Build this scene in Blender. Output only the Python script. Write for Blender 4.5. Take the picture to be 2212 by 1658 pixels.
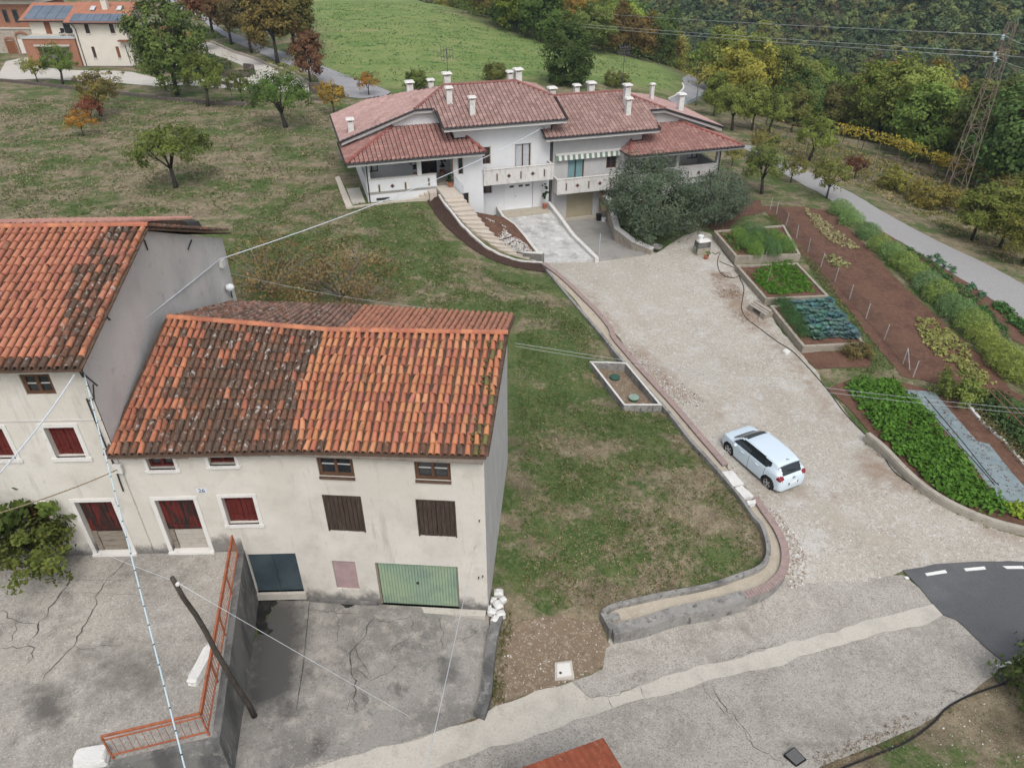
import bpy, math, random
import numpy as np
from mathutils import Vector, Matrix, noise as mnoise

for o in list(bpy.data.objects): bpy.data.objects.remove(o)
SC = bpy.context.scene
COL = SC.collection
RND = random.Random(7)
NR = np.random.RandomState(11)

# ------------------------------------------------------------------ camera
CAMH = 21.5
FPX, CX, CY = 1560.0, 1106.0, 829.0            # focal length and centre, in units of a 2212 px wide frame
PITCH = math.atan(FPX/2320.0)
cam = bpy.data.cameras.new('camera'); camo = bpy.data.objects.new('camera', cam); COL.objects.link(camo)
cam.sensor_width = 36.0; cam.lens = 36.0*FPX/2212.0
cam.clip_start = 0.2; cam.clip_end = 3000
camo.location = (0, 0, CAMH); camo.rotation_euler = (math.pi/2-PITCH, 0, 0)
SC.camera = camo

# ------------------------------------------------------------------ light: bright overcast
SUN_EL, SUN_AZ = math.radians(56), math.radians(168)   # azimuth clockwise from +Y
world = bpy.data.worlds.new('World'); SC.world = world; world.use_nodes = True
wn = world.node_tree.nodes; wl = world.node_tree.links
bg = wn['Background']
sky = wn.new('ShaderNodeTexSky'); sky.sky_type = 'NISHITA'; sky.sun_disc = False
sky.sun_elevation = SUN_EL; sky.sun_rotation = SUN_AZ
sky.air_density = 1.0; sky.dust_density = 4.0; sky.ozone_density = 1.0
hsv = wn.new('ShaderNodeHueSaturation'); hsv.inputs['Saturation'].default_value = 0.42
wl.new(sky.outputs[0], hsv.inputs['Color']); wl.new(hsv.outputs[0], bg.inputs['Color'])
bg.inputs['Strength'].default_value = 0.15
sun = bpy.data.lights.new('sun', 'SUN'); suno = bpy.data.objects.new('sun', sun); COL.objects.link(suno)
sun.energy = 1.0; sun.angle = math.radians(28); sun.color = (1.0, 0.97, 0.93)
sd = Vector((math.sin(SUN_AZ)*math.cos(SUN_EL), math.cos(SUN_AZ)*math.cos(SUN_EL), math.sin(SUN_EL)))
suno.rotation_euler = sd.to_track_quat('Z', 'Y').to_euler()
suno.location = (0, 0, 60)
SC.view_settings.view_transform = 'Standard'; SC.view_settings.look = 'None'
SC.view_settings.gamma = 1.0; SC.view_settings.use_curve_mapping = False
SC.view_settings.exposure = 0.30
SC.render.engine = 'CYCLES'
SC.cycles.use_denoising = True
SC.cycles.max_bounces = 6; SC.cycles.diffuse_bounces = 2; SC.cycles.transparent_max_bounces = 12
SC.cycles.volume_bounces = 0

# ------------------------------------------------------------------ surveying helpers
CAMP = np.array([0, 0, CAMH])
_F = np.array([0, math.cos(PITCH), -math.sin(PITCH)]); _R = np.array([1.0, 0, 0]); _U = np.array([0, math.sin(PITCH), math.cos(PITCH)])
def ray(x, y): return _F+_R*(x-CX)/FPX+_U*(CY-y)/FPX
def at(x, y, z): d = ray(x, y); return CAMP+d*(z-CAMH)/d[2]          # sight line meets height z
def atY(x, y, Y): d = ray(x, y); return CAMP+d*Y/d[1]                # sight line meets distance Y
def proj(p):
    d = np.asarray(p, float)-CAMP; k = d@_F
    return (CX+FPX*(d@_R)/k, CY-FPX*(d@_U)/k, k)
SHEETS = {'A': (0, 0, 2.572), 'B': (800, 0, 2.572), 'C': (1660, 0, 2.4026), 'D': (0, 540, 3.35), 'E': (0, 1000, 3.35),
  'F': (560, 740, 2.988), 'G': (560, 1240, 2.988), 'H': (1260, 840, 2.909), 'I': (1700, 480, 2.512), 'J': (1700, 1040, 2.512),
  'K': (1200, 1333, 2.764), 'L': (1780, 1333, 2.764), 'M': (0, 1333, 2.764), 'O': (1000, 420, 3.1586), 'P': (0, 0, 5.264),
  'Q': (1060, 440, 5.5275), 'R': (1540, 200, 5.5275), 'S': (1720, 560, 5.5275), 'T': (2120, 880, 4.819), 'U': (400, 0, 4.422)}
def pt(k, x, y):
    if k == '': return (x, y)
    ox, oy, s = SHEETS[k]; return ((ox+x/s)/1.1659, (oy+y/s)/1.1659)
def pts(k, *xy): return [pt(k, x, y) for x, y in xy]

# ------------------------------------------------------------------ ground height
def _ctl():
    L = []
    def a(x, y, z): p = at(x, y, z); L.append((p[0], p[1], z))
    for c in [(1300,1420,-.2),(1500,1360,-.22),(1700,1310,-.18),(2100,1300,-.15),(1615,1000,0),(1400,700,0),(1250,590,.05),(1900,900,0),(1620,720,0),(1500,560,.05),
      (2180,1450,0),(2000,1640,.35),(1700,1640,.5),(1330,1640,.6),(1075,1525,.7),(900,1600,1.25),(700,1645,1.65),(500,1655,1.9),(1180,1440,.35),
      (650,1286,1.0),(900,1320,1.0),(600,1500,1.45),(850,1500,1.15),(1000,1420,.95),
      (1318,812,.22),(1340,835,.22),(1352,855,.24),(1640,1190,.42),(1500,930,.42),(1400,1290,.42),(1260,690,.45),(1190,600,.42),(1100,1290,.8),(1115,1010,.9),(1150,720,1.0),(1300,1000,.6),
      (850,640,1.5),(700,560,1.9),(620,450,2.25),(800,447,2.3),(920,430,2.2),(720,350,2.5),(1050,520,1.15),(1150,552,-.25),(1195,563,-.05),(960,560,1.4),(1000,640,1.2),
      (380,405,2.6),(150,430,2.7),(0,470,2.7),(100,260,2.8),(620,275,2.7),(450,228,2.8),(200,330,2.7),(0,200,2.9),(-300,300,2.9),(-300,600,2.8),
      (150,160,2.8),(280,155,2.75),(-200,150,3),(700,185,2.4),(830,200,2.2),(560,110,2.9),(350,15,3.4),(640,215,2.6),
      (950,165,2.2),(700,80,4.2),(850,60,4.2),(1000,90,3.2),(1150,110,1.8),(1300,150,.6),(1440,160,-1.2),(1475,198,-1.7),(1400,185,-.4),(930,8,4.6),(1100,60,2.6),
      (1490,225,-2.0),(1570,285,-1.2),(1610,330,-.7),(1690,335,-.9),(1850,425,-.4),(2212,695,.1),(2212,610,0),(2000,520,-.2),
      (1600,440,.1),(1650,400,-.2),(1480,470,.1),(1560,520,.2),(1700,480,.3),(1850,620,.3),(2000,760,.25),(2150,850,.2),(1750,640,.3),(1850,780,.2),(2200,1000,.25),(2000,950,.3),(2100,1080,.3),(2190,1150,.3),(1720,760,.1),
      (1820,300,-3),(2212,440,-2.8),(2020,475,-1.4),(2100,540,-.9),(2212,560,-.8),(1950,430,-1.6),(1800,370,-1.6),(1700,290,-3)]: a(*c)
    # behind the duplex and off the frame
    L += [(-10,75,2.0),(5,78,1.2),(15,78,0),(30,95,-2),(45,110,-7),(60,95,-7),(75,80,-6),(70,60,-4),(90,60,-8),(60,140,-16),(90,120,-16),(110,90,-16),(40,150,-9),(25,160,-5),
          (100,170,-32),(60,200,-30),(20,220,-18),(140,140,-34),(170,100,-40),(140,50,-20),(10,260,-22),(-30,260,-4),(-60,200,5),(-120,200,6),(-100,120,3.5),(-120,60,3),(-60,40,2.9),(-40,20,2.8),
          (-30,5,2.8),(-10,5,2.0),(5,0,1.0),(15,-10,.8),(40,0,.4),(60,30,-.8),(50,10,.2),(-20,300,-8),(-150,300,4)]
    return np.array(L)
CTL = _ctl()
_c2 = 9.0
def _phi(r2): return np.sqrt(r2+_c2)
_A = _phi(((CTL[:, None, :2]-CTL[None, :, :2])**2).sum(-1))
_n = len(CTL)
_A2 = np.zeros((_n+1, _n+1)); _A2[:_n, :_n] = _A-0.35*np.eye(_n); _A2[_n, :_n] = 1; _A2[:_n, _n] = 1
_w = np.linalg.solve(_A2, np.append(CTL[:, 2], 0))
def Tn(xy):
    xy = np.asarray(xy, float)
    out = np.empty(len(xy))
    for i in range(0, len(xy), 4000):
        b = xy[i:i+4000]
        out[i:i+4000] = _phi(((b[:, None, :]-CTL[None, :, :2])**2).sum(-1))@_w[:_n]+_w[_n]
    w = .55*xy[:, 0]+.835*xy[:, 1]; k = np.clip((w-195)/55, 0, 1); k = k*k*(3-2*k)      # the far side of the valley
    hill = -44+.42*(w-228)+5*np.sin(xy[:, 0]*.021+1)*np.sin(xy[:, 1]*.017)
    hill = np.where(hill > 20, 20+26*(1-np.exp(-(hill-20)/26)), hill)
    return out*(1-k)+hill*k
def T(x, y): return float(Tn([(x, y)])[0])
def hit(x, y, h=0.0):
    """where the sight line meets the ground raised by h"""
    d = ray(x, y); ts = np.concatenate([np.arange(8, 120, .5), np.arange(120, 420, 1.5)])
    P = CAMP[None]+d[None]*ts[:, None]; g = P[:, 2]-Tn(P[:, :2])-h
    i = np.argmax(g < 0) if (g < 0).any() else len(ts)-1
    if i > 0 and g[i] < 0: k = g[i-1]/(g[i-1]-g[i]); t = ts[i-1]+(ts[i]-ts[i-1])*k
    else: t = ts[i]
    p = CAMP+d*t; return np.array([p[0], p[1], p[2]-h])
def hits(k, *xy): return [hit(*pt(k, x, y)) for x, y in xy]
# ------------------------------------------------------------------ scene-graph helpers
ORG = {}
def tag(o, label=None, cat=None, group=None, kind=None):
    if label: o['label'] = label
    if cat: o['category'] = cat
    if group: o['group'] = group
    if kind: o['kind'] = kind
    return o
def thing(name, loc, label, cat, group=None):
    o = bpy.data.objects.new(name, None); COL.objects.link(o); o.location = tuple(loc); o.empty_display_size = .3
    ORG[o] = Vector(loc); return tag(o, label, cat, group)
def link(name, me, parent=None, loc=None):
    o = bpy.data.objects.new(name, me); COL.objects.link(o)
    if parent is not None:
        o.parent = parent; ORG[o] = ORG[parent]
    else: ORG[o] = Vector(loc or (0, 0, 0)); o.location = ORG[o]
    return o
class MB:
    """mesh collector in world coordinates"""
    def __init__(s): s.v = []; s.f = []; s.m = []; s.cm = 0
    def add(s, vs, fs, m=None):
        b = len(s.v); s.v += [tuple(map(float, p)) for p in vs]; s.f += [tuple(b+i for i in f) for f in fs]; s.m += [s.cm if m is None else m]*len(fs); return s
    def quad(s, a, b, c, d, m=None): return s.add([a, b, c, d], [(0, 1, 2, 3)], m)
    def poly(s, ps, m=None): return s.add(ps, [tuple(range(len(ps)))], m)
    def hexa(s, p, m=None): return s.add(p, [(3,2,1,0),(4,5,6,7),(0,1,5,4),(1,2,6,5),(2,3,7,6),(3,0,4,7)], m)
    def box(s, x0, x1, y0, y1, z0, z1, m=None):
        return s.hexa([(x0,y0,z0),(x1,y0,z0),(x1,y1,z0),(x0,y1,z0),(x0,y0,z1),(x1,y0,z1),(x1,y1,z1),(x0,y1,z1)], m)
    def obox(s, o, ex, ey, ez, m=None):
        o, ex, ey, ez = map(lambda q: np.array(q, float), (o, ex, ey, ez))
        return s.hexa([o, o+ex, o+ex+ey, o+ey, o+ez, o+ex+ez, o+ex+ey+ez, o+ey+ez], m)
    def prism(s, base, top, m=None):
        n = len(base); return s.add(list(base)+list(top), [tuple(range(n))[::-1], tuple(range(n, 2*n))]+[(i, (i+1) % n, n+(i+1) % n, n+i) for i in range(n)], m)
    def tube(s, ps, r, n=6, caps=True, m=None):
        ps = [Vector(p) for p in ps]; k = len(ps); rr = r if hasattr(r, '__len__') else [r]*k
        vs = []
        up = Vector((0, 0, 1)); d0 = (ps[1]-ps[0]).normalized()
        if abs(d0.z) > .9: up = Vector((1, 0, 0))
        a = d0.cross(up).normalized()
        for i in range(k):
            d = (ps[min(i+1, k-1)]-ps[max(i-1, 0)]); d = d.normalized() if d.length > 1e-9 else d0
            a = (a-d*a.dot(d)); a = a.normalized() if a.length > 1e-6 else d.orthogonal().normalized(); b = d.cross(a)
            for j in range(n):
                t = 2*math.pi*j/n; vs.append(ps[i]+(a*math.cos(t)+b*math.sin(t))*rr[i])
        fs = [(i*n+j, i*n+(j+1) % n, (i+1)*n+(j+1) % n, (i+1)*n+j) for i in range(k-1) for j in range(n)]
        if caps: fs += [tuple(range(n))[::-1], tuple((k-1)*n+j for j in range(n))]
        return s.add(vs, fs, m)
    def lathe(s, c, prof, n=16, m=None, axis=None):
        c = Vector(c); ax = Vector(axis or (0, 0, 1)).normalized(); a = ax.orthogonal().normalized(); b = ax.cross(a)
        vs = [c+ax*z+(a*math.cos(2*math.pi*j/n)+b*math.sin(2*math.pi*j/n))*r for r, z in prof for j in range(n)]
        k = len(prof); fs = [(i*n+j, i*n+(j+1) % n, (i+1)*n+(j+1) % n, (i+1)*n+j) for i in range(k-1) for j in range(n)]
        fs += [tuple(range(n))[::-1], tuple((k-1)*n+j for j in range(n))]
        return s.add(vs, fs, m)
    def wallpath(s, path, w, h0, h1, m=None):
        """upright wall of thickness w along a list of (x,y,z): foot at z+h0, top at z+h1"""
        P = [np.array(p, float) for p in path]; k = len(P); L = []
        for i in range(k):
            d = P[min(i+1, k-1)]-P[max(i-1, 0)]; d = d[:2]/np.linalg.norm(d[:2]); n = np.array([-d[1], d[0], 0])*w/2
            L.append((P[i]+n, P[i]-n))
        Z = lambda p, h: (p[0], p[1], p[2]+h)
        vs = []
        for a, b in L: vs += [Z(a, h0), Z(b, h0), Z(b, h1), Z(a, h1)]
        fs = []
        for i in range(k-1):
            for j in range(4): fs.append((4*i+j, 4*(i+1)+j, 4*(i+1)+(j+1) % 4, 4*i+(j+1) % 4))
        fs += [(0, 1, 2, 3), tuple(4*(k-1)+j for j in (3, 2, 1, 0))]
        return s.add(vs, fs, m)
    def mesh(s, name, mats, off=(0, 0, 0), smooth=False):
        me = bpy.data.meshes.new(name); ox, oy, oz = off
        me.from_pydata([(x-ox, y-oy, z-oz) for x, y, z in s.v], [], s.f); 
        for m in (mats if isinstance(mats, (list, tuple)) else [mats]): me.materials.append(m)
        if any(s.m): me.polygons.foreach_set('material_index', s.m)
        if smooth: me.polygons.foreach_set('use_smooth', [True]*len(s.f))
        me.update(); return me
    def build(s, name, mats, parent=None, smooth=False, loc=None):
        off = ORG[parent] if parent is not None else Vector(loc or (0, 0, 0))
        return link(name, s.mesh(name, mats, off, smooth), parent, off)
def copy_tree(o, parent=None, **kw):
    c = o.copy(); COL.objects.link(c); c.parent = parent
    for ch in o.children: copy_tree(ch, c)
    return c
def inpoly(poly, x, y):
    x = np.asarray(x, float); y = np.asarray(y, float); r = np.zeros(x.shape, bool); n = len(poly); j = n-1
    for i in range(n):
        xi, yi, xj, yj = poly[i][0], poly[i][1], poly[j][0], poly[j][1]
        if yi != yj: r ^= ((yi > y) != (yj > y)) & (x < (xj-xi)*(y-yi)/(yj-yi)+xi)
        j = i
    return r
def edgedist(poly, x, y):
    x = np.asarray(x, float); y = np.asarray(y, float); D = np.full(x.shape, 1e9); n = len(poly)
    for i in range(n):
        ax, ay = poly[i][0], poly[i][1]; bx, by = poly[(i+1) % n][0], poly[(i+1) % n][1]
        L2 = (bx-ax)**2+(by-ay)**2+1e-12; t = np.clip(((x-ax)*(bx-ax)+(y-ay)*(by-ay))/L2, 0, 1)
        D = np.minimum(D, np.hypot(x-ax-t*(bx-ax), y-ay-t*(by-ay)))
    return D
def smooth_path(P, k=4):
    P = [np.array(p, float) for p in P]; out = []
    for i in range(len(P)-1):
        p0, p1, p2, p3 = P[max(i-1, 0)], P[i], P[i+1], P[min(i+2, len(P)-1)]
        for j in range(k):
            t = j/k; out.append(.5*((2*p1)+(-p0+p2)*t+(2*p0-5*p1+4*p2-p3)*t*t+(-p0+3*p1-3*p2+p3)*t**3))
    out.append(P[-1]); return out
def resample(P, step):
    P = np.array(P, float); d = np.r_[0, np.cumsum(np.linalg.norm(np.diff(P, axis=0), axis=1))]
    n = max(2, int(d[-1]/step)+1); s = np.linspace(0, d[-1], n)
    return [np.array([np.interp(t, d, P[:, i]) for i in range(3)]) for t in s]
def sheet(name, poly, mat, lift=.03, step=.5, ragged=.0, parent=None, kind='structure', zf=None, uv=None):
    """a ground covering draped over the terrain: triangulated polygon with a fine interior grid"""
    poly = [(p[0], p[1]) for p in poly]
    B = []
    for i in range(len(poly)):
        a = np.array(poly[i]); b = np.array(poly[(i+1) % len(poly)]); L = np.linalg.norm(b-a); n = max(1, int(L/step))
        nr = np.array([-(b-a)[1], (b-a)[0]])/max(L, 1e-6)
        for j in range(n):
            p = a+(b-a)*j/n
            if ragged and j: p = p+nr*ragged*(mnoise.noise((p[0]*1.7, p[1]*1.7, 3.1))*1.6)
            B.append(tuple(p))
    xs = [p[0] for p in poly]; ys = [p[1] for p in poly]
    gx, gy = np.meshgrid(np.arange(min(xs), max(xs), step), np.arange(min(ys), max(ys), step)); gx = gx.ravel(); gy = gy.ravel()
    ok = inpoly(B, gx, gy); gx, gy = gx[ok], gy[ok]
    ok = edgedist(B, gx, gy) > step*.4; gx, gy = gx[ok], gy[ok]
    from mathutils.geometry import delaunay_2d_cdt
    V = [Vector(p) for p in B]+[Vector((x, y)) for x, y in zip(gx, gy)]; nb = len(B)
    r = delaunay_2d_cdt(V, [], [list(range(nb))], 1, 1e-5)
    vv = np.array([(p.x, p.y) for p in r[0]])
    z = (Tn(vv) if zf is None else np.array([zf(x, y) for x, y in vv]))+lift
    me = bpy.data.meshes.new(name); me.from_pydata([(x, y, q) for (x, y), q in zip(vv, z)], [], [tuple(f) for f in r[2]]); me.materials.append(mat)
    # all faces up
    me.update()
    o = link(name, me, parent)
    if parent is not None: me.transform(Matrix.Translation(-ORG[parent]))
    if kind: o['kind'] = kind
    return o

# ------------------------------------------------------------------ materials
MATS = {}
def ncol(c): return (c[0], c[1], c[2], 1.0)
def mat(name, base, layers=(), rough=.9, bump=None, spec=.25, metal=0., obj_color=None, attr=None, coat=0., transl=0., coords='pos'):
    """base colour with noise-masked layers: (colour, scale, lo, hi, amount[, stretch[, detail]])"""
    if name in MATS: return MATS[name]
    m = bpy.data.materials.new(name); m.use_nodes = True; MATS[name] = m
    nt = m.node_tree; N = nt.nodes; L = nt.links; b = N['Principled BSDF']
    b.inputs['Roughness'].default_value = rough; b.inputs['Metallic'].default_value = metal
    b.inputs['Specular IOR Level'].default_value = spec
    if coat: b.inputs['Coat Weight'].default_value = coat; b.inputs['Coat Roughness'].default_value = .06
    if coords == 'pos': g = N.new('ShaderNodeNewGeometry'); src = g.outputs['Position']
    else: g = N.new('ShaderNodeTexCoord'); src = g.outputs['Object']
    def vec(st):
        if st is None: return src
        mp = N.new('ShaderNodeMapping'); mp.inputs['Scale'].default_value = st; L.new(src, mp.inputs['Vector']); return mp.outputs[0]
    rgb = N.new('ShaderNodeRGB'); rgb.outputs[0].default_value = ncol(base); cur = rgb.outputs[0]
    age = None
    if obj_color:
        oi = N.new('ShaderNodeObjectInfo'); cur = oi.outputs['Color']; age = oi.outputs['Alpha']
    if attr:
        at_ = N.new('ShaderNodeAttribute'); at_.attribute_name = attr; cur = at_.outputs['Color']; age = at_.outputs['Alpha']
    for i, ly in enumerate(layers):
        c, sc, lo, hi, amt = ly[:5]; st = ly[5] if len(ly) > 5 else None; det = ly[6] if len(ly) > 6 else 4
        if sc == 'vor':
            pass
        nz = N.new('ShaderNodeTexNoise'); nz.inputs['Scale'].default_value = sc; nz.inputs['Detail'].default_value = det; nz.inputs['Roughness'].default_value = .62
        nz.noise_dimensions = '4D'; nz.inputs['W'].default_value = i*3.7+len(name)*.31
        L.new(vec(st), nz.inputs['Vector'])
        mr = N.new('ShaderNodeMapRange'); mr.inputs['From Min'].default_value = lo; mr.inputs['From Max'].default_value = hi; mr.inputs['To Max'].default_value = amt
        L.new(nz.outputs['Fac'], mr.inputs['Value']); fac = mr.outputs[0]
        if age is not None and len(ly) > 7:
            mu = N.new('ShaderNodeMath'); mu.operation = 'MULTIPLY'; L.new(fac, mu.inputs[0]); L.new(age, mu.inputs[1]); fac = mu.outputs[0]
        mx = N.new('ShaderNodeMix'); mx.data_type = 'RGBA'; L.new(fac, mx.inputs['Factor']); L.new(cur, mx.inputs['A']); mx.inputs['B'].default_value = ncol(c); cur = mx.outputs['Result']
    L.new(cur, b.inputs['Base Color'])
    if bump:
        nz = N.new('ShaderNodeTexNoise'); nz.inputs['Scale'].default_value = bump[0]; nz.inputs['Detail'].default_value = 5; L.new(vec(bump[2] if len(bump) > 2 else None), nz.inputs['Vector'])
        bp = N.new('ShaderNodeBump'); bp.inputs['Strength'].default_value = bump[1]; bp.inputs['Distance'].default_value = .05
        L.new(nz.outputs['Fac'], bp.inputs['Height']); L.new(bp.outputs[0], b.inputs['Normal'])
    if transl:
        tr = N.new('ShaderNodeBsdfTranslucent'); L.new(cur, tr.inputs['Color']); ms = N.new('ShaderNodeMixShader'); ms.inputs[0].default_value = transl
        out = N['Material Output']; L.new(b.outputs[0], ms.inputs[1]); L.new(tr.outputs[0], ms.inputs[2]); L.new(ms.outputs[0], out.inputs['Surface'])
    return m
def setcol(me, cols, name='tone'):
    """per-face colours (n,4)"""
    a = me.color_attributes.new(name, 'FLOAT_COLOR', 'CORNER'); ls = np.zeros(len(me.polygons), int); me.polygons.foreach_get('loop_total', ls)
    a.data.foreach_set('color', np.repeat(np.asarray(cols, np.float32), ls, axis=0).ravel())
# ------------------------------------------------------------------ ground sheet
GRASS_G = (.085,.125,.035); GRASS_DRY = (.27,.21,.125)
def ground_material():
    m = bpy.data.materials.new('lawn'); m.use_nodes = True; nt = m.node_tree; N = nt.nodes; L = nt.links; b = N['Principled BSDF']
    b.inputs['Roughness'].default_value = .95; b.inputs['Specular IOR Level'].default_value = .1
    g = N.new('ShaderNodeNewGeometry').outputs['Position']
    at_ = N.new('ShaderNodeAttribute'); at_.attribute_name = 'zone'; sp = N.new('ShaderNodeSeparateColor'); L.new(at_.outputs['Color'], sp.inputs[0])
    def nz(scale, w, det=5, st=None, rough=.65):
        n = N.new('ShaderNodeTexNoise'); n.noise_dimensions = '4D'; n.inputs['W'].default_value = w; n.inputs['Scale'].default_value = scale; n.inputs['Detail'].default_value = det; n.inputs['Roughness'].default_value = rough
        v = g
        if st: mp = N.new('ShaderNodeMapping'); mp.inputs['Scale'].default_value = st; L.new(g, mp.inputs['Vector']); v = mp.outputs[0]
        L.new(v, n.inputs['Vector']); return n.outputs['Fac']
    def math_(op, a, b_):
        n = N.new('ShaderNodeMath'); n.operation = op
        for i, q in enumerate((a, b_)):
            if isinstance(q, (int, float)): n.inputs[i].default_value = q
            else: L.new(q, n.inputs[i])
        return n.outputs[0]
    def rng(v, lo, hi):
        n = N.new('ShaderNodeMapRange'); n.inputs['From Min'].default_value = lo; n.inputs['From Max'].default_value = hi; L.new(v, n.inputs['Value']); return n.outputs[0]
    def mix(f, a, b_):
        n = N.new('ShaderNodeMix'); n.data_type = 'RGBA'; L.new(f, n.inputs['Factor'])
        for k, q in (('A', a), ('B', b_)):
            if isinstance(q, tuple): n.inputs[k].default_value = ncol(q)
            else: L.new(q, n.inputs[k])
        return n.outputs['Result']
    green = mix(rng(nz(1.1, 1, 7), .38, .62), (.045,.092,.024), (.11,.148,.05))
    green = mix(rng(nz(7, 2, 6), .44, .62), green, (.135,.16,.065))
    green = mix(rng(nz(15, 22, 4), .52, .66), green, (.032,.055,.018))
    dry = mix(rng(nz(2.1, 3, 6), .38, .62), (.175,.14,.09), (.315,.265,.18))
    dry = mix(rng(nz(.7, 4, 6), .5, .66), dry, (.135,.108,.075))
    dry = mix(rng(nz(16, 23, 4), .52, .66), dry, (.09,.085,.045))
    dry = mix(rng(nz(24, 24, 3), .56, .68), dry, (.40,.345,.25))
    # dryness: zone R pushes the threshold
    f = math_('MULTIPLY', math_('SUBTRACT', sp.outputs[0], .5), .75)
    for sc_, w_, det, st, k_ in ((.22, 5, 3, (1, 1.6, 1), 1.5), (.75, 6, 5, (1, 1.3, 1), 1.5), (4.5, 26, 5, None, .8), (14, 25, 4, None, .35)):
        f = math_('ADD', f, math_('MULTIPLY', math_('SUBTRACT', nz(sc_, w_, det, st, .6), .5), k_))
    f = math_('ADD', f, .5)
    c = mix(rng(f, .38, .64), green, dry)
    # zone G: lush meadow colour, zone B: bare brown soil
    mead = mix(rng(nz(.22, 7, 6, (1, 2, 1)), .35, .65), (.13,.21,.06), (.235,.275,.105))
    mead = mix(rng(nz(.55, 8, 7, (1, 1.6, 1)), .56, .64), mead, (.055,.125,.04))
    mead = mix(rng(nz(.10, 9, 6, (1, 2, 1)), .56, .70), mead, (.30,.28,.14))
    mead = mix(rng(nz(3.5, 31, 5), .54, .68), mead, (.085,.15,.045))
    c = mix(sp.outputs[1], c, mead)
    soil = mix(rng(nz(3, 10, 6), .35, .65), (.075,.042,.028), (.14,.085,.055))
    sf = math_('ADD', sp.outputs[2], math_('MULTIPLY', math_('SUBTRACT', nz(2.2, 11, 6), .5), .9))
    gate = rng(sp.outputs[2], .02, .2)
    c = mix(math_('MULTIPLY', rng(sf, .42, .58), gate), c, soil)
    L.new(c, b.inputs['Base Color'])
    bp = N.new('ShaderNodeBump'); bp.inputs['Strength'].default_value = .7; bp.inputs['Distance'].default_value = .12
    L.new(math_('ADD', nz(7, 12, 6), math_('MULTIPLY', nz(28, 13, 3), .6)), bp.inputs['Height']); L.new(bp.outputs[0], b.inputs['Normal'])
    return m
def build_ground():
    def axis(lo, hi, d0, d1, st):
        mid = list(np.arange(d0, d1, st)); a = []; x = d0; k = st
        while x > lo: k *= 1.16; x -= k; a.append(x)
        b = []; x = mid[-1]; k = st
        while x < hi: k *= 1.16; x += k; b.append(x)
        return np.array(a[::-1]+mid+b)
    xs = axis(-420, 620, -34, 46, .6); ys = axis(-60, 620, 8, 100, .6)
    X, Y = np.meshgrid(xs, ys); P = np.c_[X.ravel(), Y.ravel()]; Z = Tn(P)
    nx, ny = len(xs), len(ys)
    # pits dug for the sunken drives and the stair bed
    hin = inpoly(DRIVE_PIT, P[:, 0], P[:, 1])
    F = []
    for j in range(ny-1):
        for i in range(nx-1):
            q = (j*nx+i, j*nx+i+1, (j+1)*nx+i+1, (j+1)*nx+i)
            if not (hin[q[0]] and hin[q[1]] and hin[q[2]] and hin[q[3]]): F.append(q)
    me = bpy.data.meshes.new('ground'); me.from_pydata(np.c_[P, Z].tolist(), [], F); me.materials.append(ground_material())
    me.polygons.foreach_set('use_smooth', [True]*len(F))
    # zones
    R = np.full(len(P), .5); G = np.zeros(len(P)); B = np.zeros(len(P))
    def blob(arr, poly, val, soft):
        ins = inpoly(poly, P[:, 0], P[:, 1]); d = edgedist(poly, P[:, 0], P[:, 1]); w = np.clip(np.where(ins, .5+d/soft/2, .5-d/soft/2), 0, 1); arr[:] = arr*(1-w)+val*w
    hp = lambda *xy: [tuple(hit(x, y)[:2]) for x, y in xy]
    blob(R, hp((0,215),(700,215),(740,330),(700,420),(600,470),(300,480),(0,480)), .55, 6)
    blob(R, hp((330,290),(700,300),(640,450),(330,470)), .60, 5)
    blob(R, hp((500,480),(740,440),(900,450),(1100,580),(1250,690),(1150,720),(900,660),(560,600)), .32, 4)
    blob(R, hp((1110,700),(1250,690),(1330,860),(1250,920),(1330,1080),(1200,1080),(1120,1120),(1105,900)), .10, 3)
    blob(R, hp((1120,1000),(1330,900),(1450,930),(1640,1150),(1640,1210),(1300,1290),(1130,1300)), .52, 3)
    blob(B, hp((1085,1010),(1125,1010),(1125,1300),(1300,1330),(1310,1390),(1240,1480),(1080,1530),(1085,1320)), .55, 1.0)
    blob(B, hp((1860,1658),(2212,1480),(2300,1500),(2300,1800),(1850,1800)), .45, 2)
    blob(R, hp((1600,320),(2212,610),(2400,600),(2400,300),(1700,230)), .66, 4)
    blob(R, hp((1460,560),(1600,440),(2212,850),(2212,1180),(1860,950)), .42, 3)
    blob(R, [(20,82),(34,76),(60,60),(90,50),(130,100),(60,140),(30,110)], .6, 6)
    blob(R, hp((1640,1090),(1690,1180),(1660,1240),(1310,1330),(1310,1300),(1600,1225),(1630,1170),(1520,990),(1420,860),(1240,620),(1270,640),(1450,880)), .78, .9)
    # meadow behind
    mead = hp((690,150),(720,165),(850,195),(1000,180),(1180,170),(1460,205),(1472,180),(1440,145),(1300,110),(1100,70),(960,20))+[(-10,190),(-20,300),(-200,300),(-80,190)]+hp((600,5),(690,60))
    blob(G, mead, 1.0, 2.5)
    blob(B, hp((770,150),(830,155),(860,170),(780,168)), .55, 1.5)
    blob(B, hp((480,75),(560,105),(690,180),(660,180),(560,125),(480,95)), .5, 2)
    a = me.color_attributes.new('zone', 'FLOAT_COLOR', 'POINT')
    a.data.foreach_set('color', np.c_[R, G, B, np.ones(len(P))].astype(np.float32).ravel())
    o = link('ground', me); o['kind'] = 'structure'
    return o
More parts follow.
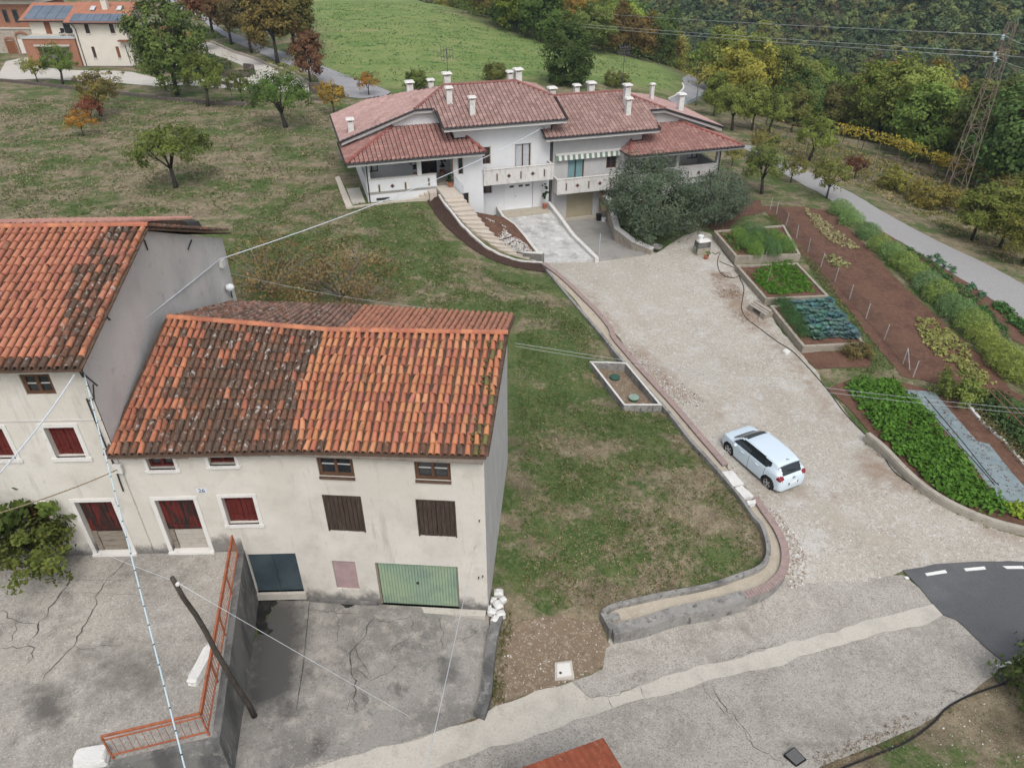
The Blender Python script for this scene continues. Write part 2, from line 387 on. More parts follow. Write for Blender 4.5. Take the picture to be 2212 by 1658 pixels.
# local frame of the semi-detached houses: u along the front, v towards the back
DA = math.radians(16.5); DEU = np.array([math.cos(DA), math.sin(DA), 0]); DEV = np.array([-math.sin(DA), math.cos(DA), 0]); DOR = np.array([-.6, 57.2, 0])
def W2(u, v, z): return DOR+DEU*u+DEV*v+np.array([0, 0, z])
def onv(p, v):
    d = ray(*p); t = ((DOR-CAMP)@DEV+v)/(d@DEV); q = CAMP+d*t; return (q-DOR)@DEU, q[2]
def drive_pts(z, *xy): return [at(*pt('O', x, y), z) for x, y in xy]
_dp = drive_pts(0.0, (1225,365),(1640,470),(1950,690),(1600,738),(1170,760),(1160,700),(880,400))
DRIVE_PIT = [tuple(p[:2]) for p in [at(*pt('O', 1185, 750), 0), at(*pt('O', 1590, 722), 0), at(*pt('O', 1960, 682), 0), W2(8.4, -.8, 0), W2(8.4, 2, 0), W2(-4, 2, 0), W2(-3.6, -.6, 0), at(*pt('Q', 520, 420), 2.4), at(*pt('Q', 740, 660), 1.7), at(*pt('Q', 950, 870), 1.0), at(*pt('Q', 1180, 1030), .6), at(*pt('Q', 1420, 1130), .3)]]

# ground coverings
m_conc = mat('old_concrete', (.37,.348,.312), [((.27,.25,.22), .55, .45, .62, .75), ((.20,.182,.16), 1.4, .56, .72, .7, None, 7), ((.47,.44,.39), 3.5, .5, .7, .5), ((.15,.133,.113), 18, .50, .62, .65, None, 5), ((.58,.55,.495), 24, .54, .65, .6, None, 5)], bump=(22, .35))
m_conc2 = mat('forecourt_concrete', (.275,.262,.24), [((.155,.147,.136), .5, .46, .60, .8, None, 6), ((.095,.09,.084), 1.1, .55, .67, .8, None, 7), ((.45,.415,.365), 2.6, .5, .68, .6, None, 6), ((.12,.112,.105), 15, .53, .66, .6, None, 5), ((.52,.49,.44), 19, .56, .68, .45, None, 5)], bump=(16, .35))
m_strip = mat('pale_concrete', (.49,.46,.405), [((.39,.365,.32), 1.1, .48, .64, .75, None, 7), ((.27,.255,.23), 2.2, .58, .70, .5, None, 7), ((.30,.28,.25), 14, .53, .64, .5, None, 5), ((.58,.555,.50), 18, .55, .66, .5)], bump=(20, .2))
m_asph = mat('asphalt', (.105,.107,.112), [((.15,.152,.155), .35, .45, .62, .7), ((.055,.056,.06), 40, .5, .66, .7)], bump=(60, .3), rough=.85)
m_gravel = mat('white_gravel', (.42,.388,.33), [((.35,.31,.255), .33, .46, .64, .7, None, 6), ((.54,.53,.505), .9, .52, .68, .7, None, 7), ((.27,.235,.195), 1.6, .60, .72, .5, None, 7), ((.58,.57,.545), 5, .52, .64, .6, None, 7), ((.22,.198,.172), 12, .53, .63, .7, None, 6), ((.68,.67,.65), 26, .55, .65, .75), ((.18,.16,.14), 34, .57, .66, .6)], bump=(20, .8))
m_lane = mat('lane_gravel', (.30,.295,.29), [((.29,.285,.28), .5, .45, .62, .7), ((.39,.385,.38), 9, .5, .68, .7), ((.24,.235,.23), 17, .55, .68, .6)], bump=(22, .4))
m_soil = mat('red_soil', (.135,.072,.048), [((.09,.046,.032), 1.1, .45, .62, .8), ((.18,.105,.072), 4, .5, .68, .7), ((.06,.033,.024), 10, .56, .7, .7)], bump=(7, 1.0))
m_dsoil = mat('dark_soil', (.055,.032,.024), [((.085,.052,.04), 6, .48, .66, .8), ((.03,.018,.014), 12, .5, .66, .7)], bump=(12, 1.0))
m_stonegr = mat('stony_earth', (.20,.148,.10), [((.33,.28,.215), 5, .52, .64, .7), ((.13,.095,.07), 3.4, .54, .7, .7), ((.55,.52,.47), 15, .6, .68, .9)], bump=(14, 1.0))
m_whitepaint = mat('road_paint', (.72,.72,.70), [((.5,.5,.49), 20, .5, .7, .5)])
m_fargrey = mat('far_asphalt', (.30,.30,.31), [((.23,.23,.24), .4, .4, .65, .7), ((.36,.36,.36), 2, .5, .7, .5)])
m_pavepale = mat('pale_paving', (.50,.475,.43), [((.42,.39,.35), .6, .45, .65, .7), ((.56,.54,.5), 4, .5, .7, .5)])

build_ground()
D_ = lambda *xy: [hit(x, y) for x, y in xy]
H_ = lambda k, *xy: [hit(*pt(k, x, y)) for x, y in xy]

# gravel yard
yard = H_('O', (1175,752),(1600,712),(1985,668),(2060,690)) + H_('I', (60,285),(150,255),(225,275),(300,370),(380,480),(470,600),(565,715),(640,850),(790,1020),(880,1125),(960,1250),(1090,1420),(1200,1545)) \
   + H_('J', (1215,190),(1390,350),(1560,490),(1760,610),(1960,700),(2210,790)) + D_((2330,1190),(2330,1225)) + H_('L', (2208,228),(1900,225),(1580,245),(1360,290)) + H_('J', (1300,1060),(740,1110)) \
   + H_('J', (690,1040),(725,930),(700,800),(610,660),(520,560),(330,350),(150,150)) + H_('H', (1450,720),(1310,555),(1040,260),(860,40)) + H_('O', (1830,1450),(1600,1150),(1380,930))
sheet('gravel_yard', yard, m_gravel, .03, .5, .12)
# concrete street, pale strip, asphalt
road = D_((-300,1890),(300,1765),(480,1700),(500,1660),(640,1655)) + H_('K', (0,1330),(130,1230),(510,1110),(700,1045),(880,970),(900,830),(930,740),(1400,650),(1800,540),(2060,400)) + H_('J', (690,1040),(740,1085),(1300,1035),(1440,1025)) \
   + H_('L', (1480,410),(1560,510),(1640,600),(1730,630),(1800,690),(1920,810),(2060,925),(2010,1000),(1980,1030),(1640,1270),(1480,1370),(1200,1490),(780,1655)) + D_((1750,1760),(1700,1900),(900,2150),(-300,2150))
sheet('concrete_street', road, m_conc, .03, .5, .04)
strip = D_((-300,1895),(300,1775),(480,1705),(640,1668),(850,1610)) + H_('K', (0,1330),(130,1235),(340,1165),(660,1068),(790,1178),(920,1158),(1140,1092),(1390,1002),(1690,930),(2000,850)) + H_('L', (420,830),(820,725),(1290,597),(1585,520),(1640,600),(1540,660),(1160,737),(640,887),(530,950),(290,987),(0,1050)) \
   + H_('K', (1960,952),(1450,1117),(1160,1182),(940,1252),(420,1432),(0,1562)) + D_((860,1690),(700,1745),(300,1870),(-300,2010))
sheet('pale_concrete_strip', strip, m_strip, .05, .4, .10)
asph = H_('L', (1360,288),(1500,268),(1580,247),(1900,227),(2208,230)) + D_((2400,1218),(2500,1400),(2300,1415)) + H_('L', (2208,895),(2060,925),(1920,810),(1800,690),(1730,630),(1640,600),(1560,510),(1480,410))
ao = sheet('asphalt_road', asph, m_asph, .06, .5, .06)
def dash(k, *xy):
    P = [hit(*pt(k, x, y)) for x, y in xy]; b = MB(); b.prism([(p[0], p[1], T(p[0], p[1])+.055) for p in P], [(p[0], p[1], T(p[0], p[1])+.075) for p in P])
    return b.build('road_marking', m_whitepaint, ao)
dash('L', (1515,312),(1530,330),(1670,308),(1655,288)); dash('L', (1785,278),(1800,296),(1940,284),(1928,264)); dash('L', (2055,262),(2085,280),(2205,280),(2195,260)); dash('L', (1370,335),(1385,354),(1408,350),(1395,334))
dash('L', (2010,950),(2020,975),(2110,945),(2208,918),(2208,895),(2090,925))
# lane on the right, far roads
lane = D_((1590,312),(1640,340),(1700,380),(1790,430),(1850,468),(2000,556),(2212,692),(2400,815),(2400,735),(2212,616),(2100,556),(1900,454),(1780,388),(1700,345),(1650,318))
sheet('lane', lane, m_lane, .035, .7, .10)
farr = H_('U', (330,-60),(0,-60),(-200,-200)) + [(-95,240,0),(-88,240,0)] + H_('U', (150,-40),(400,130),(700,330),(1000,440),(1300,560),(1500,640),(1900,790),(2120,850),(2211,890)) + H_('B', (470,590),(390,640),(200,640),(170,600),(20,540)) + H_('U', (2060,1040),(1800,960),(1800,880),(1500,740),(1330,690),(1050,560),(820,470),(560,330),(400,200))
farr = H_('U', (0,-30),(420,180),(600,330),(820,470),(1050,560),(1330,690),(1500,745),(1750,850),(1810,960),(2060,1080),(2211,1100)) + H_('B', (300,640),(440,625),(475,598),(330,540),(200,505),(100,470)) + H_('U', (2211,890),(2000,810),(1600,650),(1300,560),(1000,440),(700,330),(560,210),(380,95),(130,-30))
sheet('far_road', farr, m_fargrey, .06, 1.2, .1)
drv = H_('P', (0,1065),(0,960),(80,820),(300,770),(420,760),(560,900),(930,935),(1500,945),(1750,960)) + H_('U', (0,880),(220,930),(420,900),(560,880),(800,880),(1020,860),(1070,810),(900,720),(700,640),(560,600),(330,600),(330,460),(580,480),(760,560),(1000,640),(1200,730),(1500,850),(1680,960),(1690,1040),(1080,1020),(700,985),(300,950),(0,975)) + H_('P', (2140,1155),(1620,1110),(900,1070),(660,1050),(300,1060))
sheet('house_drive', drv, m_pavepale, .05, 1.0, .0)
br = H_('R', (980,0),(1020,90),(1000,150),(900,220),(780,290),(900,340),(1000,350),(1180,290),(1320,205),(1330,150),(1330,60),(1300,-10))
sheet('bend_road', br, m_fargrey, .06, .8, .0)
# forecourt
fore = [(-9.0,10.7),(-8.2,16.72),(-7.1,16.78),(-.72,16.36)] + [tuple(hit(*q)[:2]) for q in ((1055,1330),(1060,1500),(1045,1545),(850,1612),(640,1658),(500,1690))]
sheet('forecourt', fore, m_conc2, .045, .4, .03)
# stony patch in front of the lawn
patch = H_('K', (190,700),(330,640),(600,600),(850,640),(930,810),(900,830),(880,960),(700,1045),(510,1110),(130,1232),(150,1000))
sheet('stony_patch', patch, m_stonegr, .035, .4, .15)
# ================================================================== the two old farmhouses
def tile_mat(name, **kw):
    return mat(name, (.5,.2,.1), [((.10,.075,.055), 3.0, .42, .60, .85, None, 5, 1), ((.055,.05,.045), 9, .50, .64, .8, None, 4, 1), ((.47,.45,.41), 6.5, .58, .65, .85, None, 4, 1), ((.42,.27,.07), 4.2, .66, .74, .8, None, 4, 1),
       ((.30,.13,.075), 12, .5, .75, .35)], rough=.9, bump=(30, .25), **kw)
m_tile_o = tile_mat('clay_tile', obj_color=True); m_tile_a = tile_mat('clay_tile_field', attr='tone')
m_mortar = mat('roof_mortar', (.12,.075,.052), [((.06,.045,.036), 4, .45, .65, .8)])
m_plaster = mat('cream_plaster', (.56,.53,.475), [((.65,.625,.57), .45, .42, .62, .8), ((.46,.435,.39), 1.3, .52, .70, .65, None, 7), ((.33,.315,.295), 3.5, .60, .74, .5, (1, 1, .35), 6), ((.47,.43,.36), 8, .55, .75, .35)], bump=(14, .25), rough=.95)
m_gplaster = mat('grey_plaster', (.54,.52,.495), [((.62,.595,.565), .5, .42, .62, .8), ((.43,.42,.405), .9, .52, .70, .7, (1, 1, .5)), ((.30,.295,.29), 3, .6, .75, .5)], bump=(12, .3), rough=.95)
def add_grime(m):
    # damp creeping up from the paving, following the two floor levels outside, and rain streaks
    N = m.node_tree.nodes; L = m.node_tree.links; b = N['Principled BSDF']; g = N.new('ShaderNodeNewGeometry'); sp = N.new('ShaderNodeSeparateXYZ'); L.new(g.outputs['Position'], sp.inputs[0])
    def mth(op, a, c):
        n = N.new('ShaderNodeMath'); n.operation = op
        for i, q in enumerate((a, c)):
            if isinstance(q, (int, float)): n.inputs[i].default_value = q
            else: L.new(q, n.inputs[i])
        return n.outputs[0]
    right = mth('GREATER_THAN', sp.outputs[0], -8.85); base = mth('SUBTRACT', 3.6, mth('MULTIPLY', right, 2.5)); h = mth('SUBTRACT', sp.outputs[2], base)
    def nz(s, st, d=6):
        n = N.new('ShaderNodeTexNoise'); n.inputs['Scale'].default_value = s; n.inputs['Detail'].default_value = d; n.inputs['Roughness'].default_value = .65; mp = N.new('ShaderNodeMapping'); mp.inputs['Scale'].default_value = st; L.new(g.outputs['Position'], mp.inputs['Vector']); L.new(mp.outputs[0], n.inputs['Vector']); return n.outputs['Fac']
    def lay(f, lo, hi, amt, col):
        r = N.new('ShaderNodeMapRange'); r.inputs['From Min'].default_value = lo; r.inputs['From Max'].default_value = hi; r.inputs['To Max'].default_value = amt; L.new(f, r.inputs['Value']); x = N.new('ShaderNodeMix'); x.data_type = 'RGBA'; src = b.inputs['Base Color'].links[0].from_socket; L.new(r.outputs[0], x.inputs['Factor']); L.new(src, x.inputs['A']); x.inputs['B'].default_value = ncol(col); L.new(x.outputs['Result'], b.inputs['Base Color'])
    lay(nz(1.5, (2.2, 2.2, .22)), .58, .72, .45, (.27,.255,.23))
    lay(nz(.55, (1, 1, .8)), .58, .70, .4, (.36,.32,.25))
    f = mth('SUBTRACT', mth('MULTIPLY', nz(.9, (1, 1, .6)), 2.3), mth('MULTIPLY', h, .95)); lay(f, .62, .95, .85, (.145,.138,.13))
    f2 = mth('SUBTRACT', mth('MULTIPLY', nz(3.5, (1, 1, 1)), 1.4), mth('MULTIPLY', h, 1.1)); lay(f2, .42, .8, .7, (.085,.082,.08))
add_grime(m_plaster)
m_cgable = mat('raw_gable', (.44,.43,.42), [((.58,.57,.56), 2.5, .45, .62, .8, (3, 3, .25)), ((.24,.235,.23), 4, .55, .70, .8, (3, 3, .2))], bump=(20, .3))
m_grime = mat('damp_base', (.15,.145,.14), [((.28,.265,.245), 2.2, .5, .64, .7), ((.07,.068,.065), 4, .52, .68, .8)], bump=(14, .4))
m_white = mat('white_stone_trim', (.66,.645,.615), [((.48,.465,.44), 3, .55, .72, .6), ((.3,.28,.26), 8, .63, .75, .6)], bump=(20, .2))
m_redwood = mat('red_painted_wood', (.115,.019,.016), [((.075,.013,.012), 2, .45, .65, .7), ((.20,.05,.035), 9, .55, .72, .5, (4, 4, .6))], rough=.6, bump=(30, .2, (4, 4, .5)))
m_redpeel = mat('peeling_red_wood', (.12,.018,.015), [((.03,.02,.017), 3.0, .45, .53, .95, (3, 3, .55)), ((.10,.07,.05), 8, .6, .68, .6, (3, 3, .5))], rough=.75, bump=(30, .3, (4, 4, .5)))
m_greywood = mat('weathered_wood', (.25,.215,.175), [((.14,.115,.09), 3, .45, .65, .8, (.8, .8, 5)), ((.36,.32,.27), 9, .55, .7, .6, (.8, .8, 6))], bump=(25, .3))
m_pallet = mat('bleached_board', (.40,.37,.325), [((.30,.27,.23), 3, .48, .66, .7), ((.5,.47,.42), 8, .55, .7, .5)])
m_brownwood = mat('dark_brown_boards', (.060,.042,.032), [((.10,.078,.062), 5, .48, .66, .8, (4, 4, .5)), ((.03,.021,.017), 8, .5, .66, .7, (5, 5, .5)), ((.17,.145,.12), 14, .62, .7, .6, (5, 5, .8))], bump=(30, .4, (4, 4, .5)))
m_frame = mat('brown_window_wood', (.115,.062,.038), [((.07,.04,.028), 5, .45, .65, .7), ((.2,.14,.09), 10, .6, .72, .5)])
m_glass = mat('dark_pane', (.022,.026,.03), [((.05,.055,.06), .8, .45, .7, .8)], rough=.08, spec=.6)
m_bluedoor = mat('blue_steel_door', (.042,.06,.072), [((.065,.09,.103), .9, .42, .62, .8), ((.03,.042,.05), 3, .55, .72, .6)], rough=.55)
m_green = mat('green_garage_paint', (.215,.315,.245), [((.31,.39,.25), .5, .40, .60, .85), ((.17,.245,.215), 1.2, .5, .66, .6), ((.42,.44,.36), 7, .6, .7, .5)], rough=.6)
m_pink = mat('pink_panel', (.33,.235,.235), [((.40,.30,.29), 1.6, .45, .62, .8), ((.46,.38,.36), 5, .6, .72, .6)])
m_iron = mat('dark_iron', (.045,.042,.04), rough=.6)
m_blueplate = mat('house_number_enamel', (.62,.66,.72), rough=.4)
m_num = mat('number_ink', (.03,.035,.07), rough=.5)
m_fascia = mat('eave_boards', (.22,.19,.16), [((.14,.12,.1), 5, .45, .65, .7)])

BEND = np.array([-7.1, 16.8, 0.0])
EL = np.array([29.0, 1.0, 0]); EL /= np.linalg.norm(EL); ER = np.array([15.2, -1.0, 0]); ER /= np.linalg.norm(ER)
NL = np.array([EL[1], -EL[0], 0]); NRt = np.array([ER[1], -ER[0], 0])          # outward (towards the street)
def onfac(e, p):
    n = np.array([e[1], -e[0], 0]); d = ray(*p); t = ((BEND-CAMP)@n)/(d@n); q = CAMP+d*t; return (q-BEND)@e, q[2]
def frect(e, k, *c):
    """mean rectangle (s0,s1,z0,z1) of four corners TL TR BR BL drawn on a front"""
    q = [onfac(e, pt(k, x, y)) for x, y in c]
    return ((q[0][0]+q[3][0])/2, (q[1][0]+q[2][0])/2, (q[2][1]+q[3][1])/2, (q[0][1]+q[1][1])/2)
def fp(e, s, z, out=0.0): n = np.array([e[1], -e[0], 0]); return BEND+e*s+n*out+np.array([0, 0, z])
def wall_openings(b, e, s0, s1, z0, z1, ops, depth=.24, m=0):
    S = sorted({s0, s1, *[o[0] for o in ops], *[o[1] for o in ops]}); Z = sorted({z0, z1, *[o[2] for o in ops], *[o[3] for o in ops]})
    S = [s for s in S if s0-1e-6 <= s <= s1+1e-6]; Z = [z for z in Z if z0-1e-6 <= z <= z1+1e-6]
    for i in range(len(S)-1):
        for j in range(len(Z)-1):
            cs, cz = (S[i]+S[i+1])/2, (Z[j]+Z[j+1])/2
            if any(o[0] < cs < o[1] and o[2] < cz < o[3] for o in ops): continue
            b.quad(fp(e, S[i], Z[j]), fp(e, S[i+1], Z[j]), fp(e, S[i+1], Z[j+1]), fp(e, S[i], Z[j+1]), m)
    for a, c, lo, hi in ops:
        f = lambda s, z, o: fp(e, s, z, o)
        hi2 = min(hi, z1)
        b.quad(f(a, lo, 0), f(a, hi2, 0), f(a, hi2, -depth), f(a, lo, -depth), m); b.quad(f(c, hi2, 0), f(c, lo, 0), f(c, lo, -depth), f(c, hi2, -depth), m)
        b.quad(f(a, lo, 0), f(a, lo, -depth), f(c, lo, -depth), f(c, lo, 0), m); b.quad(f(a, hi2, -depth), f(a, hi2, 0), f(c, hi2, 0), f(c, hi2, -depth), m)
def fbox(b, e, s0, s1, z0, z1, o0, o1, m=None):
    n = np.array([e[1], -e[0], 0]); return b.obox(fp(e, s0, z0, o0), e*(s1-s0), n*(o1-o0), (0, 0, z1-z0), m)
def part(parent, name, e, boxes, m):
    b = MB()
    for x in boxes: fbox(b, e, *x)
    return b.build(name, m, parent)
def boards(parent, name, e, s0, s1, z0, z1, o0, o1, n, m, vertical=True, gap=.012):
    root = part(parent, name, e, [(s0, s1, z0, z1, o0, o0+.012)], m_iron)
    for i in range(n):
        a, c = i/n, (i+1)/n; j = RND.uniform(-.004, .004)
        if vertical: bx = (s0+(s1-s0)*a+gap/2, s0+(s1-s0)*c-gap/2, z0+.005+j, z1-.005+j, o0+.013, o1+RND.uniform(-.006, .006))
        else: bx = (s0+.005, s1-.005, z0+(z1-z0)*a+gap/2, z0+(z1-z0)*c-gap/2, o0+.013, o1+RND.uniform(-.006, .006))
        part(root, 'board', e, [bx], m)
    return root
def surround(parent, e, r, w=.12, m=None, sill=True, label=None):
    s0, s1, z0, z1 = r; m = m or m_white
    bx = [(s0-w, s0, z0, z1, -.02, .025), (s1, s1+w, z0, z1, -.02, .025), (s0-w, s1+w, z1, z1+w, -.02, .025)]
    if sill: bx.append((s0-w-.03, s1+w+.03, z0-w, z0, -.06, .05))
    return part(parent, 'stone_surround', e, bx, m)
def shutters(parent, e, r, m, n=3, label=None, rail=True, d=0.0):
    s0, s1, z0, z1 = r; mid = (s0+s1)/2
    for a, c in ((s0+.01, mid-.006), (mid+.006, s1-.01)):
        sh = boards(parent, 'shutter', e, a, c, z0+.015, z1-.01, -.19+d, -.15+d, n, m)
        if label: sh['label'] = label
        if rail:
            for q0, q1 in ((z0+.22, z0+.29), (z1-.3, z1-.23)): part(sh, 'rail', e, [(a+.02, c-.02, q0, q1, -.149, -.128)], m)
def casement(parent, e, r, m, bars=2, depth=.12, fw=.07):
    s0, s1, z0, z1 = r; mid = (s0+s1)/2
    w = part(parent, 'window', e, [(s0, s0+fw, z0, z1, -depth-.08, -depth), (s1-fw, s1, z0, z1, -depth-.08, -depth), (s0+fw, s1-fw, z1-fw, z1, -depth-.08, -depth), (s0+fw, s1-fw, z0, z0+fw, -depth-.08, -depth), (mid-.045, mid+.045, z0+fw, z1-fw, -depth-.07, -depth+.01)], m)
    for a, c in ((s0+fw, mid-.045), (mid+.045, s1-fw)):
        zs = np.linspace(z0+fw, z1-fw, bars+1)
        for i in range(bars):
            part(w, 'pane', e, [(a+.004, c-.004, zs[i]+.012, zs[i+1]-.012, -depth-.06, -depth-.05)], m_glass)
            if i: part(w, 'glazing_bar', e, [(a, c, zs[i]-.012, zs[i]+.012, -depth-.065, -depth-.02)], m_white)
    return w

# ---- tiles
def coppo_mesh(name, L=.45, w0=.088, w1=.068, seg=6, t=.016, h=1.18):
    b = MB(); vs = []
    for y, w in ((0, w0), (L, w1)):
        for i in range(seg+1):
            a = math.pi*i/seg; vs.append((-w*math.cos(a), y, w*math.sin(a)*h))
    n = seg+1
    fs = [(i, i+1, n+i+1, n+i) for i in range(seg)]
    for i in range(seg+1):
        a = math.pi*i/seg; vs.append((-(w0-t)*math.cos(a), 0.004, (w0-t)*math.sin(a)*h))
    fs += [(i+1, i, 2*n+i, 2*n+i+1) for i in range(seg)]
    return b.add(vs, fs)
COPPO = coppo_mesh('tile')
def flat_tile():
    """interlocking roof tile: flat pan with a rounded roll and a thick lower edge, unit 1 x 1"""
    xs = [-.5, -.12, -.05, .08, .26, .42, .5]; zs = [.02, .02, .05, .15, .19, .13, .03]
    vs = [(x, 0, z+.02) for x, z in zip(xs, zs)]+[(x, 1.08, z-.06) for x, z in zip(xs, zs)]+[(x, .0, z-.10) for x, z in zip(xs, zs)]
    n = len(xs); return MB().add(vs, [(i, i+1, n+i+1, n+i) for i in range(n-1)]+[(i+1, i, 2*n+i, 2*n+i+1) for i in range(n-1)])
FTILE = flat_tile()
class TileField:
    def __init__(s, proto, m_obj, m_attr, name='tile'):
        s.L = []; s.p = proto; s.mo = m_obj; s.ma = m_attr; s.name = name
    def put(s, o, ex, ey, sx=1, sy=1, sz=1, col=(.5, .2, .1), age=0.):
        ex = np.array(ex, float); ey = np.array(ey, float); ex /= np.linalg.norm(ex); n = np.cross(ex, ey); n /= np.linalg.norm(n); ey = np.cross(n, ex)
        s.L.append((np.array(o, float), ex*sx, ey*sy, n*sz, tuple(col)+(age,)))
    def emit(s, parent, limit=300, stuffname='tile_field'):
        me = s.p.mesh('tile', s.mo)
        def key(t):
            x, y, k = proj(t[0]); ins = -15 < x < 2227 and -15 < y < 1673
            # tiles turned away from the viewer show little
            c = (t[3]/np.linalg.norm(t[3]))@((CAMP-t[0])/np.linalg.norm(CAMP-t[0]))
            return (k if ins and c > .12 else 1e5+k)
        s.L.sort(key=key); org = np.array(ORG[parent])
        for t in s.L[:limit]:
            o = bpy.data.objects.new(s.name, me); COL.objects.link(o); o.parent = parent
            M = np.eye(4); M[:3, 0], M[:3, 1], M[:3, 2], M[:3, 3] = t[1], t[2], t[3], t[0]-org
            o.matrix_local = Matrix(M.tolist()); o.color = t[4]
        rest = s.L[limit:]
        if rest:
            V = np.array(s.p.v); F = s.p.f; nv = len(V); vs = []; fs = []; cs = []
            for i, t in enumerate(rest):
                vs.append(V[:, :1]*t[1]+V[:, 1:2]*t[2]+V[:, 2:]*t[3]+(t[0]-org)); fs += [tuple(i*nv+j for j in f) for f in F]; cs += [t[4]]*len(F)
            m2 = bpy.data.meshes.new(stuffname); m2.from_pydata(np.concatenate(vs).tolist(), [], fs); m2.materials.append(s.ma); setcol(m2, cs); m2.update()
            o = link(stuffname, m2, parent); o['kind'] = 'stuff'
NEWC = [(.44,.165,.092),(.49,.195,.105),(.39,.14,.085),(.53,.245,.13),(.40,.155,.11),(.48,.21,.10)]
OLDC = [(.15,.075,.05),(.20,.09,.057),(.11,.068,.05),(.27,.11,.062),(.17,.11,.08)]
PALEC = [(.43,.175,.11),(.46,.195,.122),(.39,.155,.105),(.44,.185,.11)]
def jitter(c, k=.12): f = 1+RND.uniform(-k, k); return tuple(min(1, x*f) for x in c)
def coppi_slope(field, S, wid, slope, tone, pitch=.215, course=.355, lift=.05):
    """rows of barrel tiles over a ruled surface S(a,b): a along the eave, b up the slope"""
    nc = int(wid/pitch); nr = int(round(slope/course))
    for c in range(nc):
        a = (c+.5)/nc; da = .5/nc; drift = RND.uniform(-.012, .012)
        for r in range(nr):
            b = r/nr; p = S(a, b); q = S(a, min(1, b+.6/nr)); x1, x0 = S(min(1, a+da), b), S(max(0, a-da), b)
            ex = x1-x0; ey = q-p; n = np.cross(ex, ey); n /= np.linalg.norm(n)
            col, age = tone(a, b, c, r)
            rot = RND.gauss(0, .045); exn = ex/np.linalg.norm(ex); eyn = ey/np.linalg.norm(ey)
            # each course rides on the one below it: the lower end sits high
            field.put(p+n*(lift+.022)+exn*(drift+RND.gauss(0, .006)), exn+eyn*rot, eyn-n*.055, 1+RND.uniform(-.05, .05), 1+RND.uniform(-.04, .06), 1, jitter(col), age)
def pans(S, wid, slope, parent, m, pitch=.215, course=.355, lift=.028):
    """channel tiles under the barrels, concave, stepping down course by course"""
    b = MB(); nc = int(wid/pitch); nr = int(round(slope/course))
    for c in range(nc+1):
        a = c/nc
        for r in range(nr):
            bb = r/nr; p = S(min(a, .9999), bb); q = S(min(a, .9999), min(1, bb+1.1/nr)); x1, x0 = S(min(1, a+.5/nc), bb), S(max(0, a-.5/nc), bb)
            ex = (x1-x0); ex = ex/np.linalg.norm(ex); ey = q-p; n = np.cross(ex, ey); n /= np.linalg.norm(n); w = .085
            vs = []
            for o, k in ((p, lift+.018), (q, lift-.012)):
                for t, h in ((-1, .055), (-.5, .012), (.5, .012), (1, .055)): vs.append(o+ex*w*t+n*(k+h-.02))
            b.add(vs, [(0, 1, 5, 4), (1, 2, 6, 5), (2, 3, 7, 6)])
    o = b.build('channel_tiles', m, parent); o['kind'] = 'stuff'; return o
def ruled(*cols):
    """surface through matching eave/ridge points; cols = [(eave, ridge), ...] from left to right"""
    E = [np.array(c[0], float) for c in cols]; R_ = [np.array(c[1], float) for c in cols]
    d = np.r_[0, np.cumsum([np.linalg.norm(E[i+1]-E[i]) for i in range(len(E)-1)])]; d = d/d[-1]
    def S(a, b):
        i = min(max(np.searchsorted(d, a, 'right')-1, 0), len(E)-2); t = (a-d[i])/(d[i+1]-d[i])
        return (E[i]*(1-t)+E[i+1]*t)*(1-b)+(R_[i]*(1-t)+R_[i+1]*t)*b
    return S
def slab(S, parent, name, m, thick=.07, n=6, drop=0.0):
    b = MB(); N_ = n
    for i in range(N_):
        a0, a1 = i/N_, (i+1)/N_
        p = [S(a0, 0), S(a1, 0), S(a1, 1), S(a0, 1)]; dz = np.array([0, 0, thick]); dd = np.array([0, 0, drop])
        b.hexa([q-dz-dd for q in p]+[q-dd for q in p])
    return b.build(name, m, parent)
def ridge_tiles(parent, P, m_list, L=.45, r=.12):
    P = resample(P, .37)
    for i in range(len(P)-1):
        b = MB(); d = P[i+1]-P[i]; d = d/np.linalg.norm(d); e = np.cross(d, (0, 0, 1)); e /= np.linalg.norm(e); n = np.cross(e, d); vs = []
        for q, rr in ((P[i], r), (P[i+1]+d*.06, r*.9)):
            for k in range(7):
                a = math.pi*k/6; vs.append(q+e*rr*math.cos(a)+n*rr*math.sin(a)*.85)
        b.add(vs, [(k, k+1, 8+k, 7+k) for k in range(6)]+[tuple(range(7))[::-1]])
        o = b.build('ridge_tile', m_tile_o, parent); o.color = tuple(jitter(RND.choice(NEWC[:3])))+(.25,)

# ---- middle house ("26")
EZ = 8.0
mE0, mEm, mEr = at(231, 985, EZ), at(655, 977, EZ-.02), at(1050, 988, EZ-.03)
mR0, mRm, mRr = atY(364, 690, 20.9), atY(712, 718, 20.95), atY(1094, 724, 20.5)
mB0, mBm, mBr = atY(500, 656, 26.0), atY(760, 664, 25.6), atY(1111, 684, 24.9)
HM = thing('farmhouse', (-6, 20, 1.0), 'three-storey cream farmhouse with half dark, half orange clay roof and green garage door', 'house')
COURT = 3.6
rE = lambda *c: frect(EL, 'E', *c); rG = lambda *c: frect(ER, 'G', *c); rF = lambda *c: frect(ER, 'F', *c)
o_d26 = rE((1312,868),(1637,858),(1762,1272),(1450,1282)); o_d26 = (o_d26[0], o_d26[1], COURT, o_d26[3])
o_red = (lambda a, c: (onfac(EL, pt('E', 1865, 845))[0]*.5+onfac(EL, pt('E', 1925, 1045))[0]*.5, a, onfac(EL, pt('G', 50, 240))[1], onfac(EL, pt('E', 1865, 845))[1]))(onfac(EL, pt('G', 254, 130))[0], 0)
o_at1 = rE((1232,520),(1452,515),(1490,608),(1262,612)); o_at1 = (o_at1[0], o_at1[1], o_at1[2], 7.75)
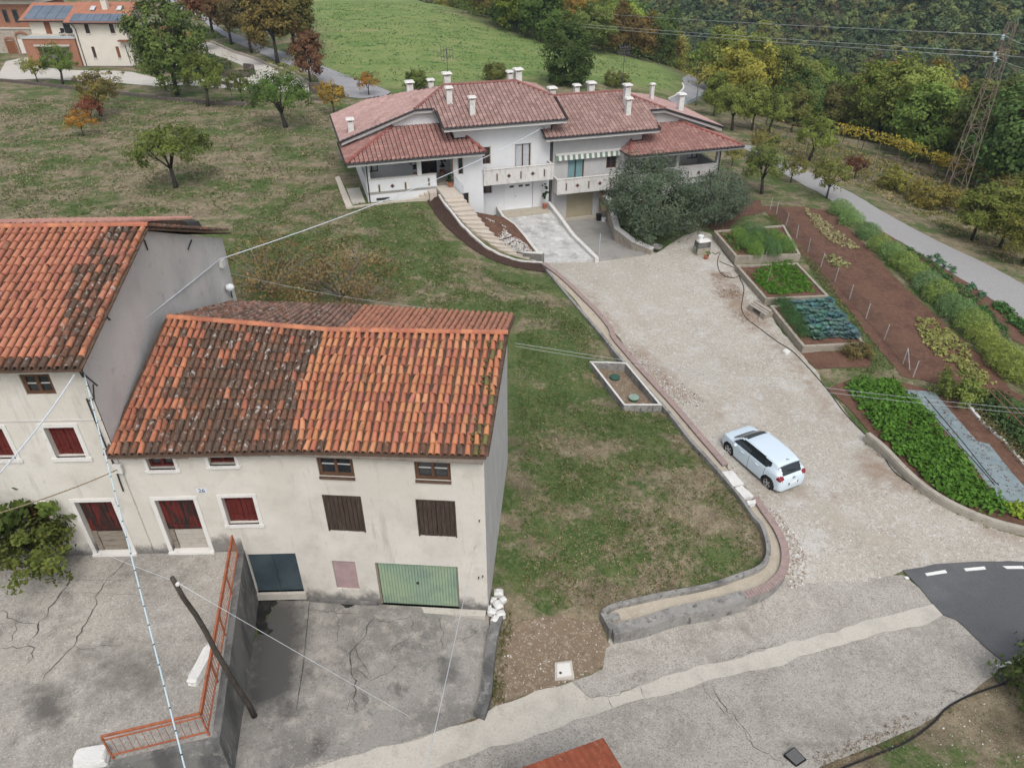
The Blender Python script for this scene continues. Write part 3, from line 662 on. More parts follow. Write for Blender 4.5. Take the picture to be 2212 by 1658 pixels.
o_at2 = rE((1745,482),(1965,478),(1995,572),(1775,580)); o_at2 = (o_at2[0], o_at2[1], o_at2[2], 7.75)
o_bw1 = rF((697,1190),(970,1195),(1000,1385),(730,1370)); o_bw1 = (o_bw1[0], o_bw1[1], o_bw1[2], 7.78)
o_bw2 = rF((1435,1215),(1710,1220),(1725,1405),(1455,1405)); o_bw2 = (o_bw2[0], o_bw2[1], o_bw2[2], 7.78)
o_s1 = rG((760,20),(1030,40),(1072,298),(815,285)); o_s2 = rG((1468,60),(1740,70),(1755,330),(1490,330))
o_blue = frect(EL, 'G', (190,460),(562,460),(605,745),(260,745)); o_blue = (o_blue[0], min(o_blue[1], -.06), o_blue[2], o_blue[3]); o_pink = rG((820,510),(1000,520),(1030,725),(865,725)); o_gar = rG((1145,525),(1775,560),(1785,875),(1195,840))
SR1 = onfac(ER, pt('G', 2000, 900))[0]
wb = MB()
Lops = [o_d26, o_red, o_at1, o_at2]; Rops = [o_bw1, o_bw2, o_s1, o_s2, o_pink, o_gar]
wall_openings(wb, EL, -4.68, 0, .3, EZ+.02, Lops+[o_blue])
wall_openings(wb, ER, 0, SR1, .3, EZ+.02, Rops)
wo = wb.build('wall', m_plaster, HM)
# other walls
p_fr, p_br, p_bl = fp(ER, SR1, 0), np.array([mBr[0]-.28, mBr[1]-.35, 0]), np.array([-11.75, 25.7, 0])
g = MB()
def zat(p, z): return (p[0], p[1], z)
rp = np.array([p_fr[0]*.52+p_br[0]*.48, mRr[1], 0])
g.poly([zat(p_fr, .3), zat(p_br, .3), zat(p_br, mBr[2]-.05), zat(rp, mRr[2]-.06), zat(p_fr, EZ-.02)])
g.poly([zat(p_fr-ER*.22, .3), zat(p_fr-ER*.22, EZ-.05), zat(rp-ER*.22, mRr[2]-.1), zat(p_br-ER*.22, mBr[2]-.1), zat(p_br-ER*.22, .3)])
go = g.build('gable_wall', m_cgable, HM); go['label'] = 'raw grey streaked concrete gable wall'
g = MB(); g.quad(zat(p_br, .3), zat(p_bl, .3), zat(p_bl, 8.1), zat(p_br, mBr[2]-.05)); g.build('wall', m_gplaster, HM)
# damp base and plinth
def grime(e, s0, s1, z0, zt, amp, parent, seed):
    b = MB(); n = max(3, int((s1-s0)/.12)); P = []
    for i in range(n+1):
        s = s0+(s1-s0)*i/n; h = zt+amp*mnoise.noise((s*1.1, seed, .3))+.3*amp*mnoise.noise((s*5, seed, 2.)); P.append((s, max(h, z0+.06)))
    for i in range(n): b.hexa([fp(e, P[i][0], z0, -.02), fp(e, P[i+1][0], z0, -.02), fp(e, P[i+1][0], z0, .006), fp(e, P[i][0], z0, .006), fp(e, P[i][0], P[i][1], -.02), fp(e, P[i+1][0], P[i+1][1], -.02), fp(e, P[i+1][0], P[i+1][1], .006), fp(e, P[i][0], P[i][1], .006)])
    return b.build('damp_patch', m_grime, parent)
part(HM, 'plinth', ER, [(.03, o_gar[0]-.06, .3, 1.2, .006, .09)], m_grime)
# openings' fittings
surround(HM, EL, o_red); shutters(HM, EL, o_red, m_redwood, 3, 'dark red board shutter')
surround(HM, EL, o_at1, .1); casement(HM, EL, (o_at1[0], o_at1[1], o_at1[2]+.05, 7.74), m_redwood, 1)
surround(HM, EL, o_at2, .1); casement(HM, EL, (o_at2[0], o_at2[1], o_at2[2]+.05, 7.74), m_redwood, 1)
part(HM, 'threshold', EL, [(o_d26[0]-.14, o_d26[1]+.14, COURT-.1, COURT+.07, -.2, .09)], m_white)
surround(HM, EL, o_d26, .13, sill=False)
def peeling_door(parent, e, r, lower):
    s0, s1, z0, z1 = r; zm = z0+(z1-z0)*.40; mid = (s0+s1)/2
    d = boards(parent, 'door', e, s0+.01, s1-.01, zm, z1-.01, -.2, -.155, 7, m_redpeel); d['label'] = 'peeling red plank door'
    part(d, 'cross_rail', e, [(s0+.03, s1-.03, zm+.12, zm+.2, -.154, -.13)], m_redpeel)
    l = boards(parent, 'lower_boarding', e, s0+.2, s1-.03, z0+.08, zm-.02, -.17, -.13, 4, lower, vertical=False)
    part(parent, 'brace_post', e, [(s0+.02, s0+.18, z0+.08, zm-.01, -.19, -.12)], m_greywood)
peeling_door(HM, EL, o_d26, m_pallet)
for r in (o_bw1, o_bw2):
    w = casement(HM, ER, (r[0], r[1], r[2], 7.77), m_frame, 2, .06, .11); part(HM, 'brick_sill', ER, [(r[0], r[1], r[2]-.07, r[2], -.02, .05)], m_mortar)
for r in (o_s1, o_s2): shutters(HM, ER, r, m_brownwood, 4, 'weathered dark brown plank shutter', False, .14); part(HM, 'window_frame', ER, [(r[0]-.05, r[0], r[2], r[3]+.05, -.18, .012), (r[1], r[1]+.05, r[2], r[3]+.05, -.18, .012), (r[0], r[1], r[3], r[3]+.05, -.18, .012)], m_brownwood)
bd = part(HM, 'cellar_door', EL, [(o_blue[0]+.01, (o_blue[0]+o_blue[1])/2-.006, o_blue[2], o_blue[3]-.01, -.12, -.07), ((o_blue[0]+o_blue[1])/2+.006, o_blue[1]-.01, o_blue[2], o_blue[3]-.01, -.12, -.07)], m_bluedoor); bd['label'] = 'blue grey double steel door'
part(bd, 'handle', EL, [((o_blue[0]+o_blue[1])/2+.05, (o_blue[0]+o_blue[1])/2+.08, o_blue[2]+.95, o_blue[2]+1.1, -.07, -.04)], m_iron)
part(HM, 'door_sill', EL, [(o_blue[0]-.02, o_blue[1]+.06, o_blue[2]-.3, o_blue[2], -.2, .1)], m_strip)
pk = part(HM, 'boarded_window', ER, [(o_pink[0]+.01, o_pink[1]-.01, o_pink[2]+.01, o_pink[3]-.01, -.09, -.05)], m_pink); pk['label'] = 'pink painted panel over a cellar window'
# ribbed garage door
gd = part(HM, 'garage_door', ER, [(o_gar[0]+.07, o_gar[1]-.05, o_gar[2]+.02, o_gar[3]-.02, -.13, -.10)], m_green); gd['label'] = 'ribbed pale green garage door'
nrb = 26
for i in range(nrb):
    a = o_gar[0]+.08+(o_gar[1]-o_gar[0]-.14)*i/nrb; b_ = (o_gar[1]-o_gar[0]-.14)/nrb
    part(gd, 'rib', ER, [(a+b_*.14, a+b_*.86, o_gar[2]+.03, o_gar[3]-.03, -.099, -.072)], m_green)
for a, c in ((o_gar[0], o_gar[0]+.06), (o_gar[1]-.045, o_gar[1])): part(gd, 'jamb', ER, [(a, c, o_gar[2], o_gar[3], -.15, -.04)], m_greywood)
hb = MB(); hb.lathe(fp(ER, (o_gar[0]+o_gar[1])/2-.02, o_gar[2]+1.15, -.075), [(.05, 0), (.05, .03), (.02, .035), (.02, .07)], 10, axis=tuple(NRt)); hb.build('handle', m_iron, gd)
part(HM, 'garage_sill', ER, [(o_gar[0]-.05, o_gar[1]+.9, .3, o_gar[2], -.1, .25)], m_strip)
# number plate
r = rE((1672,770),(1732,770),(1732,800),(1672,800))
pl = part(HM, 'number_plate', EL, [((r[0]+r[1])/2-.16, (r[0]+r[1])/2+.16, r[2]-.01, r[3]+.01, 0, .015)], m_blueplate)
def digits(parent, e, s, z, h, txt, m):
    cu = bpy.data.curves.new('number', 'FONT'); cu.body = txt; cu.size = h*1.4; cu.extrude = .002; cu.align_x = 'CENTER'; cu.align_y = 'CENTER'
    tmp = bpy.data.objects.new('tmp', cu); COL.objects.link(tmp); dg = bpy.context.evaluated_depsgraph_get(); me = bpy.data.meshes.new_from_object(tmp.evaluated_get(dg)); bpy.data.objects.remove(tmp)
    n = np.array([e[1], -e[0], 0]); M = np.eye(4); M[:3, 0] = e; M[:3, 1] = (0, 0, 1); M[:3, 2] = n; M[:3, 3] = fp(e, s, z, .019)-np.array(ORG[parent]); me.transform(Matrix(M.tolist())); me.materials.clear(); me.materials.append(m)
    return link('number', me, parent)
digits(pl, EL, (r[0]+r[1])/2, (r[2]+r[3])/2, .15, '26', m_num)
# roof
S_front = ruled((mE0, mR0), (mEm, mRm), (mEr, mRr)); S_back = ruled((mBr, mRr), (mBm, mRm), (mB0, mR0))
roof = slab(S_front, HM, 'roof', m_mortar, .07)
slab(S_back, HM, 'rear_roof', m_mortar, .07)
tf = TileField(COPPO, m_tile_o, m_tile_a)
wf = float(np.linalg.norm(mEm-mE0)+np.linalg.norm(mEr-mEm)); sl = float(np.linalg.norm(mRm-mEm))
def tone_m(a, b, c, r):
    k = .478+.006*math.sin(b*9)
    if a < .03: return RND.choice(NEWC[:3]), .55
    if a < .115 and RND.random() < .82-.4*(b < .25): return RND.choice(NEWC[:3]), .25
    if a < k:
        if RND.random() < .07: return RND.choice(NEWC[:3]), .4
        return RND.choice(OLDC), 1.0
    if a > .955 and RND.random() < .25: return (.16, .15, .05), .7
    if b < .06 and RND.random() < .2: return RND.choice(OLDC), .7
    return RND.choice(NEWC), (.55 if RND.random() < .025 else .06)
coppi_slope(tf, S_front, wf, sl, tone_m)
def tone_mb(a, b, c, r):
    if a > .53: return ((.30,.175,.135) if RND.random() < .6 else RND.choice(OLDC)), .9
    return ((.43,.19,.12) if RND.random() < .8 else (.34, .16, .11)), .25
coppi_slope(tf, S_back, float(np.linalg.norm(mBm-mB0)+np.linalg.norm(mBr-mBm)), float(np.linalg.norm(mRm-mBm)), tone_mb)
tf.emit(roof); pans(S_front, wf, sl, roof, m_mortar)
pans(S_back, float(np.linalg.norm(mBm-mB0)+np.linalg.norm(mBr-mBm)), float(np.linalg.norm(mRm-mBm)), roof, m_mortar)
up = np.array([0, 0, .10]); ridge_tiles(roof, [mR0+up, (mR0+mRm)/2+up, mRm+up, (mRm+mRr)/2+up, mRr+up], None)
# moss cushions on the verge tiles
mb_ = MB()
for i in range(26):
    a = RND.choice((.957, .975, .985)); b_ = RND.random(); p = S_front(a, b_); rr = RND.uniform(.04, .08); mb_.lathe(p+np.array([0, 0, .13]), [(rr*.7, 0), (rr, rr*.3), (rr*.6, rr*.7)], 7)
mo = mb_.build('moss', mat('roof_moss', (.09,.085,.03), [((.16,.15,.07), 9, .5, .7, .8), ((.4,.4,.36), 6, .62, .7, .8)]), roof); mo['kind'] = 'stuff'
# eave underside, gutter brackets, bit of corrugated sheet under the left end of the eave
fb = MB(); fb.obox(fp(EL, -4.68, EZ-.16, 0), EL*4.6, NL*.3, (0, 0, .06)); fb.obox(fp(ER, 0, EZ-.17, 0), ER*SR1, NRt*.26, (0, 0, .06)); fb.build('eave_board', m_fascia, HM)
m_rustsheet = mat('brown_sheet', (.10,.055,.04), [((.17,.10,.07), 4, .45, .65, .8)])
b = MB(); n = 40; P0 = at(*pt('E', 900, 520), 7.85); P1 = at(*pt('E', 1585, 515), 7.85)
for i in range(n):
    a0, a1 = P0+(P1-P0)*i/n, P0+(P1-P0)*(i+1)/n; z0, z1 = .012*math.sin(i*1.2), .012*math.sin((i+1)*1.2); f_ = np.array([0, .35, .02])
    b.hexa([a0+[0,0,z0-.012], a1+[0,0,z1-.012], a1+f_+[0,0,z1-.012], a0+f_+[0,0,z0-.012], a0+[0,0,z0], a1+[0,0,z1], a1+f_+[0,0,z1], a0+f_+[0,0,z0]])
b.build('eave_sheet', m_rustsheet, HM)
for k, x, y in (('F', 345, 1195), ('F', 1130, 1205), ('F', 1915, 1250)):
    p = at(*pt(k, x, y), EZ-.15); b = MB(); b.tube([p+np.array([0, .3, .1]), p+np.array([0, .05, .08]), p+np.array([0, -.05, -.02]), p+np.array([.05, -.08, -.08]), p+np.array([.09, -.02, -.05])], .011, 5); b.build('gutter_hook', m_iron, HM)
for (x, y) in ((1935, 205), (1930, 632), (1960, 622)):
    s, z = onfac(ER, pt('G', x, y)); b = MB(); b.tube([fp(ER, s, z, -.02), fp(ER, s, z, .09)], .02, 6); b.build('wall_hook', m_iron, HM)

# ---- left house (taller)
HL = thing('tall_farmhouse', (-16, 20, 2.5), 'taller cream farmhouse with orange clay roof and red shutters at the left edge', 'house')
LZ = 11.05
SL0 = -12.4; SL1 = -4.69
l_att = frect(EL, 'D', (160,1352),(400,1342),(492,1518),(222,1522)); l_att = (l_att[0], l_att[1], l_att[2], min(l_att[3], LZ-.15))
l_w2 = rE((370,255),(620,250),(730,500),(480,512)); w2w = l_w2[1]-l_w2[0]
x3 = onfac(EL, pt('E', 85, 400))[0]; l_w3 = (x3-w2w, x3, l_w2[2], l_w2[3])
l_d1 = rE((615,885),(940,875),(1115,1292),(830,1305)); l_d1 = (l_d1[0], l_d1[1], COURT, l_d1[3])
x4 = onfac(EL, pt('E', 400, 960))[0]; l_w4 = (x4-w2w, x4, l_d1[3]-1.25, l_d1[3]-.02)
ops = [l_att, l_w2, l_w3, l_d1, l_w4]
wb = MB(); wall_openings(wb, EL, SL0, SL1, 1.0, LZ, ops); wb.build('wall', m_plaster, HL)
lEr = at(153, 803, LZ); lEr = np.array([-11.52, 16.22, LZ]); lE0 = lEr-EL*7.9
zr = atY(317, 492, 21.7)[2]; lRr = np.array([-11.52, 21.7, zr]); lR0 = lRr-EL*7.9
bq = atY(484, 502, 28.0); lBr = np.array([-11.52, 28.0, bq[2]]); lB0 = lBr-EL*7.9
gx = -11.75
g = MB(); g.poly([(gx, 16.62, 1.0), (gx, 27.6, 1.0), (gx, 27.6, lBr[2]-.08), (gx, 21.7, zr-.09), (gx, 16.62, LZ-.02)])
x0 = fp(EL, SL0, 0); g.poly([(x0[0], x0[1], 1), (x0[0], x0[1], LZ), (x0[0], 21.5, zr-.1), (x0[0], 27.6, lBr[2]-.1), (x0[0], 27.6, 1)]); g.quad((gx, 27.6, 1), (x0[0], 27.6, 1), (x0[0], 27.6, lBr[2]-.1), (gx, 27.6, lBr[2]-.1))
g.build('gable_wall', m_gplaster, HL)
Sf = ruled((lE0, lR0), (lEr, lRr)); Sb = ruled((lBr, lRr), (lB0, lR0))
roofL = slab(Sf, HL, 'roof', m_mortar); slab(Sb, HL, 'rear_roof', m_mortar)
tfl = TileField(COPPO, m_tile_o, m_tile_a); slL = float(np.linalg.norm(lRr-lEr))
def tone_l(a, b, c, r):
    k = .835+.03*math.sin(b*7)
    if b < .05: return RND.choice(OLDC), .9
    if a > .985: return RND.choice(NEWC[:3]), .6
    if a > k: return (RND.choice(OLDC), 1.) if RND.random() < .68 else (RND.choice(PALEC), .4)
    return RND.choice(PALEC), (.6 if RND.random() < .03 else .05)
coppi_slope(tfl, Sf, 7.9, slL, tone_l, .222, .37); coppi_slope(tfl, Sb, 7.9, float(np.linalg.norm(lRr-lBr)), lambda a, b, c, r: (RND.choice(OLDC), .8), .222, .37)
tfl.emit(roofL); pans(Sf, 7.9, slL, roofL, m_mortar, .222, .37); ridge_tiles(roofL, [lR0+up, lRr+up], None)
fb = MB(); fb.obox(fp(EL, SL0, LZ-.15, 0), EL*(SL1-SL0), NL*.3, (0, 0, .06)); fb.build('eave_board', m_fascia, HL)
casement(HL, EL, l_att, m_frame, 2, .05, .1)
for w in (l_w2, l_w3): surround(HL, EL, w, .13); shutters(HL, EL, w, m_redwood, 3, 'dark red board shutter')
surround(HL, EL, l_w4, .1); shutters(HL, EL, l_w4, m_redpeel, 4, 'peeling red louvred shutter')
surround(HL, EL, l_d1, .13, sill=False); part(HL, 'threshold', EL, [(l_d1[0]-.14, l_d1[1]+.14, COURT-.1, COURT+.07, -.2, .09)], m_white); peeling_door(HL, EL, l_d1, m_greywood)
part(HL, 'string_course', EL, [(SL0, SL1, onfac(EL, pt('E', 300, 195))[1]-.03, onfac(EL, pt('E', 300, 195))[1]+.01, 0, .02)], m_gplaster)
# pipe and brackets at the corner
b = MB(); P = [onfac(EL, pt('E', x, y)) for x, y in ((735, 5), (820, 220), (905, 425), (980, 600), (1045, 785))]; b.tube([fp(EL, s, z, .04) for s, z in P], .022, 6); b.build('wall_cable', m_iron, HL)
def ong_(px): d = ray(*px); t = (gx-CAMP[0])/d[0]; return CAMP+d*t
for (x, y, x2, y2) in ((1210,215,1235,300),(1610,215,1575,295),(875,845,915,890)): b = MB(); b.tube([ong_(pt('D', x, y))+[.03,0,0], ong_(pt('D', x2, y2))+[.05,0,0]], .025, 5); b.build('wall_tie', m_iron, HL)
# shallower patch of pink tiles on the far slope, seen edge-on over the ridge
xr = -13.05; r1 = np.array([xr, 21.85, zr+.02]); r0 = r1-EL*6.3; a1 = np.array([xr, 28.3, zr-2.3]); a0 = a1-EL*6.3
Sp = ruled((a1, r1), (a0, r0)); rp_ = slab(Sp, HL, 'pink_tiled_slope', m_mortar, .3)
ta = TileField(COPPO, m_tile_o, m_tile_a); coppi_slope(ta, Sp, 6.3, float(np.linalg.norm(r1-a1)), lambda a, b, c, r: ((.50,.26,.21), .05), .222, .37); ta.emit(rp_, 60)
b = MB(); b.hexa([(xr-.05,27.2,zr-2.1),(xr+.3,27.2,zr-2.15),(xr+.3,28.3,zr-2.6),(xr-.05,28.3,zr-2.55),(xr-.05,27.2,zr-1.88),(xr+.2,27.2,zr-1.95),(xr+.2,28.3,zr-2.34),(xr-.05,28.3,zr-2.26)]); b.build('verge_flashing', m_iron, rp_)
# ================================================================== courtyard, retaining wall, railing, forecourt details
m_rwall = mat('mossy_retaining_wall', (.17,.168,.16), [((.08,.08,.079), 1.3, .44, .60, .9, (1, 1, .4), 6), ((.36,.35,.33), 2.6, .56, .68, .65, (1, 1, .6), 6), ((.055,.055,.055), 5, .58, .7, .8, (2, 2, .4))], bump=(12, .5))
m_rust = mat('rust_paint', (.36,.12,.06), [((.22,.075,.045), 6, .48, .64, .8), ((.45,.19,.10), 10, .58, .7, .6), ((.12,.05,.035), 16, .6, .7, .6)], rough=.7)
m_court = mat('courtyard_concrete', (.35,.327,.288), [((.25,.235,.212), .4, .42, .60, .85, None, 6), ((.155,.142,.128), .75, .55, .68, .8, None, 7), ((.43,.41,.375), 1.6, .5, .66, .65, None, 6), ((.16,.148,.132), 16, .51, .63, .55, None, 5), ((.60,.575,.53), 21, .54, .65, .5, None, 5)], bump=(22, .4))
m_crack = mat('crack_shadow', (.075,.07,.062))  # dark tone of the concrete cracks and the lid's lifting hole
m_stone = mat('white_limestone', (.64,.635,.61), [((.52,.51,.49), 3, .5, .68, .6), ((.30,.29,.28), 14, .62, .72, .7)], bump=(18, .4))
cA, cB, cC = at(*pt('M', 1672, 172), COURT), at(*pt('M', 1512, 1470), COURT), at(*pt('M', 760, 1648), COURT)
cD = cC+(cC-cB)*3.0; fl = fp(EL, -13.5, COURT, 0); fr = fp(ER, .02, COURT, -.05); cA2 = np.array([cA[0], fr[1]-.02, COURT])
fl2 = fl+NL*-.02
sA = (cA2[0]-BEND[0])/EL[0]
cpoly = [fp(EL, -13.5, 0, .004), fp(EL, sA, 0, .004), cA2+NL*.05, cB, cC, cD, np.array([-26, 4, 0])]
b = MB(); b.prism([(p[0], p[1], .6) for p in cpoly][::-1], [(p[0], p[1], COURT-.01) for p in cpoly][::-1])
court = b.build('courtyard', m_court); court['kind'] = 'structure'
def crack(parent, P, w=.02, lift=.006, zc=None, jag=.04):
    P = resample(smooth_path(P, 3), .16); b = MB(); L = []
    for i, p in enumerate(P):
        d = P[min(i+1, len(P)-1)]-P[max(i-1, 0)]; n = np.array([-d[1], d[0], 0])/max(1e-6, math.hypot(d[0], d[1])); p = p+n*RND.gauss(0, jag); ww = .55*w*RND.uniform(.3, 1.5)*min(1, .3+4*min(i, len(P)-1-i)/len(P))
        z = (T(p[0], p[1]) if zc is None else zc)+lift; L.append(((p+n*ww)[0], (p+n*ww)[1], z)); L.append(((p-n*ww)[0], (p-n*ww)[1], z))
    b.add(L, [(2*i, 2*i+1, 2*i+3, 2*i+2) for i in range(len(P)-1)]); o = b.build('crack', m_crack, parent); return o
def cc(k, *xy): return [at(*pt(k, x, y), COURT) for x, y in xy]
crack(court, cc('M', (495,345),(415,465),(340,560),(260,690),(200,800)), .03, zc=COURT); crack(court, cc('M', (925,185),(785,305),(690,430),(640,580),(555,735),(490,825),(365,950),(262,1080)), .026, zc=COURT)
crack(court, cc('M', (0,555),(110,640),(170,635),(270,662)), .018, zc=COURT); crack(court, cc('M', (0,832),(210,820),(225,850),(190,930)), .018, zc=COURT); crack(court, cc('M', (490,828),(700,808),(860,795)), .012, zc=COURT); crack(court, cc('M', (0,438),(600,440),(1240,465)), .008, zc=COURT, jag=.005); crack(court, cc('M', (0,335),(600,350),(1190,360)), .007, zc=COURT, jag=.005)
crack(court, cc('M', (110,640),(95,740),(50,800)), .01, zc=COURT)
# retaining wall with a coping kerb
RW = thing('retaining_wall', tuple(np.append(cB[:2], 1.0)), 'blackened concrete retaining wall holding up the courtyard beside the sunken forecourt', 'wall')
b = MB(); off = np.array([.12, 0, 0])
def wseg(b, p, q, t, z0, z1):
    d = (q-p)[:2]; d = d/np.linalg.norm(d); n = np.array([-d[1], d[0], 0])*t; z = lambda v, h: (v[0], v[1], h)
    b.hexa([z(p, z0), z(q, z0), z(q+n, z0), z(p+n, z0), z(p, z1), z(q, z1), z(q+n, z1), z(p+n, z1)])
wseg(b, cA2+[.08,0,0], cB+[.08,-.06,0], -.14 if False else -.2, .3, COURT+.03); b.build('side_wall', m_rwall, RW)
b = MB(); wseg(b, cB+[.06,-.03,0], cD+[0,-.03,0], -.18, .3, COURT+.026); b.build('front_wall', m_rwall, RW)
# railing
RA, RB, RC = at(*pt('M', 1660, 190), COURT+.03), at(*pt('M', 1455, 1430), COURT+.03), at(*pt('M', 790, 1592), COURT+.03)
RA[1] = min(RA[1], fr[1]-.15)
RL = thing('railing', tuple(RB), 'rusty orange iron railing along two edges of the concrete courtyard', 'railing')
hz = np.array([0, 0, 1.0]); TOPH = .98
def rail_run(P, Q, npost, gapbars, opens=()):
    L = np.linalg.norm(Q-P); d = (Q-P)/L
    for h, w, nm in ((TOPH, .028, 'top_rail'), (TOPH-.16, .016, 'upper_rail'), (.16, .018, 'bottom_rail')):
        b = MB(); b.obox(P+hz*(h-w)-np.cross(d, hz)*w, d*L, np.cross(d, hz)*2*w, hz*2*w); b.build(nm, m_rust, RL)
    for i in range(npost):
        p = P+(Q-P)*i/(npost-1); b = MB(); b.obox(p-d*.02-np.cross(d, hz)*.02, d*.04, np.cross(d, hz)*.04, hz*(TOPH-.03)); b.build('post', m_rust, RL)
    n = int(L/gapbars); 
    for i in range(1, n):
        p = P+(Q-P)*i/n
        b = MB(); q = p+np.array([RND.uniform(-.01, .01), RND.uniform(-.01, .01), 0]); b.tube([p+hz*.16, q+hz*(TOPH-.16)], .0075, 5); b.build('bar', m_rust, RL)
rail_run(RA, RB, 5, .135); rail_run(RB, RC, 2, .17)
# white stone blocks on the courtyard
def rough_block(name, c, sx, sy, sz, rot, m, label, cat, group=None, seed=0, parent=None, taper=.9):
    r = random.Random(seed); b = MB(); vs = []
    for k, zz in enumerate((0, .25, .75, 1)):
        sc_ = (1, 1.02, 1.0, taper)[k]
        for i in range(12):
            a = 2*math.pi*i/12; ca, sa = math.cos(a), math.sin(a); x = sx/2*math.copysign(abs(ca)**.35, ca)*sc_; y = sy/2*math.copysign(abs(sa)**.35, sa)*sc_
            x += r.uniform(-.03, .03)*sx; y += r.uniform(-.03, .03)*sy
            X = x*math.cos(rot)-y*math.sin(rot); Y = x*math.sin(rot)+y*math.cos(rot); vs.append((c[0]+X, c[1]+Y, c[2]+sz*zz+r.uniform(-.012, .012)))
    b.add(vs, [tuple(range(12))[::-1], tuple(range(36, 48))]+[(k*12+i, k*12+(i+1) % 12, (k+1)*12+(i+1) % 12, (k+1)*12+i) for k in range(3) for i in range(12)])
    if parent is not None: return b.build(name, m, parent)
    o = b.build(name, m, None, loc=tuple(c)); return tag(o, label, cat, group)
rough_block('stone_block', at(*pt('M', 650, 1610), COURT), .78, .5, .3, .2, m_stone, 'squat white stone block at the end of the courtyard railing', 'stone', seed=3)
rough_block('stone_slab', at(*pt('M', 1415, 950), COURT), .34, 1.25, .22, -.12, m_stone, 'long white stone slab lying inside the courtyard railing', 'stone', seed=4)
# old timber pole standing in the forecourt
pb = hit(*pt('M', 1672, 1300)); pb[0] += .42; _r = ray(*pt('M', 1205, 335)); ptp = CAMP+_r*((pb[0]-.06)/_r[0])
m_pole = mat('tarred_pole', (.075,.062,.052), [((.13,.115,.10), 4, .5, .66, .7, (6, 6, .5)), ((.035,.03,.027), 3, .5, .66, .7)], bump=(20, .4, (5, 5, .4)))
PL = thing('timber_pole', tuple(pb), 'dark weathered timber pole rising from the forecourt past the railing', 'pole')
n = 9; P = [pb+(ptp-pb)*i/n+np.array([.025*math.sin(i*1.3), .02*math.sin(i*2.1), 0]) for i in range(n+1)]; b = MB(); b.tube(P, [.085-.03*i/n for i in range(n+1)], 9); b.build('shaft', m_pole, PL, True)
b = MB(); b.lathe(ptp+np.array([.05, 0, -.25]), [(.03, 0), (.05, .02), (.05, .07), (.02, .1)], 8); b.build('insulator', m_white, PL)
# forecourt cracks, joint, stains
FC = bpy.data.objects['forecourt']
crack(FC, H_('G', (660,800),(640,1000),(610,1300),(560,1650)), .028, .052, jag=.006)
crack(FC, H_('G', (1160,945),(1100,990),(1075,1085),(1000,1160),(970,1250),(965,1330),(1000,1420),(1010,1500),(1000,1600),(1020,1658)), .035, .052)
for P in (((1000,1160),(1040,1250),(1090,1340),(1110,1400)),((965,1330),(1050,1370),(1100,1420)),((1010,1480),(940,1560),(930,1650)),((1020,1500),(1090,1540),(1080,1640)),((1010,1600),(1060,1640)),((1100,1420),(1250,1360),(1330,1300)),((870,930),(870,1130)),((660,880),(760,900),(930,920),(1040,910)),((1420,930),(1440,1050),(1600,1130)),((1650,930),(1650,1180)),((1250,1240),(1320,1150),(1440,1070)),((1970,1020),(1800,1130)),((1420,940),(1240,980),(1160,950))): crack(FC, H_('G', *P), .016, .052)
m_algae = mat('black_algae', (.018,.018,.017), [((.06,.058,.055), 3, .5, .65, .7)])
def stain(poly, name='damp_stain'): return sheet(name, poly, m_algae, .051, .12, .14, parent=FC, kind=None)
stain(H_('G', (255,800),(400,800),(420,840),(370,870),(330,930),(345,990),(390,1040),(350,1075),(270,1070),(240,960)))
stain(H_('G', (300,792),(660,792),(655,812),(480,815),(320,820))); stain(H_('G', (660,800),(700,800),(850,820),(1000,850),(960,870),(840,838),(670,815)))
# broken kerb on the right of the forecourt
KB = thing('forecourt_kerb', tuple(hit(1068, 1400)), 'rough concrete kerb wall edging the forecourt beside the stony patch', 'kerb')
kp = [hit(*pt('K', x, y)) for x, y in ((150,560),(150,640),(120,740),(100,860),(85,1000),(75,1120),(55,1230),(20,1320))]
b = MB(); b.wallpath(smooth_path(kp, 2), .34, -.3, .30); b.build('kerb_wall', m_rwall, KB)
for i, (x, y, s) in enumerate(((155,470,.34),(185,515,.26),(120,520,.26),(150,560,.38),(110,600,.3),(165,620,.34),(130,655,.3),(90,575,.24))):
    c = hit(*pt('K', x, y)); rough_block('rubble_stone', c+np.array([0, 0, .1]), s, s*.8, s*.75, i*.7, m_stone, None, None, seed=20+i, parent=KB, taper=.6)
# corrugated rusty shed roof in the near foreground
m_rustroof = mat('rusty_corrugated', (.22,.062,.032), [((.15,.045,.026), 2.2, .45, .62, .8), ((.30,.10,.055), 5, .52, .68, .7), ((.52,.40,.30), 11, .63, .69, .7)], rough=.85)
q0, q1, q2 = at(1303, 1592, 3.0), at(1126, 1657, 2.95), at(1343, 1657, 2.95)
e1 = (q1-q0)/np.linalg.norm(q1-q0); e2 = (q2-q0)/np.linalg.norm(q2-q0)
SH = thing('shed', (float(q0[0]), float(q0[1]-1.5), .8), 'corner of a rusty red corrugated shed roof at the bottom edge', 'shed')
b = MB(); n = 46; wv = lambda i: np.array([0, 0, .018*math.sin(i*math.pi/2)])
for i in range(n*2):
    a0, a1 = q0+e1*(4.2*i/(2*n)), q0+e1*(4.2*(i+1)/(2*n)); r = .03*math.sin(i*.9)
    b.hexa([a0+wv(i)-[0,0,.012], a1+wv(i+1)-[0,0,.012], a1+e2*3.2+wv(i+1)-[0,0,.012], a0+e2*3.2+wv(i)-[0,0,.012], a0+wv(i), a1+wv(i+1), a1+e2*3.2+wv(i+1), a0+e2*3.2+wv(i)])
b.build('roof', m_rustroof, SH)
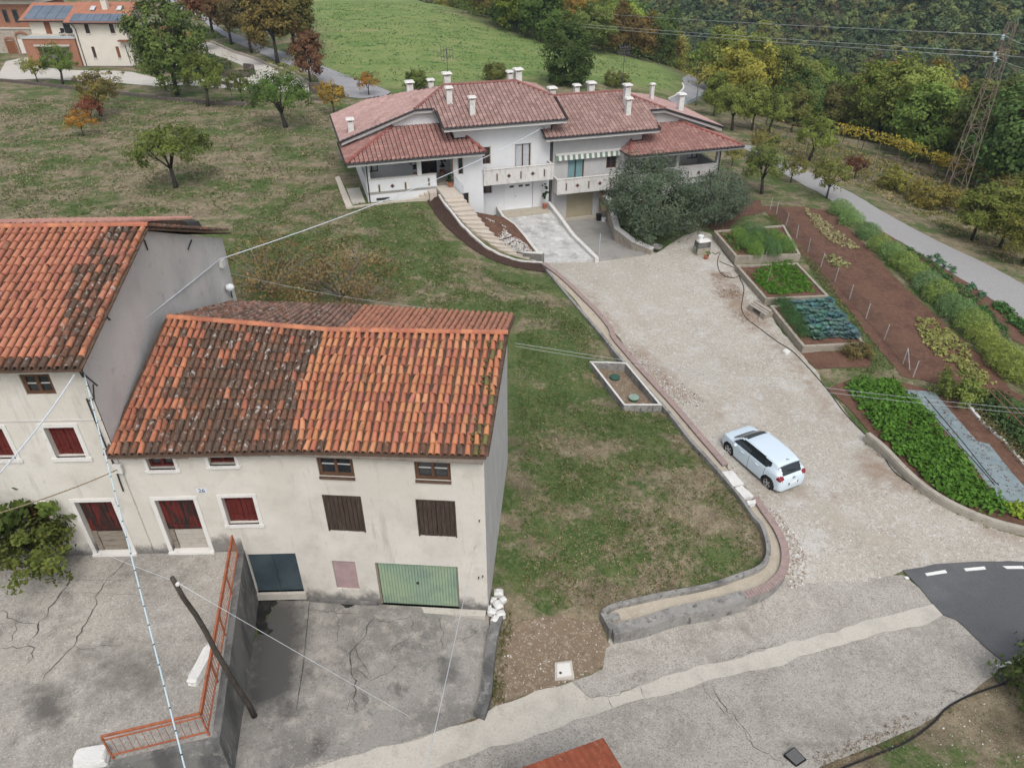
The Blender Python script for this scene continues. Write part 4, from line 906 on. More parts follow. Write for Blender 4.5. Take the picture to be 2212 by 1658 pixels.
b = MB(); b.prism([zat(p, .5) for p in (q0+e1*.15+e2*.15, q0+e1*4+e2*.15, q0+e1*4+e2*3, q0+e1*.15+e2*3)], [zat(p, 2.9) for p in (q0+e1*.15+e2*.15, q0+e1*4+e2*.15, q0+e1*4+e2*3, q0+e1*.15+e2*3)]); b.build('wall', m_gplaster, SH)
# manhole cover and drains
def mcover(c4, label, name, m1, m2, cat, grate=False):
    P = [hit(*q) for q in c4]; c = sum(P)/4; t = thing(name, (c[0], c[1], T(c[0], c[1])), label, cat)
    z = max(p[2] for p in P)+.03; sc = lambda f: [(c[0]+(p[0]-c[0])*f, c[1]+(p[1]-c[1])*f) for p in P]
    b = MB(); b.prism([(x, y, z-.2) for x, y in sc(1)], [(x, y, z+.03) for x, y in sc(1)]); b.build('frame', m1, t)
    if not grate:
        b = MB(); b.prism([(x, y, z) for x, y in sc(.74)], [(x, y, z+.05) for x, y in sc(.74)]); b.build('lid', m2, t)
        b = MB(); b.lathe((c[0]-.12, c[1]-.12, z+.05), [(.05, 0), (.05, .006)], 10); b.build('lifting_hole', m_crack, t)
    else:
        A, B_, C_, D__ = [np.array([x, y, z+.03]) for x, y in sc(.86)]
        for i in range(8):
            a0, a1 = A+(B_-A)*(i+.15)/8, A+(B_-A)*(i+.7)/8; d0, d1 = D__+(C_-D__)*(i+.15)/8, D__+(C_-D__)*(i+.7)/8
            b = MB(); b.hexa([a0, a1, d1, d0, a0+hz*.03, a1+hz*.03, d1+hz*.03, d0+hz*.03]); b.build('grate_bar', m2, t)
    return t
mcover(pts('K', (545,935),(660,935),(680,1050),(545,1055)), 'square pale concrete manhole cover in the stony patch', 'manhole_cover', m_strip, m_white, 'manhole')
m_black2 = mat('drain_void', (.012,.012,.012)); m_grb = mat('worn_iron_bar', (.17,.17,.17), rough=.6)
m_steel = mat('grey_cast_iron', (.10,.10,.105), [((.06,.06,.065), 10, .5, .7, .7)], rough=.6)
mcover(pts('L', (530,1580),(600,1530),(690,1610),(620,1655)), 'dark iron drain grate in the street gutter at the bottom', 'drain_grate', m_black2, m_grb, 'drain', True)
mcover(pts('L', (2000,1025),(2090,1010),(2120,1060),(2040,1085)), 'dark drain grate beside the bush at the right edge', 'drain_grate', m_steel, m_steel, 'drain', True)
# street cracks
ST = bpy.data.objects['concrete_street']
crack(ST, H_('K', (1610,1060),(1660,1120),(1720,1240),(1790,1300),(1850,1380),(1950,1490)), .022, .036); crack(ST, H_('K', (1570,1070),(1650,1200),(1780,1320),(1860,1420),(1940,1530),(2050,1575),(2140,1650)), .016, .036)
crack(ST, H_('K', (1670,920),(1900,855),(2100,790)), .012, .056); crack(ST, H_('K', (790,1180),(920,1160),(1130,1095)), .014, .056); crack(ST, H_('K', (920,1160),(945,1250)), .016, .056); crack(ST, H_('K', (1130,1095),(1165,1180)), .016, .056); crack(ST, H_('K', (690,1070),(740,1130),(790,1178)), .014, .056)
# black cable on the verge at the bottom right
m_black = mat('black_rubber', (.018,.018,.02), rough=.5)
P = smooth_path([hit(*pt('L', x, y))+np.array([0, 0, .05]) for x, y in ((900,1680),(1130,1590),(1390,1480),(1570,1350),(1650,1260),(1750,1195),(1880,1140),(2070,1075))], 4); b = MB(); b.tube(P, .032, 6)
tag(b.build('cable', m_black, None), 'black cable snaking along the bare verge at the bottom right', 'cable')
# ================================================================== the semi-detached white houses, drives, stairs
m_wwall = mat('white_render', (.70,.71,.72), [((.62,.63,.64), .8, .45, .64, .6, (1, 1, .5)), ((.50,.50,.495), 2.5, .60, .74, .5, (2, 2, .3))], bump=(12, .15))
m_gwall = mat('grey_render', (.50,.495,.49), [((.43,.425,.42), .8, .45, .64, .7, (1, 1, .5)), ((.35,.345,.34), 2.5, .58, .72, .5, (2, 2, .3))], bump=(12, .15))
m_parap = mat('stained_parapet', (.60,.585,.56), [((.42,.40,.38), 2.2, .5, .66, .7, (2, 2, .5)), ((.24,.235,.23), 6, .60, .70, .7)], bump=(14, .2))
m_soffit = mat('white_soffit', (.66,.65,.63))
m_gutter = mat('dark_gutter', (.035,.034,.036), rough=.5)
m_pipe = mat('copper_pipe', (.25,.12,.08), rough=.5)
m_wood2 = mat('reddish_window_wood', (.115,.048,.032), [((.07,.03,.022), 4, .45, .65, .6)], rough=.6)
m_curtain = mat('lace_curtain', (.50,.53,.55), [((.30,.33,.36), 9, .5, .66, .7)])
m_teal = mat('teal_curtain', (.20,.34,.36), [((.12,.22,.25), 3, .45, .65, .7, (5, 5, .4))])
m_wpaint = mat('white_garage_paint', (.72,.74,.755), rough=.5)
m_beige = mat('beige_garage_paint', (.38,.34,.24), [((.33,.29,.2), 1.5, .45, .65, .6)], rough=.6)
m_terra = mat('terracotta', (.36,.14,.08), [((.25,.1,.06), 6, .5, .7, .6)])
m_stair = mat('pale_stair_stone', (.50,.445,.38), [((.58,.53,.47), 3, .5, .68, .7), ((.35,.29,.24), 9, .56, .7, .6)], bump=(20, .2))
m_bluerail = mat('pale_blue_rail', (.36,.42,.46), rough=.5)
def rt_mat(name, **kw): return mat(name, (.3,.12,.1), [((.16,.095,.08), .9, .56, .70, .4), ((.42,.29,.25), 9, .58, .72, .3)], bump=(25, .15), rough=.85, **kw)
m_rt_o = rt_mat('concrete_tile', obj_color=True); m_rt_a = rt_mat('concrete_tile_field', attr='tone')
m_rbase = mat('tile_underlay', (.045,.024,.02), [((.03,.017,.015), 3, .45, .65, .6)])
m_chim = mat('chimney_render', (.64,.63,.60), [((.44,.43,.41), 4, .5, .66, .7), ((.28,.27,.26), 9, .6, .7, .6)])
RTC = [(.34,.225,.20),(.31,.20,.178),(.37,.25,.222),(.29,.185,.163)]; RTLOW = [(.31,.17,.147),(.28,.15,.13),(.34,.195,.168)]

m_diam = mat('brown_ornament', (.20,.11,.08))
def build_semi(mirror, dz, cfg):
    UM = 3.9
    def W(u, v, z): return W2(2*UM-u if mirror else u, v, z+dz)
    sg = -1 if mirror else 1
    base = W(-1, 3, .2)
    TH = thing('semi_detached_house', tuple(base), cfg['label'], 'house')
    def bx(name, m, boxes, parent=TH):
        b = MB()
        for u0, u1, v0, v1, z0, z1 in boxes:
            P = [W(u, v, z) for z in (z0, z1) for u, v in ((u0, v0), (u1, v0), (u1, v1), (u0, v1))]
            if mirror: P = [P[i] for i in (1, 0, 3, 2, 5, 4, 7, 6)]
            b.hexa(P)
        return b.build(name, m, parent)
    wallm = cfg['wall']
    # ---- front wall with openings (plane v=0)
    def wallgrid(name, u0, u1, v, z0, z1, ops, depth, m, parent=TH):
        b = MB(); U_ = sorted({u0, u1, *[o[0] for o in ops], *[o[1] for o in ops]}); Z_ = sorted({z0, z1, *[o[2] for o in ops], *[o[3] for o in ops]})
        for i in range(len(U_)-1):
            for j in range(len(Z_)-1):
                c = ((U_[i]+U_[i+1])/2, (Z_[j]+Z_[j+1])/2)
                if any(o[0] < c[0] < o[1] and o[2] < c[1] < o[3] for o in ops): continue
                b.quad(W(U_[i], v, Z_[j]), W(U_[i+1], v, Z_[j]), W(U_[i+1], v, Z_[j+1]), W(U_[i], v, Z_[j+1]))
        for a, c, lo, hi in ops:
            b.quad(W(a, v, lo), W(a, v, hi), W(a, v+depth, hi), W(a, v+depth, lo)); b.quad(W(c, v, hi), W(c, v, lo), W(c, v+depth, lo), W(c, v+depth, hi)); b.quad(W(a, v, lo), W(a, v+depth, lo), W(c, v+depth, lo), W(c, v, lo)); b.quad(W(a, v+depth, hi), W(a, v, hi), W(c, v, hi), W(c, v+depth, hi))
        return b.build(name, m, parent)
    gar = (0.02, 2.42, .25, 2.46); fw = (.92, 2.14, 3.5, 5.48); w2 = (-1.86, -1.16, 4.13, 5.46); bw = (-1.9, -1.1, 1.78, 2.4)
    if mirror: fw = (1.02, 2.42, 3.55, 5.5); w2 = (-1.85, -.95, 4.2, 5.52); bw = (-1.9, -1.1, 1.78, 2.0)
    z0 = -.1
    wallgrid('wall', -3.95, 3.88, 0, z0, 7.5, [gar, fw, w2, bw], .22, wallm)
    # hip-shaped body: sides and back up to the eaves
    wallgrid('wall', -11.0, -3.95, 2.25, 3.0, 6.9, [(-10.7, -9.7, 3.6, 5.4), (-6.3, -5.0, 3.1, 5.35)], .2, wallm)
    b = MB()
    b.quad(W(-3.95, 2.25, z0), W(-3.95, 0, z0), W(-3.95, 0, 7.4), W(-3.95, 2.25, 7.4)); b.quad(W(-11, 2.25, 1), W(-11, 8.8, 1), W(-11, 8.8, 6.6), W(-11, 2.25, 6.6)); b.poly([W(-11, 8.8, 1), W(3.88, 8.8, 1), W(3.88, 8.8, 7.4), W(-7.6, 8.8, 7.4), W(-11, 8.8, 6.5)])
    b.poly([W(3.88, 0, z0), W(3.88, 8.8, z0), W(3.88, 8.8, 7.5), W(3.88, 4.4, 8.4), W(3.88, 0, 7.5)])
    # triangular wall under the raking verge
    b.poly([W(-11, 2.0, 5.4), W(-4.0, 2.0, 5.4), W(-4.0, 2.0, 8.25), W(-6.6, 2.0, 8.1), W(-11, 2.0, 6.6)])
    b.build('rear_wall', wallm, TH)
    # porch: parapet wall, columns, floor, stair-side block
    pz = 4.02
    bx('porch_floor', m_stair, [(-11, -4.4, -1, 2.25, 2.9, 3.1)])
    bx('porch_wall', wallm, [(-11, -5.7, -1.0, -.78, 1.2, pz), (-11.0, -10.78, -.78, 2.25, 1.2, pz)])
    bx('parapet_cap', m_parap, [(-11.04, -5.66, -1.04, -.74, pz, pz+.05)])
    for u in (-11, -7.12): bx('column', wallm, [(u, u+.32, -1.0, -.68, pz+.05, 5.72)])
    bx('side_block', wallm, [(-4.35, -2.02, -1.0, 0, -.1 if not mirror else -.1, 5.72)])
    sbw = bx('slit_window', m_glass, [(-3.95, -3.62, -1.02, -.99, 3.9, 5.3)]); sbd = bx('cellar_hatch', m_glass, [(-3.7, -3.25, -1.02, -.99, 1.15, 2.35)])
    for nm, r in (('slit_window', (-3.95, -3.62, 3.9, 5.3)), ('cellar_hatch', (-3.7, -3.25, 1.15, 2.35))):
        bx('trim', m_stair, [(r[0]-.06, r[0], -1.03, -.99, r[2]-.06, r[3]+.06)], sbw); bx('trim', m_stair, [(r[1], r[1]+.06, -1.03, -.99, r[2]-.06, r[3]+.06)], sbw)
    # slit ornaments
    def slit(u, v, zc, par): 
        o = bx('slit', m_iron, [(u-.045, u+.045, v-.012, v, zc-.28, zc+.28)], par); bx('slit_trim', m_terra, [(u-.085, u-.045, v-.02, v, zc-.32, zc+.32)], o) if False else None
        for a, c in ((u-.09, u-.045), (u+.045, u+.09)): bx('slit_trim', m_stair, [(a, c, v-.025, v, zc-.34, zc+.34)], o) if False else bx('slit_trim', m_stair, [(a, c, v-.025, v, zc-.34, zc+.34)], par)
    def diamond(u, v, zc, par):
        b = MB(); r = .17; P = [(u, zc+r), (u+r, zc), (u, zc-r), (u-r, zc)]; Q = [(u, zc+.1), (u+.1, zc), (u, zc-.1), (u-.1, zc)]
        b.prism([W(x, v-.001, z) for x, z in P], [W(x, v-.03, z) for x, z in P]); b.build('diamond', m_diam, par)
        b = MB(); b.prism([W(x, v-.03, z) for x, z in Q], [W(x, v-.036, z) for x, z in Q]); b.build('diamond_hole', m_iron, par)
    for u in (-10.1, -8.1): slit(u, -1, 3.35, TH)
    diamond(-9.1, -1, 3.45, TH); slit(-6.3, -1, 3.5, TH)
    bx('cellar_vent', m_iron, [(-10.4, -9.4, -1.012, -.99, 2.42, 2.62)])
    # balcony
    bal = bx('balcony', m_parap if not mirror else m_parap, [(-2.02, 3.72, -1.2, -1.05, 2.82, 4.03), (-2.02, -1.86, -1.05, 0, 2.82, 4.03), (3.56, 3.72, -1.05, 0, 2.82, 4.03), (-1.86, 3.56, -1.05, 0, 2.82, 2.98)])
    bx('balcony_cap', m_parap, [(-2.06, 3.76, -1.24, -1.01, 4.03, 4.07)], bal)
    for u in (-.95, 1.0, 2.95): slit(u, -1.2, 3.42, bal)
    for u in (.02, 1.98): diamond(u, -1.2, 3.45, bal)
    # windows / doors
    def win(name, r, v, cm, parent=TH, curtain=True, leaves=2):
        a, c, lo, hi = r; w = bx(name, m_wood2, [(a, a+.07, v, v+.08, lo, hi), (c-.07, c, v, v+.08, lo, hi), (a+.07, c-.07, v, v+.08, hi-.07, hi), (a+.07, c-.07, v, v+.08, lo, lo+.07), ((a+c)/2-.05, (a+c)/2+.05, v-.005, v+.07, lo+.07, hi-.07)], parent)
        for x0, x1 in ((a+.07, (a+c)/2-.05), ((a+c)/2+.05, c-.07)): bx('pane', cm, [(x0+.003, x1-.003, v+.03, v+.045, lo+.075, hi-.075)], w)
        bx('trim', m_stair, [(a-.07, a, -.02, .1, lo-.05, hi+.05)], w) if v < .3 else None
        bx('trim', m_stair, [(c, c+.07, -.02, .1, lo-.05, hi+.05)], w) if v < .3 else None
        return w
    win('french_window', fw, .12, m_teal if mirror else m_curtain); win('window', w2, .12, m_glass)
    if not mirror: win('basement_window', bw, .12, m_glass)
    win('porch_window', (-10.7, -9.7, 3.6, 5.4), 2.33, m_curtain); win('front_door', (-6.3, -5.0, 3.1, 5.35), 2.33, m_glass)
    gd = bx('garage_door', cfg['gar'], [(gar[0]+.01, (gar[0]+gar[1])/2-.35, .14, .18, gar[2], gar[3]-.01), ((gar[0]+gar[1])/2-.34, gar[1]-.01, .14, .18, gar[2], gar[3]-.01)])
    if not mirror:
        gd['label'] = 'white garage door with three small panes'
        for u in (.45, 1.22, 1.8): bx('pane', m_glass, [(u, u+.36, .128, .139, 2.0, 2.17)], gd)
    else:
        gd['label'] = 'beige panelled garage door'
        for i in range(8): bx('panel', m_beige, [(gar[0]+.04+i*.295, gar[0]+.04+i*.295+.26, .12, .139, gar[2]+.05, gar[3]-.1)], gd)
        for i in range(4): bx('top_light', m_glass, [(gar[0]+.1+i*.58, gar[0]+.6+i*.58, .10, .119, gar[3]-.1, gar[3]-.02)], gd)
    bx('handle', m_iron, [(.95, .99, .105, .139, 1.25, 1.33)], gd)
    # ---- roofs
    rz = lambda v: 7.42+.33*(v+1.1)
    RV, RZ = 4.4, rz(4.4); uL, uR = -3.65, 2.2
    mid = lambda *p: p
    roof = None
    tf = TileField(FTILE, m_rt_o, m_rt_a, 'roof_tile')
    def plane(name, poly, eave, up, cols, parent, du=.33, dv=.38, lift=.05):
        """tiled plane: poly in (u,v,z) points, eave = (origin, direction), up = slope direction"""
        P = [np.array(p, float) for p in poly]; b = MB(); Pw = [W(*p) for p in P]
        n = np.cross(Pw[1]-Pw[0], Pw[2]-Pw[0]); n = n/np.linalg.norm(n); 
        if n[2] < 0: n = -n
        b.prism([p-n*.12 for p in Pw], Pw); o = b.build(name, m_rbase, parent)
        O = W(*eave[0]); ex = W(*(np.array(eave[0])+np.array(eave[1])))-O; ex /= np.linalg.norm(ex); ey = np.cross(n, ex)
        c2 = [((p-O)@ex, (p-O)@ey) for p in Pw]; amin, amax = min(c[0] for c in c2), max(c[0] for c in c2); bmin, bmax = min(c[1] for c in c2), max(c[1] for c in c2)
        if abs(bmin) > abs(bmax): ex = -ex; ey = -ey; c2 = [(-a, -c) for a, c in c2]; amin, amax = min(c[0] for c in c2), max(c[0] for c in c2); bmin, bmax = min(c[1] for c in c2), max(c[1] for c in c2)
        nc = int(math.ceil((amax-amin)/du)); nr = int(math.ceil((bmax-bmin)/dv)); A = []; 
        for r in range(nr):
            for c in range(nc):
                a = amin+(c+.5)*du; d = bmin+r*dv
                if inpoly(c2, np.array([a]), np.array([d+dv*.5]))[0]:
                    f = RND.uniform(.9, 1.1); col = RND.choice(cols); tf.put(O+ex*a+ey*d+n*.015, ex, ey, du*.84, dv*.97, .40, tuple(x*f for x in col), .0)
        return o
    E_ = -1.1
    main = plane('roof', [(-4.95, E_, rz(E_)), (4.75, E_, rz(E_)), (4.75, 1.85, rz(1.85)), (uR, RV, RZ), (uL, RV, RZ), (-6.6, 1.45, rz(1.45)), (-5.15, 1.45, rz(1.45))], ((-4.95, E_, rz(E_)), (1, 0, 0)), None, RTC, TH)
    lz = lambda u: RZ-.33*(uL-u)
    plane('left_slope', [(uL, RV, RZ), (-6.6, 1.45, lz(-6.6)), (-12.4, 1.45, lz(-12.4)), (-12.4, 9.9, lz(-12.4)), (-9.2, 9.9, lz(-9.2))], ((-12.4, 1.45, lz(-12.4)), (0, 1, 0)), None, [(.39,.26,.24), (.41,.275,.255), (.37,.245,.225)], TH)  # tile colours painted paler than the front slope to imitate sky reflection
    plane('right_slope', [(uR, RV, RZ), (4.75, 1.85, rz(1.85)), (4.75, 6.95, rz(1.85))], ((4.75, 1.85, rz(1.85)), (0, 1, 0)), None, RTC, TH)
    plane('rear_slope', [(uL, RV, RZ), (uR, RV, RZ), (4.75, 6.95, rz(1.85)), (4.75, 9.9, rz(-1.1)), (-9.2, 9.9, rz(-1.1))], ((-9.2, 9.9, rz(-1.1)), (1, 0, 0)), None, RTC, TH)
    qz = lambda v: 5.7+.33*(v+2.0)
    plane('porch_roof', [(-12.37, -2, 5.7), (-2.05, -2, 5.7), (-3.0, -.02, qz(-.02)), (-3.97, -.02, qz(-.02)), (-3.97, 2.0, qz(2.0)), (-8.35, 2.0, qz(2.0))], ((-12.37, -2, 5.7), (1, 0, 0)), None, RTLOW, TH)
    plane('porch_hip', [(-12.37, -2, 5.7), (-8.35, 2.0, qz(2.0)), (-8.35, 2.02, qz(2.0)), (-12.37, 3.9, 5.7)], ((-12.37, -2, 5.7), (0, 1, 0)), None, RTLOW, TH)
    plane('porch_end_hip', [(-2.05, -2, 5.7), (-3.0, -.02, qz(-.02)), (-2.05, -.02, 5.72)], ((-2.05, -2, 5.7), (0, 1, 0)), None, RTLOW, TH)
    tf.emit(main)
    # hip and ridge caps
    def cap(P, col):
        Q = resample([W(*p) for p in P], .38)
        for i in range(len(Q)-1):
            b = MB(); b.tube([Q[i]+[0, 0, .03], Q[i+1]+(Q[i+1]-Q[i])*.12+[0, 0, .02]], [.12, .10], 7); o = b.build('hip_cap', m_rt_o, main); o.color = tuple(jitter(col))+(0.,)
    hc = (.24,.11,.095)
    cap([(-6.6, 1.45, rz(1.45)+.02), (uL, RV, RZ+.02)], hc); cap([(uL, RV, RZ+.02), (uR, RV, RZ+.02)], hc); cap([(uR, RV, RZ+.02), (4.75, 1.85, rz(1.85)+.02)], hc); cap([(-12.37, -2, 5.72), (-8.35, 2, qz(2)+.02)], (.26,.09,.075)); cap([(-2.05, -2, 5.72), (-3.0, -.02, qz(-.02)+.02)], (.26,.09,.075))
    # fascia, soffits and gutters
    def gut(P, r=.07):
        b = MB(); b.tube([W(*p) for p in P], r, 7); b.build('gutter', m_gutter, TH)
    def fas(P, h=.2):
        b = MB()
        for p, q in zip(P[:-1], P[1:]):
            a, c = W(*p), W(*q); d = np.cross(c-a, [0, 0, 1.]); d = d/np.linalg.norm(d)*.03
            b.hexa([a-[0,0,h+.1], c-[0,0,h+.1], c+d-[0,0,h+.1], a+d-[0,0,h+.1], a-[0,0,.1], c-[0,0,.1], c+d-[0,0,.1], a+d-[0,0,.1]])
        b.build('fascia', m_soffit, TH)
    gut([(-4.98, E_-.06, rz(E_)-.06), (4.78, E_-.06, rz(E_)-.06)]); fas([(-4.95, E_+.05, rz(E_)), (4.75, E_+.05, rz(E_))])
    gut([(-12.4, -2.06, 5.64), (-2.0, -2.06, 5.64)]); fas([(-12.3, -1.95, 5.7), (-2.1, -1.95, 5.7)])
    gut([(-12.46, -2, 5.64), (-12.46, 3.9, 5.64)]); gut([(-12.46, 1.4, lz(-12.4)-.06), (-12.46, 9.9, lz(-12.4)-.06)])
    gut([(-12.4, 1.4, lz(-12.4)), (-6.6, 1.4, rz(1.45)-.02), (-5.15, 1.4, rz(1.45)-.02), (-4.98, E_, rz(E_)-.02)], .085); gut([(4.8, E_, rz(E_)), (4.8, 1.85, rz(1.85))], .05); gut([(-2.0, -2, 5.66), (-2.0, -.1, 5.66)], .06)
    fas([(-12.3, 1.55, lz(-12.4)), (-6.6, 1.55, rz(1.45)), (-5.2, 1.55, rz(1.45))], .22)
    bx('soffit', m_soffit, [(-4.9, 4.7, E_, 0, rz(E_)-.32, rz(E_)-.26)]); bx('soffit', m_soffit, [(-12.3, -2.1, -1.95, -.7, 5.40, 5.46)])
    bx('porch_ceiling', m_soffit, [(-11, -4, -.68, 2.24, 5.5, 5.56)])
    # downpipes
    b = MB(); b.tube([W(-10.9, -2.0, 5.55), W(-10.9, -1.08, 5.2), W(-10.9, -1.08, 1.6)], .045, 7); b.build('downpipe', m_gutter, TH)
    b = MB(); b.tube([W(3.83, -1.05, 7.2), W(3.83, -.08, 6.9), W(3.83, -.08, .1)], .045, 7); b.build('downpipe', m_gutter, TH)
    b = MB(); b.tube([W(-4.2, -1.95, 5.55), W(-4.45, -1.1, 5.1), W(-4.45, -1.08, 3.0)], .045, 7); b.build('downpipe', m_pipe if not mirror else m_gutter, TH)
    # chimneys
    def chim(u, v, h, w=.42, zb=None):
        z = (rz(v) if u > -6 else lz(u)) if zb is None else zb
        c = bx('chimney', m_chim, [(u-w/2, u+w/2, v-w/2, v+w/2, z-.3, z+h)], main)
        for a, d in ((-.5, -.5), (.36, -.5), (-.5, .36), (.36, .36)): bx('flue_pier', m_chim, [(u+a*w, u+a*w+.14*w, v+d*w, v+d*w+.14*w, z+h, z+h+.16)], c)
        b = MB(); o = w*.78; P = [(u-o, v-o), (u+o, v-o), (u+o, v+o), (u-o, v+o)]; b.prism([W(x, y, z+h+.16) for x, y in P], [W(u+(x-u)*.85, v+(y-v)*.85, z+h+.27) for x, y in P]); b.build('cap', m_white, c)
    for c in cfg['chim']: chim(c[0], c[1], c[2]*.82, *c[3:])
    # television aerial
    if cfg.get('aerial'):
        u, v, z, h = cfg['aerial']; a = MB(); a.tube([W(u, v, z), W(u, v, z+h)], .03, 5); ao_ = a.build('aerial', m_pipe if False else m_steel, main)
        for k, hh in enumerate((h-.1, h-.55)):
            b = MB(); b.tube([W(u-.5, v, z+hh), W(u+.5, v, z+hh)], .022, 4); b.build('aerial_boom', m_steel, ao_)
            for i in range(5):
                b = MB(); x = u-.45+.225*i; b.tube([W(x, v-.22, z+hh-.2), W(x, v+.2, z+hh+.22)], .018, 4); b.build('aerial_element', m_steel, ao_)
    return TH, bx, W
m_steel2 = m_steel
TH1, bx1, Wl = build_semi(False, 0.0, dict(label='white semi-detached house with brown tiled roofs, porch and white garage, left of the pair', wall=m_wwall, gar=m_wpaint,
   chim=[(-3.8, 2.0, 1.15), (-2.4, .4, 1.25, .4), (-11.4, 2.6, .95, .42), (-6.0, 6.9, 1.2, .5, 8.0), (-4.2, 7.2, 1.2, .42, 8.0), (-3.3, 4.9, .55, .5), (2.0, 5.2, .9, .42, 8.9), (2.6, 4.9, 1.15, .5, 8.9)], aerial=(-3.2, 5.0, 9.2, 2.6)))
TH2, bx2, Wr = build_semi(True, -1.32, dict(label='grey rendered semi-detached house with striped awning and beige garage, right of the pair', wall=m_gwall, gar=m_beige,
   chim=[(-3.5, 2.6, 1.55, .46), (-3.0, 1.1, 1.3, .4), (2.0, 5.6, .75, .5, 8.8), (-.2, 5.6, .85, .42, 8.8), (-1.6, 5.8, .95, .5, 8.8), (-7.4, 5.8, 1.5, .3, 7.9), (-9.0, 3.4, 1.5, .46)], aerial=(-4.2, 5.2, 9.0, 3.6)))
# striped awning of the right-hand house
AW = MB(); m_stripe_w = mat('awning_white', (.62,.62,.58)); m_stripe_g = mat('awning_green', (.16,.22,.17))
aw = bx2('awning_box', m_soffit, [(-2.1, 3.55, -.22, -.05, 5.66, 5.82)], TH2); aw['label'] = 'rolled striped awning'
for i in range(24):
    u0 = -2.1+5.65*i/24; b = MB(); b.prism([Wr(u0, -.16, 5.66), Wr(u0+5.65/24, -.16, 5.66), Wr(u0+5.65/24, -.30, 5.28), Wr(u0, -.30, 5.28)], [Wr(u0, -.18, 5.66), Wr(u0+5.65/24, -.18, 5.66), Wr(u0+5.65/24, -.32, 5.28), Wr(u0, -.32, 5.28)]); b.build('awning_stripe', m_stripe_g if i % 2 else m_stripe_w, aw)

# ---- drives
m_drvA = mat('pale_drive', (.47,.465,.45), [((.30,.295,.285), .9, .48, .62, .8), ((.62,.615,.60), 1.6, .52, .66, .8), ((.20,.20,.195), 3.5, .60, .70, .8)], bump=(20, .3))
m_drvB = mat('grey_drive', (.30,.29,.27), [((.21,.205,.19), 1.0, .48, .66, .7), ((.38,.36,.33), 5, .55, .7, .6)], bump=(20, .3))
m_thresh = mat('drive_threshold', (.40,.36,.29), [((.28,.26,.22), 2, .5, .68, .7)])
def ramp(name, P, m, zbot=-1.6, k='structure'):
    b = MB(); b.prism([(p[0], p[1], zbot) for p in P], [tuple(p) for p in P]); o = b.build(name, m); o['kind'] = k; return o
JL, JM, JR = at(*pt('O', 1165, 762), .03), at(*pt('O', 1598, 733), .03), at(*pt('O', 1985, 692), .03)
gl, gr_ = W2(-.35, 0, .22), W2(3.55, 0, .22)
ramp('left_drive', [JL, JM, W2(3.6, -.02, .2), W2(-.4, -.02, .2)][::1], m_drvA)
ramp('right_drive', [JM+[.05,0,-.02], JR+[0,0,-.02], W2(8.6, -.02, -1.1), W2(3.95, -.02, -1.1)], m_drvB, -2.2)
for nm, P in (('garage_threshold', [W2(-.3,-1.6,.235), W2(3.4,-1.6,.235), W2(3.4,-.03,.235), W2(-.3,-.03,.235)]), ('garage_threshold', [W2(4.4,-1.5,-1.0), W2(8.3,-1.5,-1.0), W2(8.3,-.03,-1.06), W2(4.4,-.03,-1.06)])):
    b = MB(); b.prism([p-[0,0,.15] for p in P], P); o = b.build(nm, m_thresh); o['kind'] = 'structure'
# drive walls
DW = thing('drive_wall', tuple(W2(-.7, -4, 0)), 'low concrete wall left of the pale drive', 'wall'); b = MB(); b.wallpath([W2(-.62, -.05, .62), W2(-.75, -2.2, .62), at(*pt('Q', 1300, 690), .6), at(*pt('Q', 1470, 870), .55), at(*pt('Q', 1625, 1070), .6)], .22, -1.2, .0); b.build('wall', m_parap, DW)
DW = thing('drive_wall', tuple(W2(3.8, -4, 0)), 'sloping concrete wall between the two drives', 'wall'); b = MB(); b.wallpath([W2(3.75, -.06, .62), W2(3.72, -2.5, .5), at(*pt('O', 1400, 535), .38), at(*pt('O', 1592, 722), .25)], .28, -2.0, .0); b.build('wall', m_parap, DW)
DW = thing('drive_wall', tuple(W2(9, -4, 0)), 'stone-faced wall right of the sunken drive below the olive trees', 'wall')
m_rubwall = mat('rubble_wall', (.36,.32,.26), [((.25,.22,.18), 3, .48, .64, .8), ((.46,.42,.36), 5, .55, .7, .6)], bump=(9, .6))
wp = [W2(8.55, -.1, .75), W2(8.6, -1.6, .75), at(*pt('O', 1750, 490), .62), at(*pt('O', 1880, 590), .5), at(*pt('O', 2030, 655), .35)]
b = MB(); b.wallpath(wp, .34, -2.4, .0); b.build('wall', m_rubwall, DW); b = MB(); b.wallpath([p+[0,0,.0] for p in wp], .46, .002, .08); b.build('coping', m_parap, DW)
# ---- stairs
SR_ = [(595,330),(640,392),(690,445),(740,512),(785,580),(840,642),(890,710),(950,775),(1020,850),(1090,912),(1170,985),(1260,1040),(1330,1095),(1415,1140),(1510,1180)]
SL_ = [(330,355),(375,412),(420,468),(465,535),(520,597),(575,652),(635,712),(700,772),(780,832),(860,892),(950,962),(1055,1032),(1165,1092),(1285,1142),(1400,1177)]
SZ = [2.86-i*.19 for i in range(15)]
ST_ = thing('outdoor_stairs', tuple(at(*pt('Q', 900, 850), 1.0)), 'curved flight of pale stone steps climbing to the white porch', 'stairs')
top_l, top_r = at(*pt('Q', 225, 190), 3.05), at(*pt('Q', 500, 170), 3.05)
prevL, prevR = top_l, top_r
b = MB(); q = [top_l, top_r, W2(-4.4, -.9, 3.05), W2(-5.7, -.9, 3.05)]; 
L_ = [at(*pt('Q', *p), z) for p, z in zip(SL_, SZ)]; R_ = [at(*pt('Q', *p), z) for p, z in zip(SR_, SZ)]
lan = [L_[0]+[0,0,.19], R_[0]+[0,0,.19], W2(-4.36, -1.02, 3.05), W2(-5.75, -1.02, 3.05)]
b.prism([(p[0], p[1], 1.5) for p in lan], [(p[0], p[1], 3.05) for p in lan]); b.build('landing', m_stair, ST_)
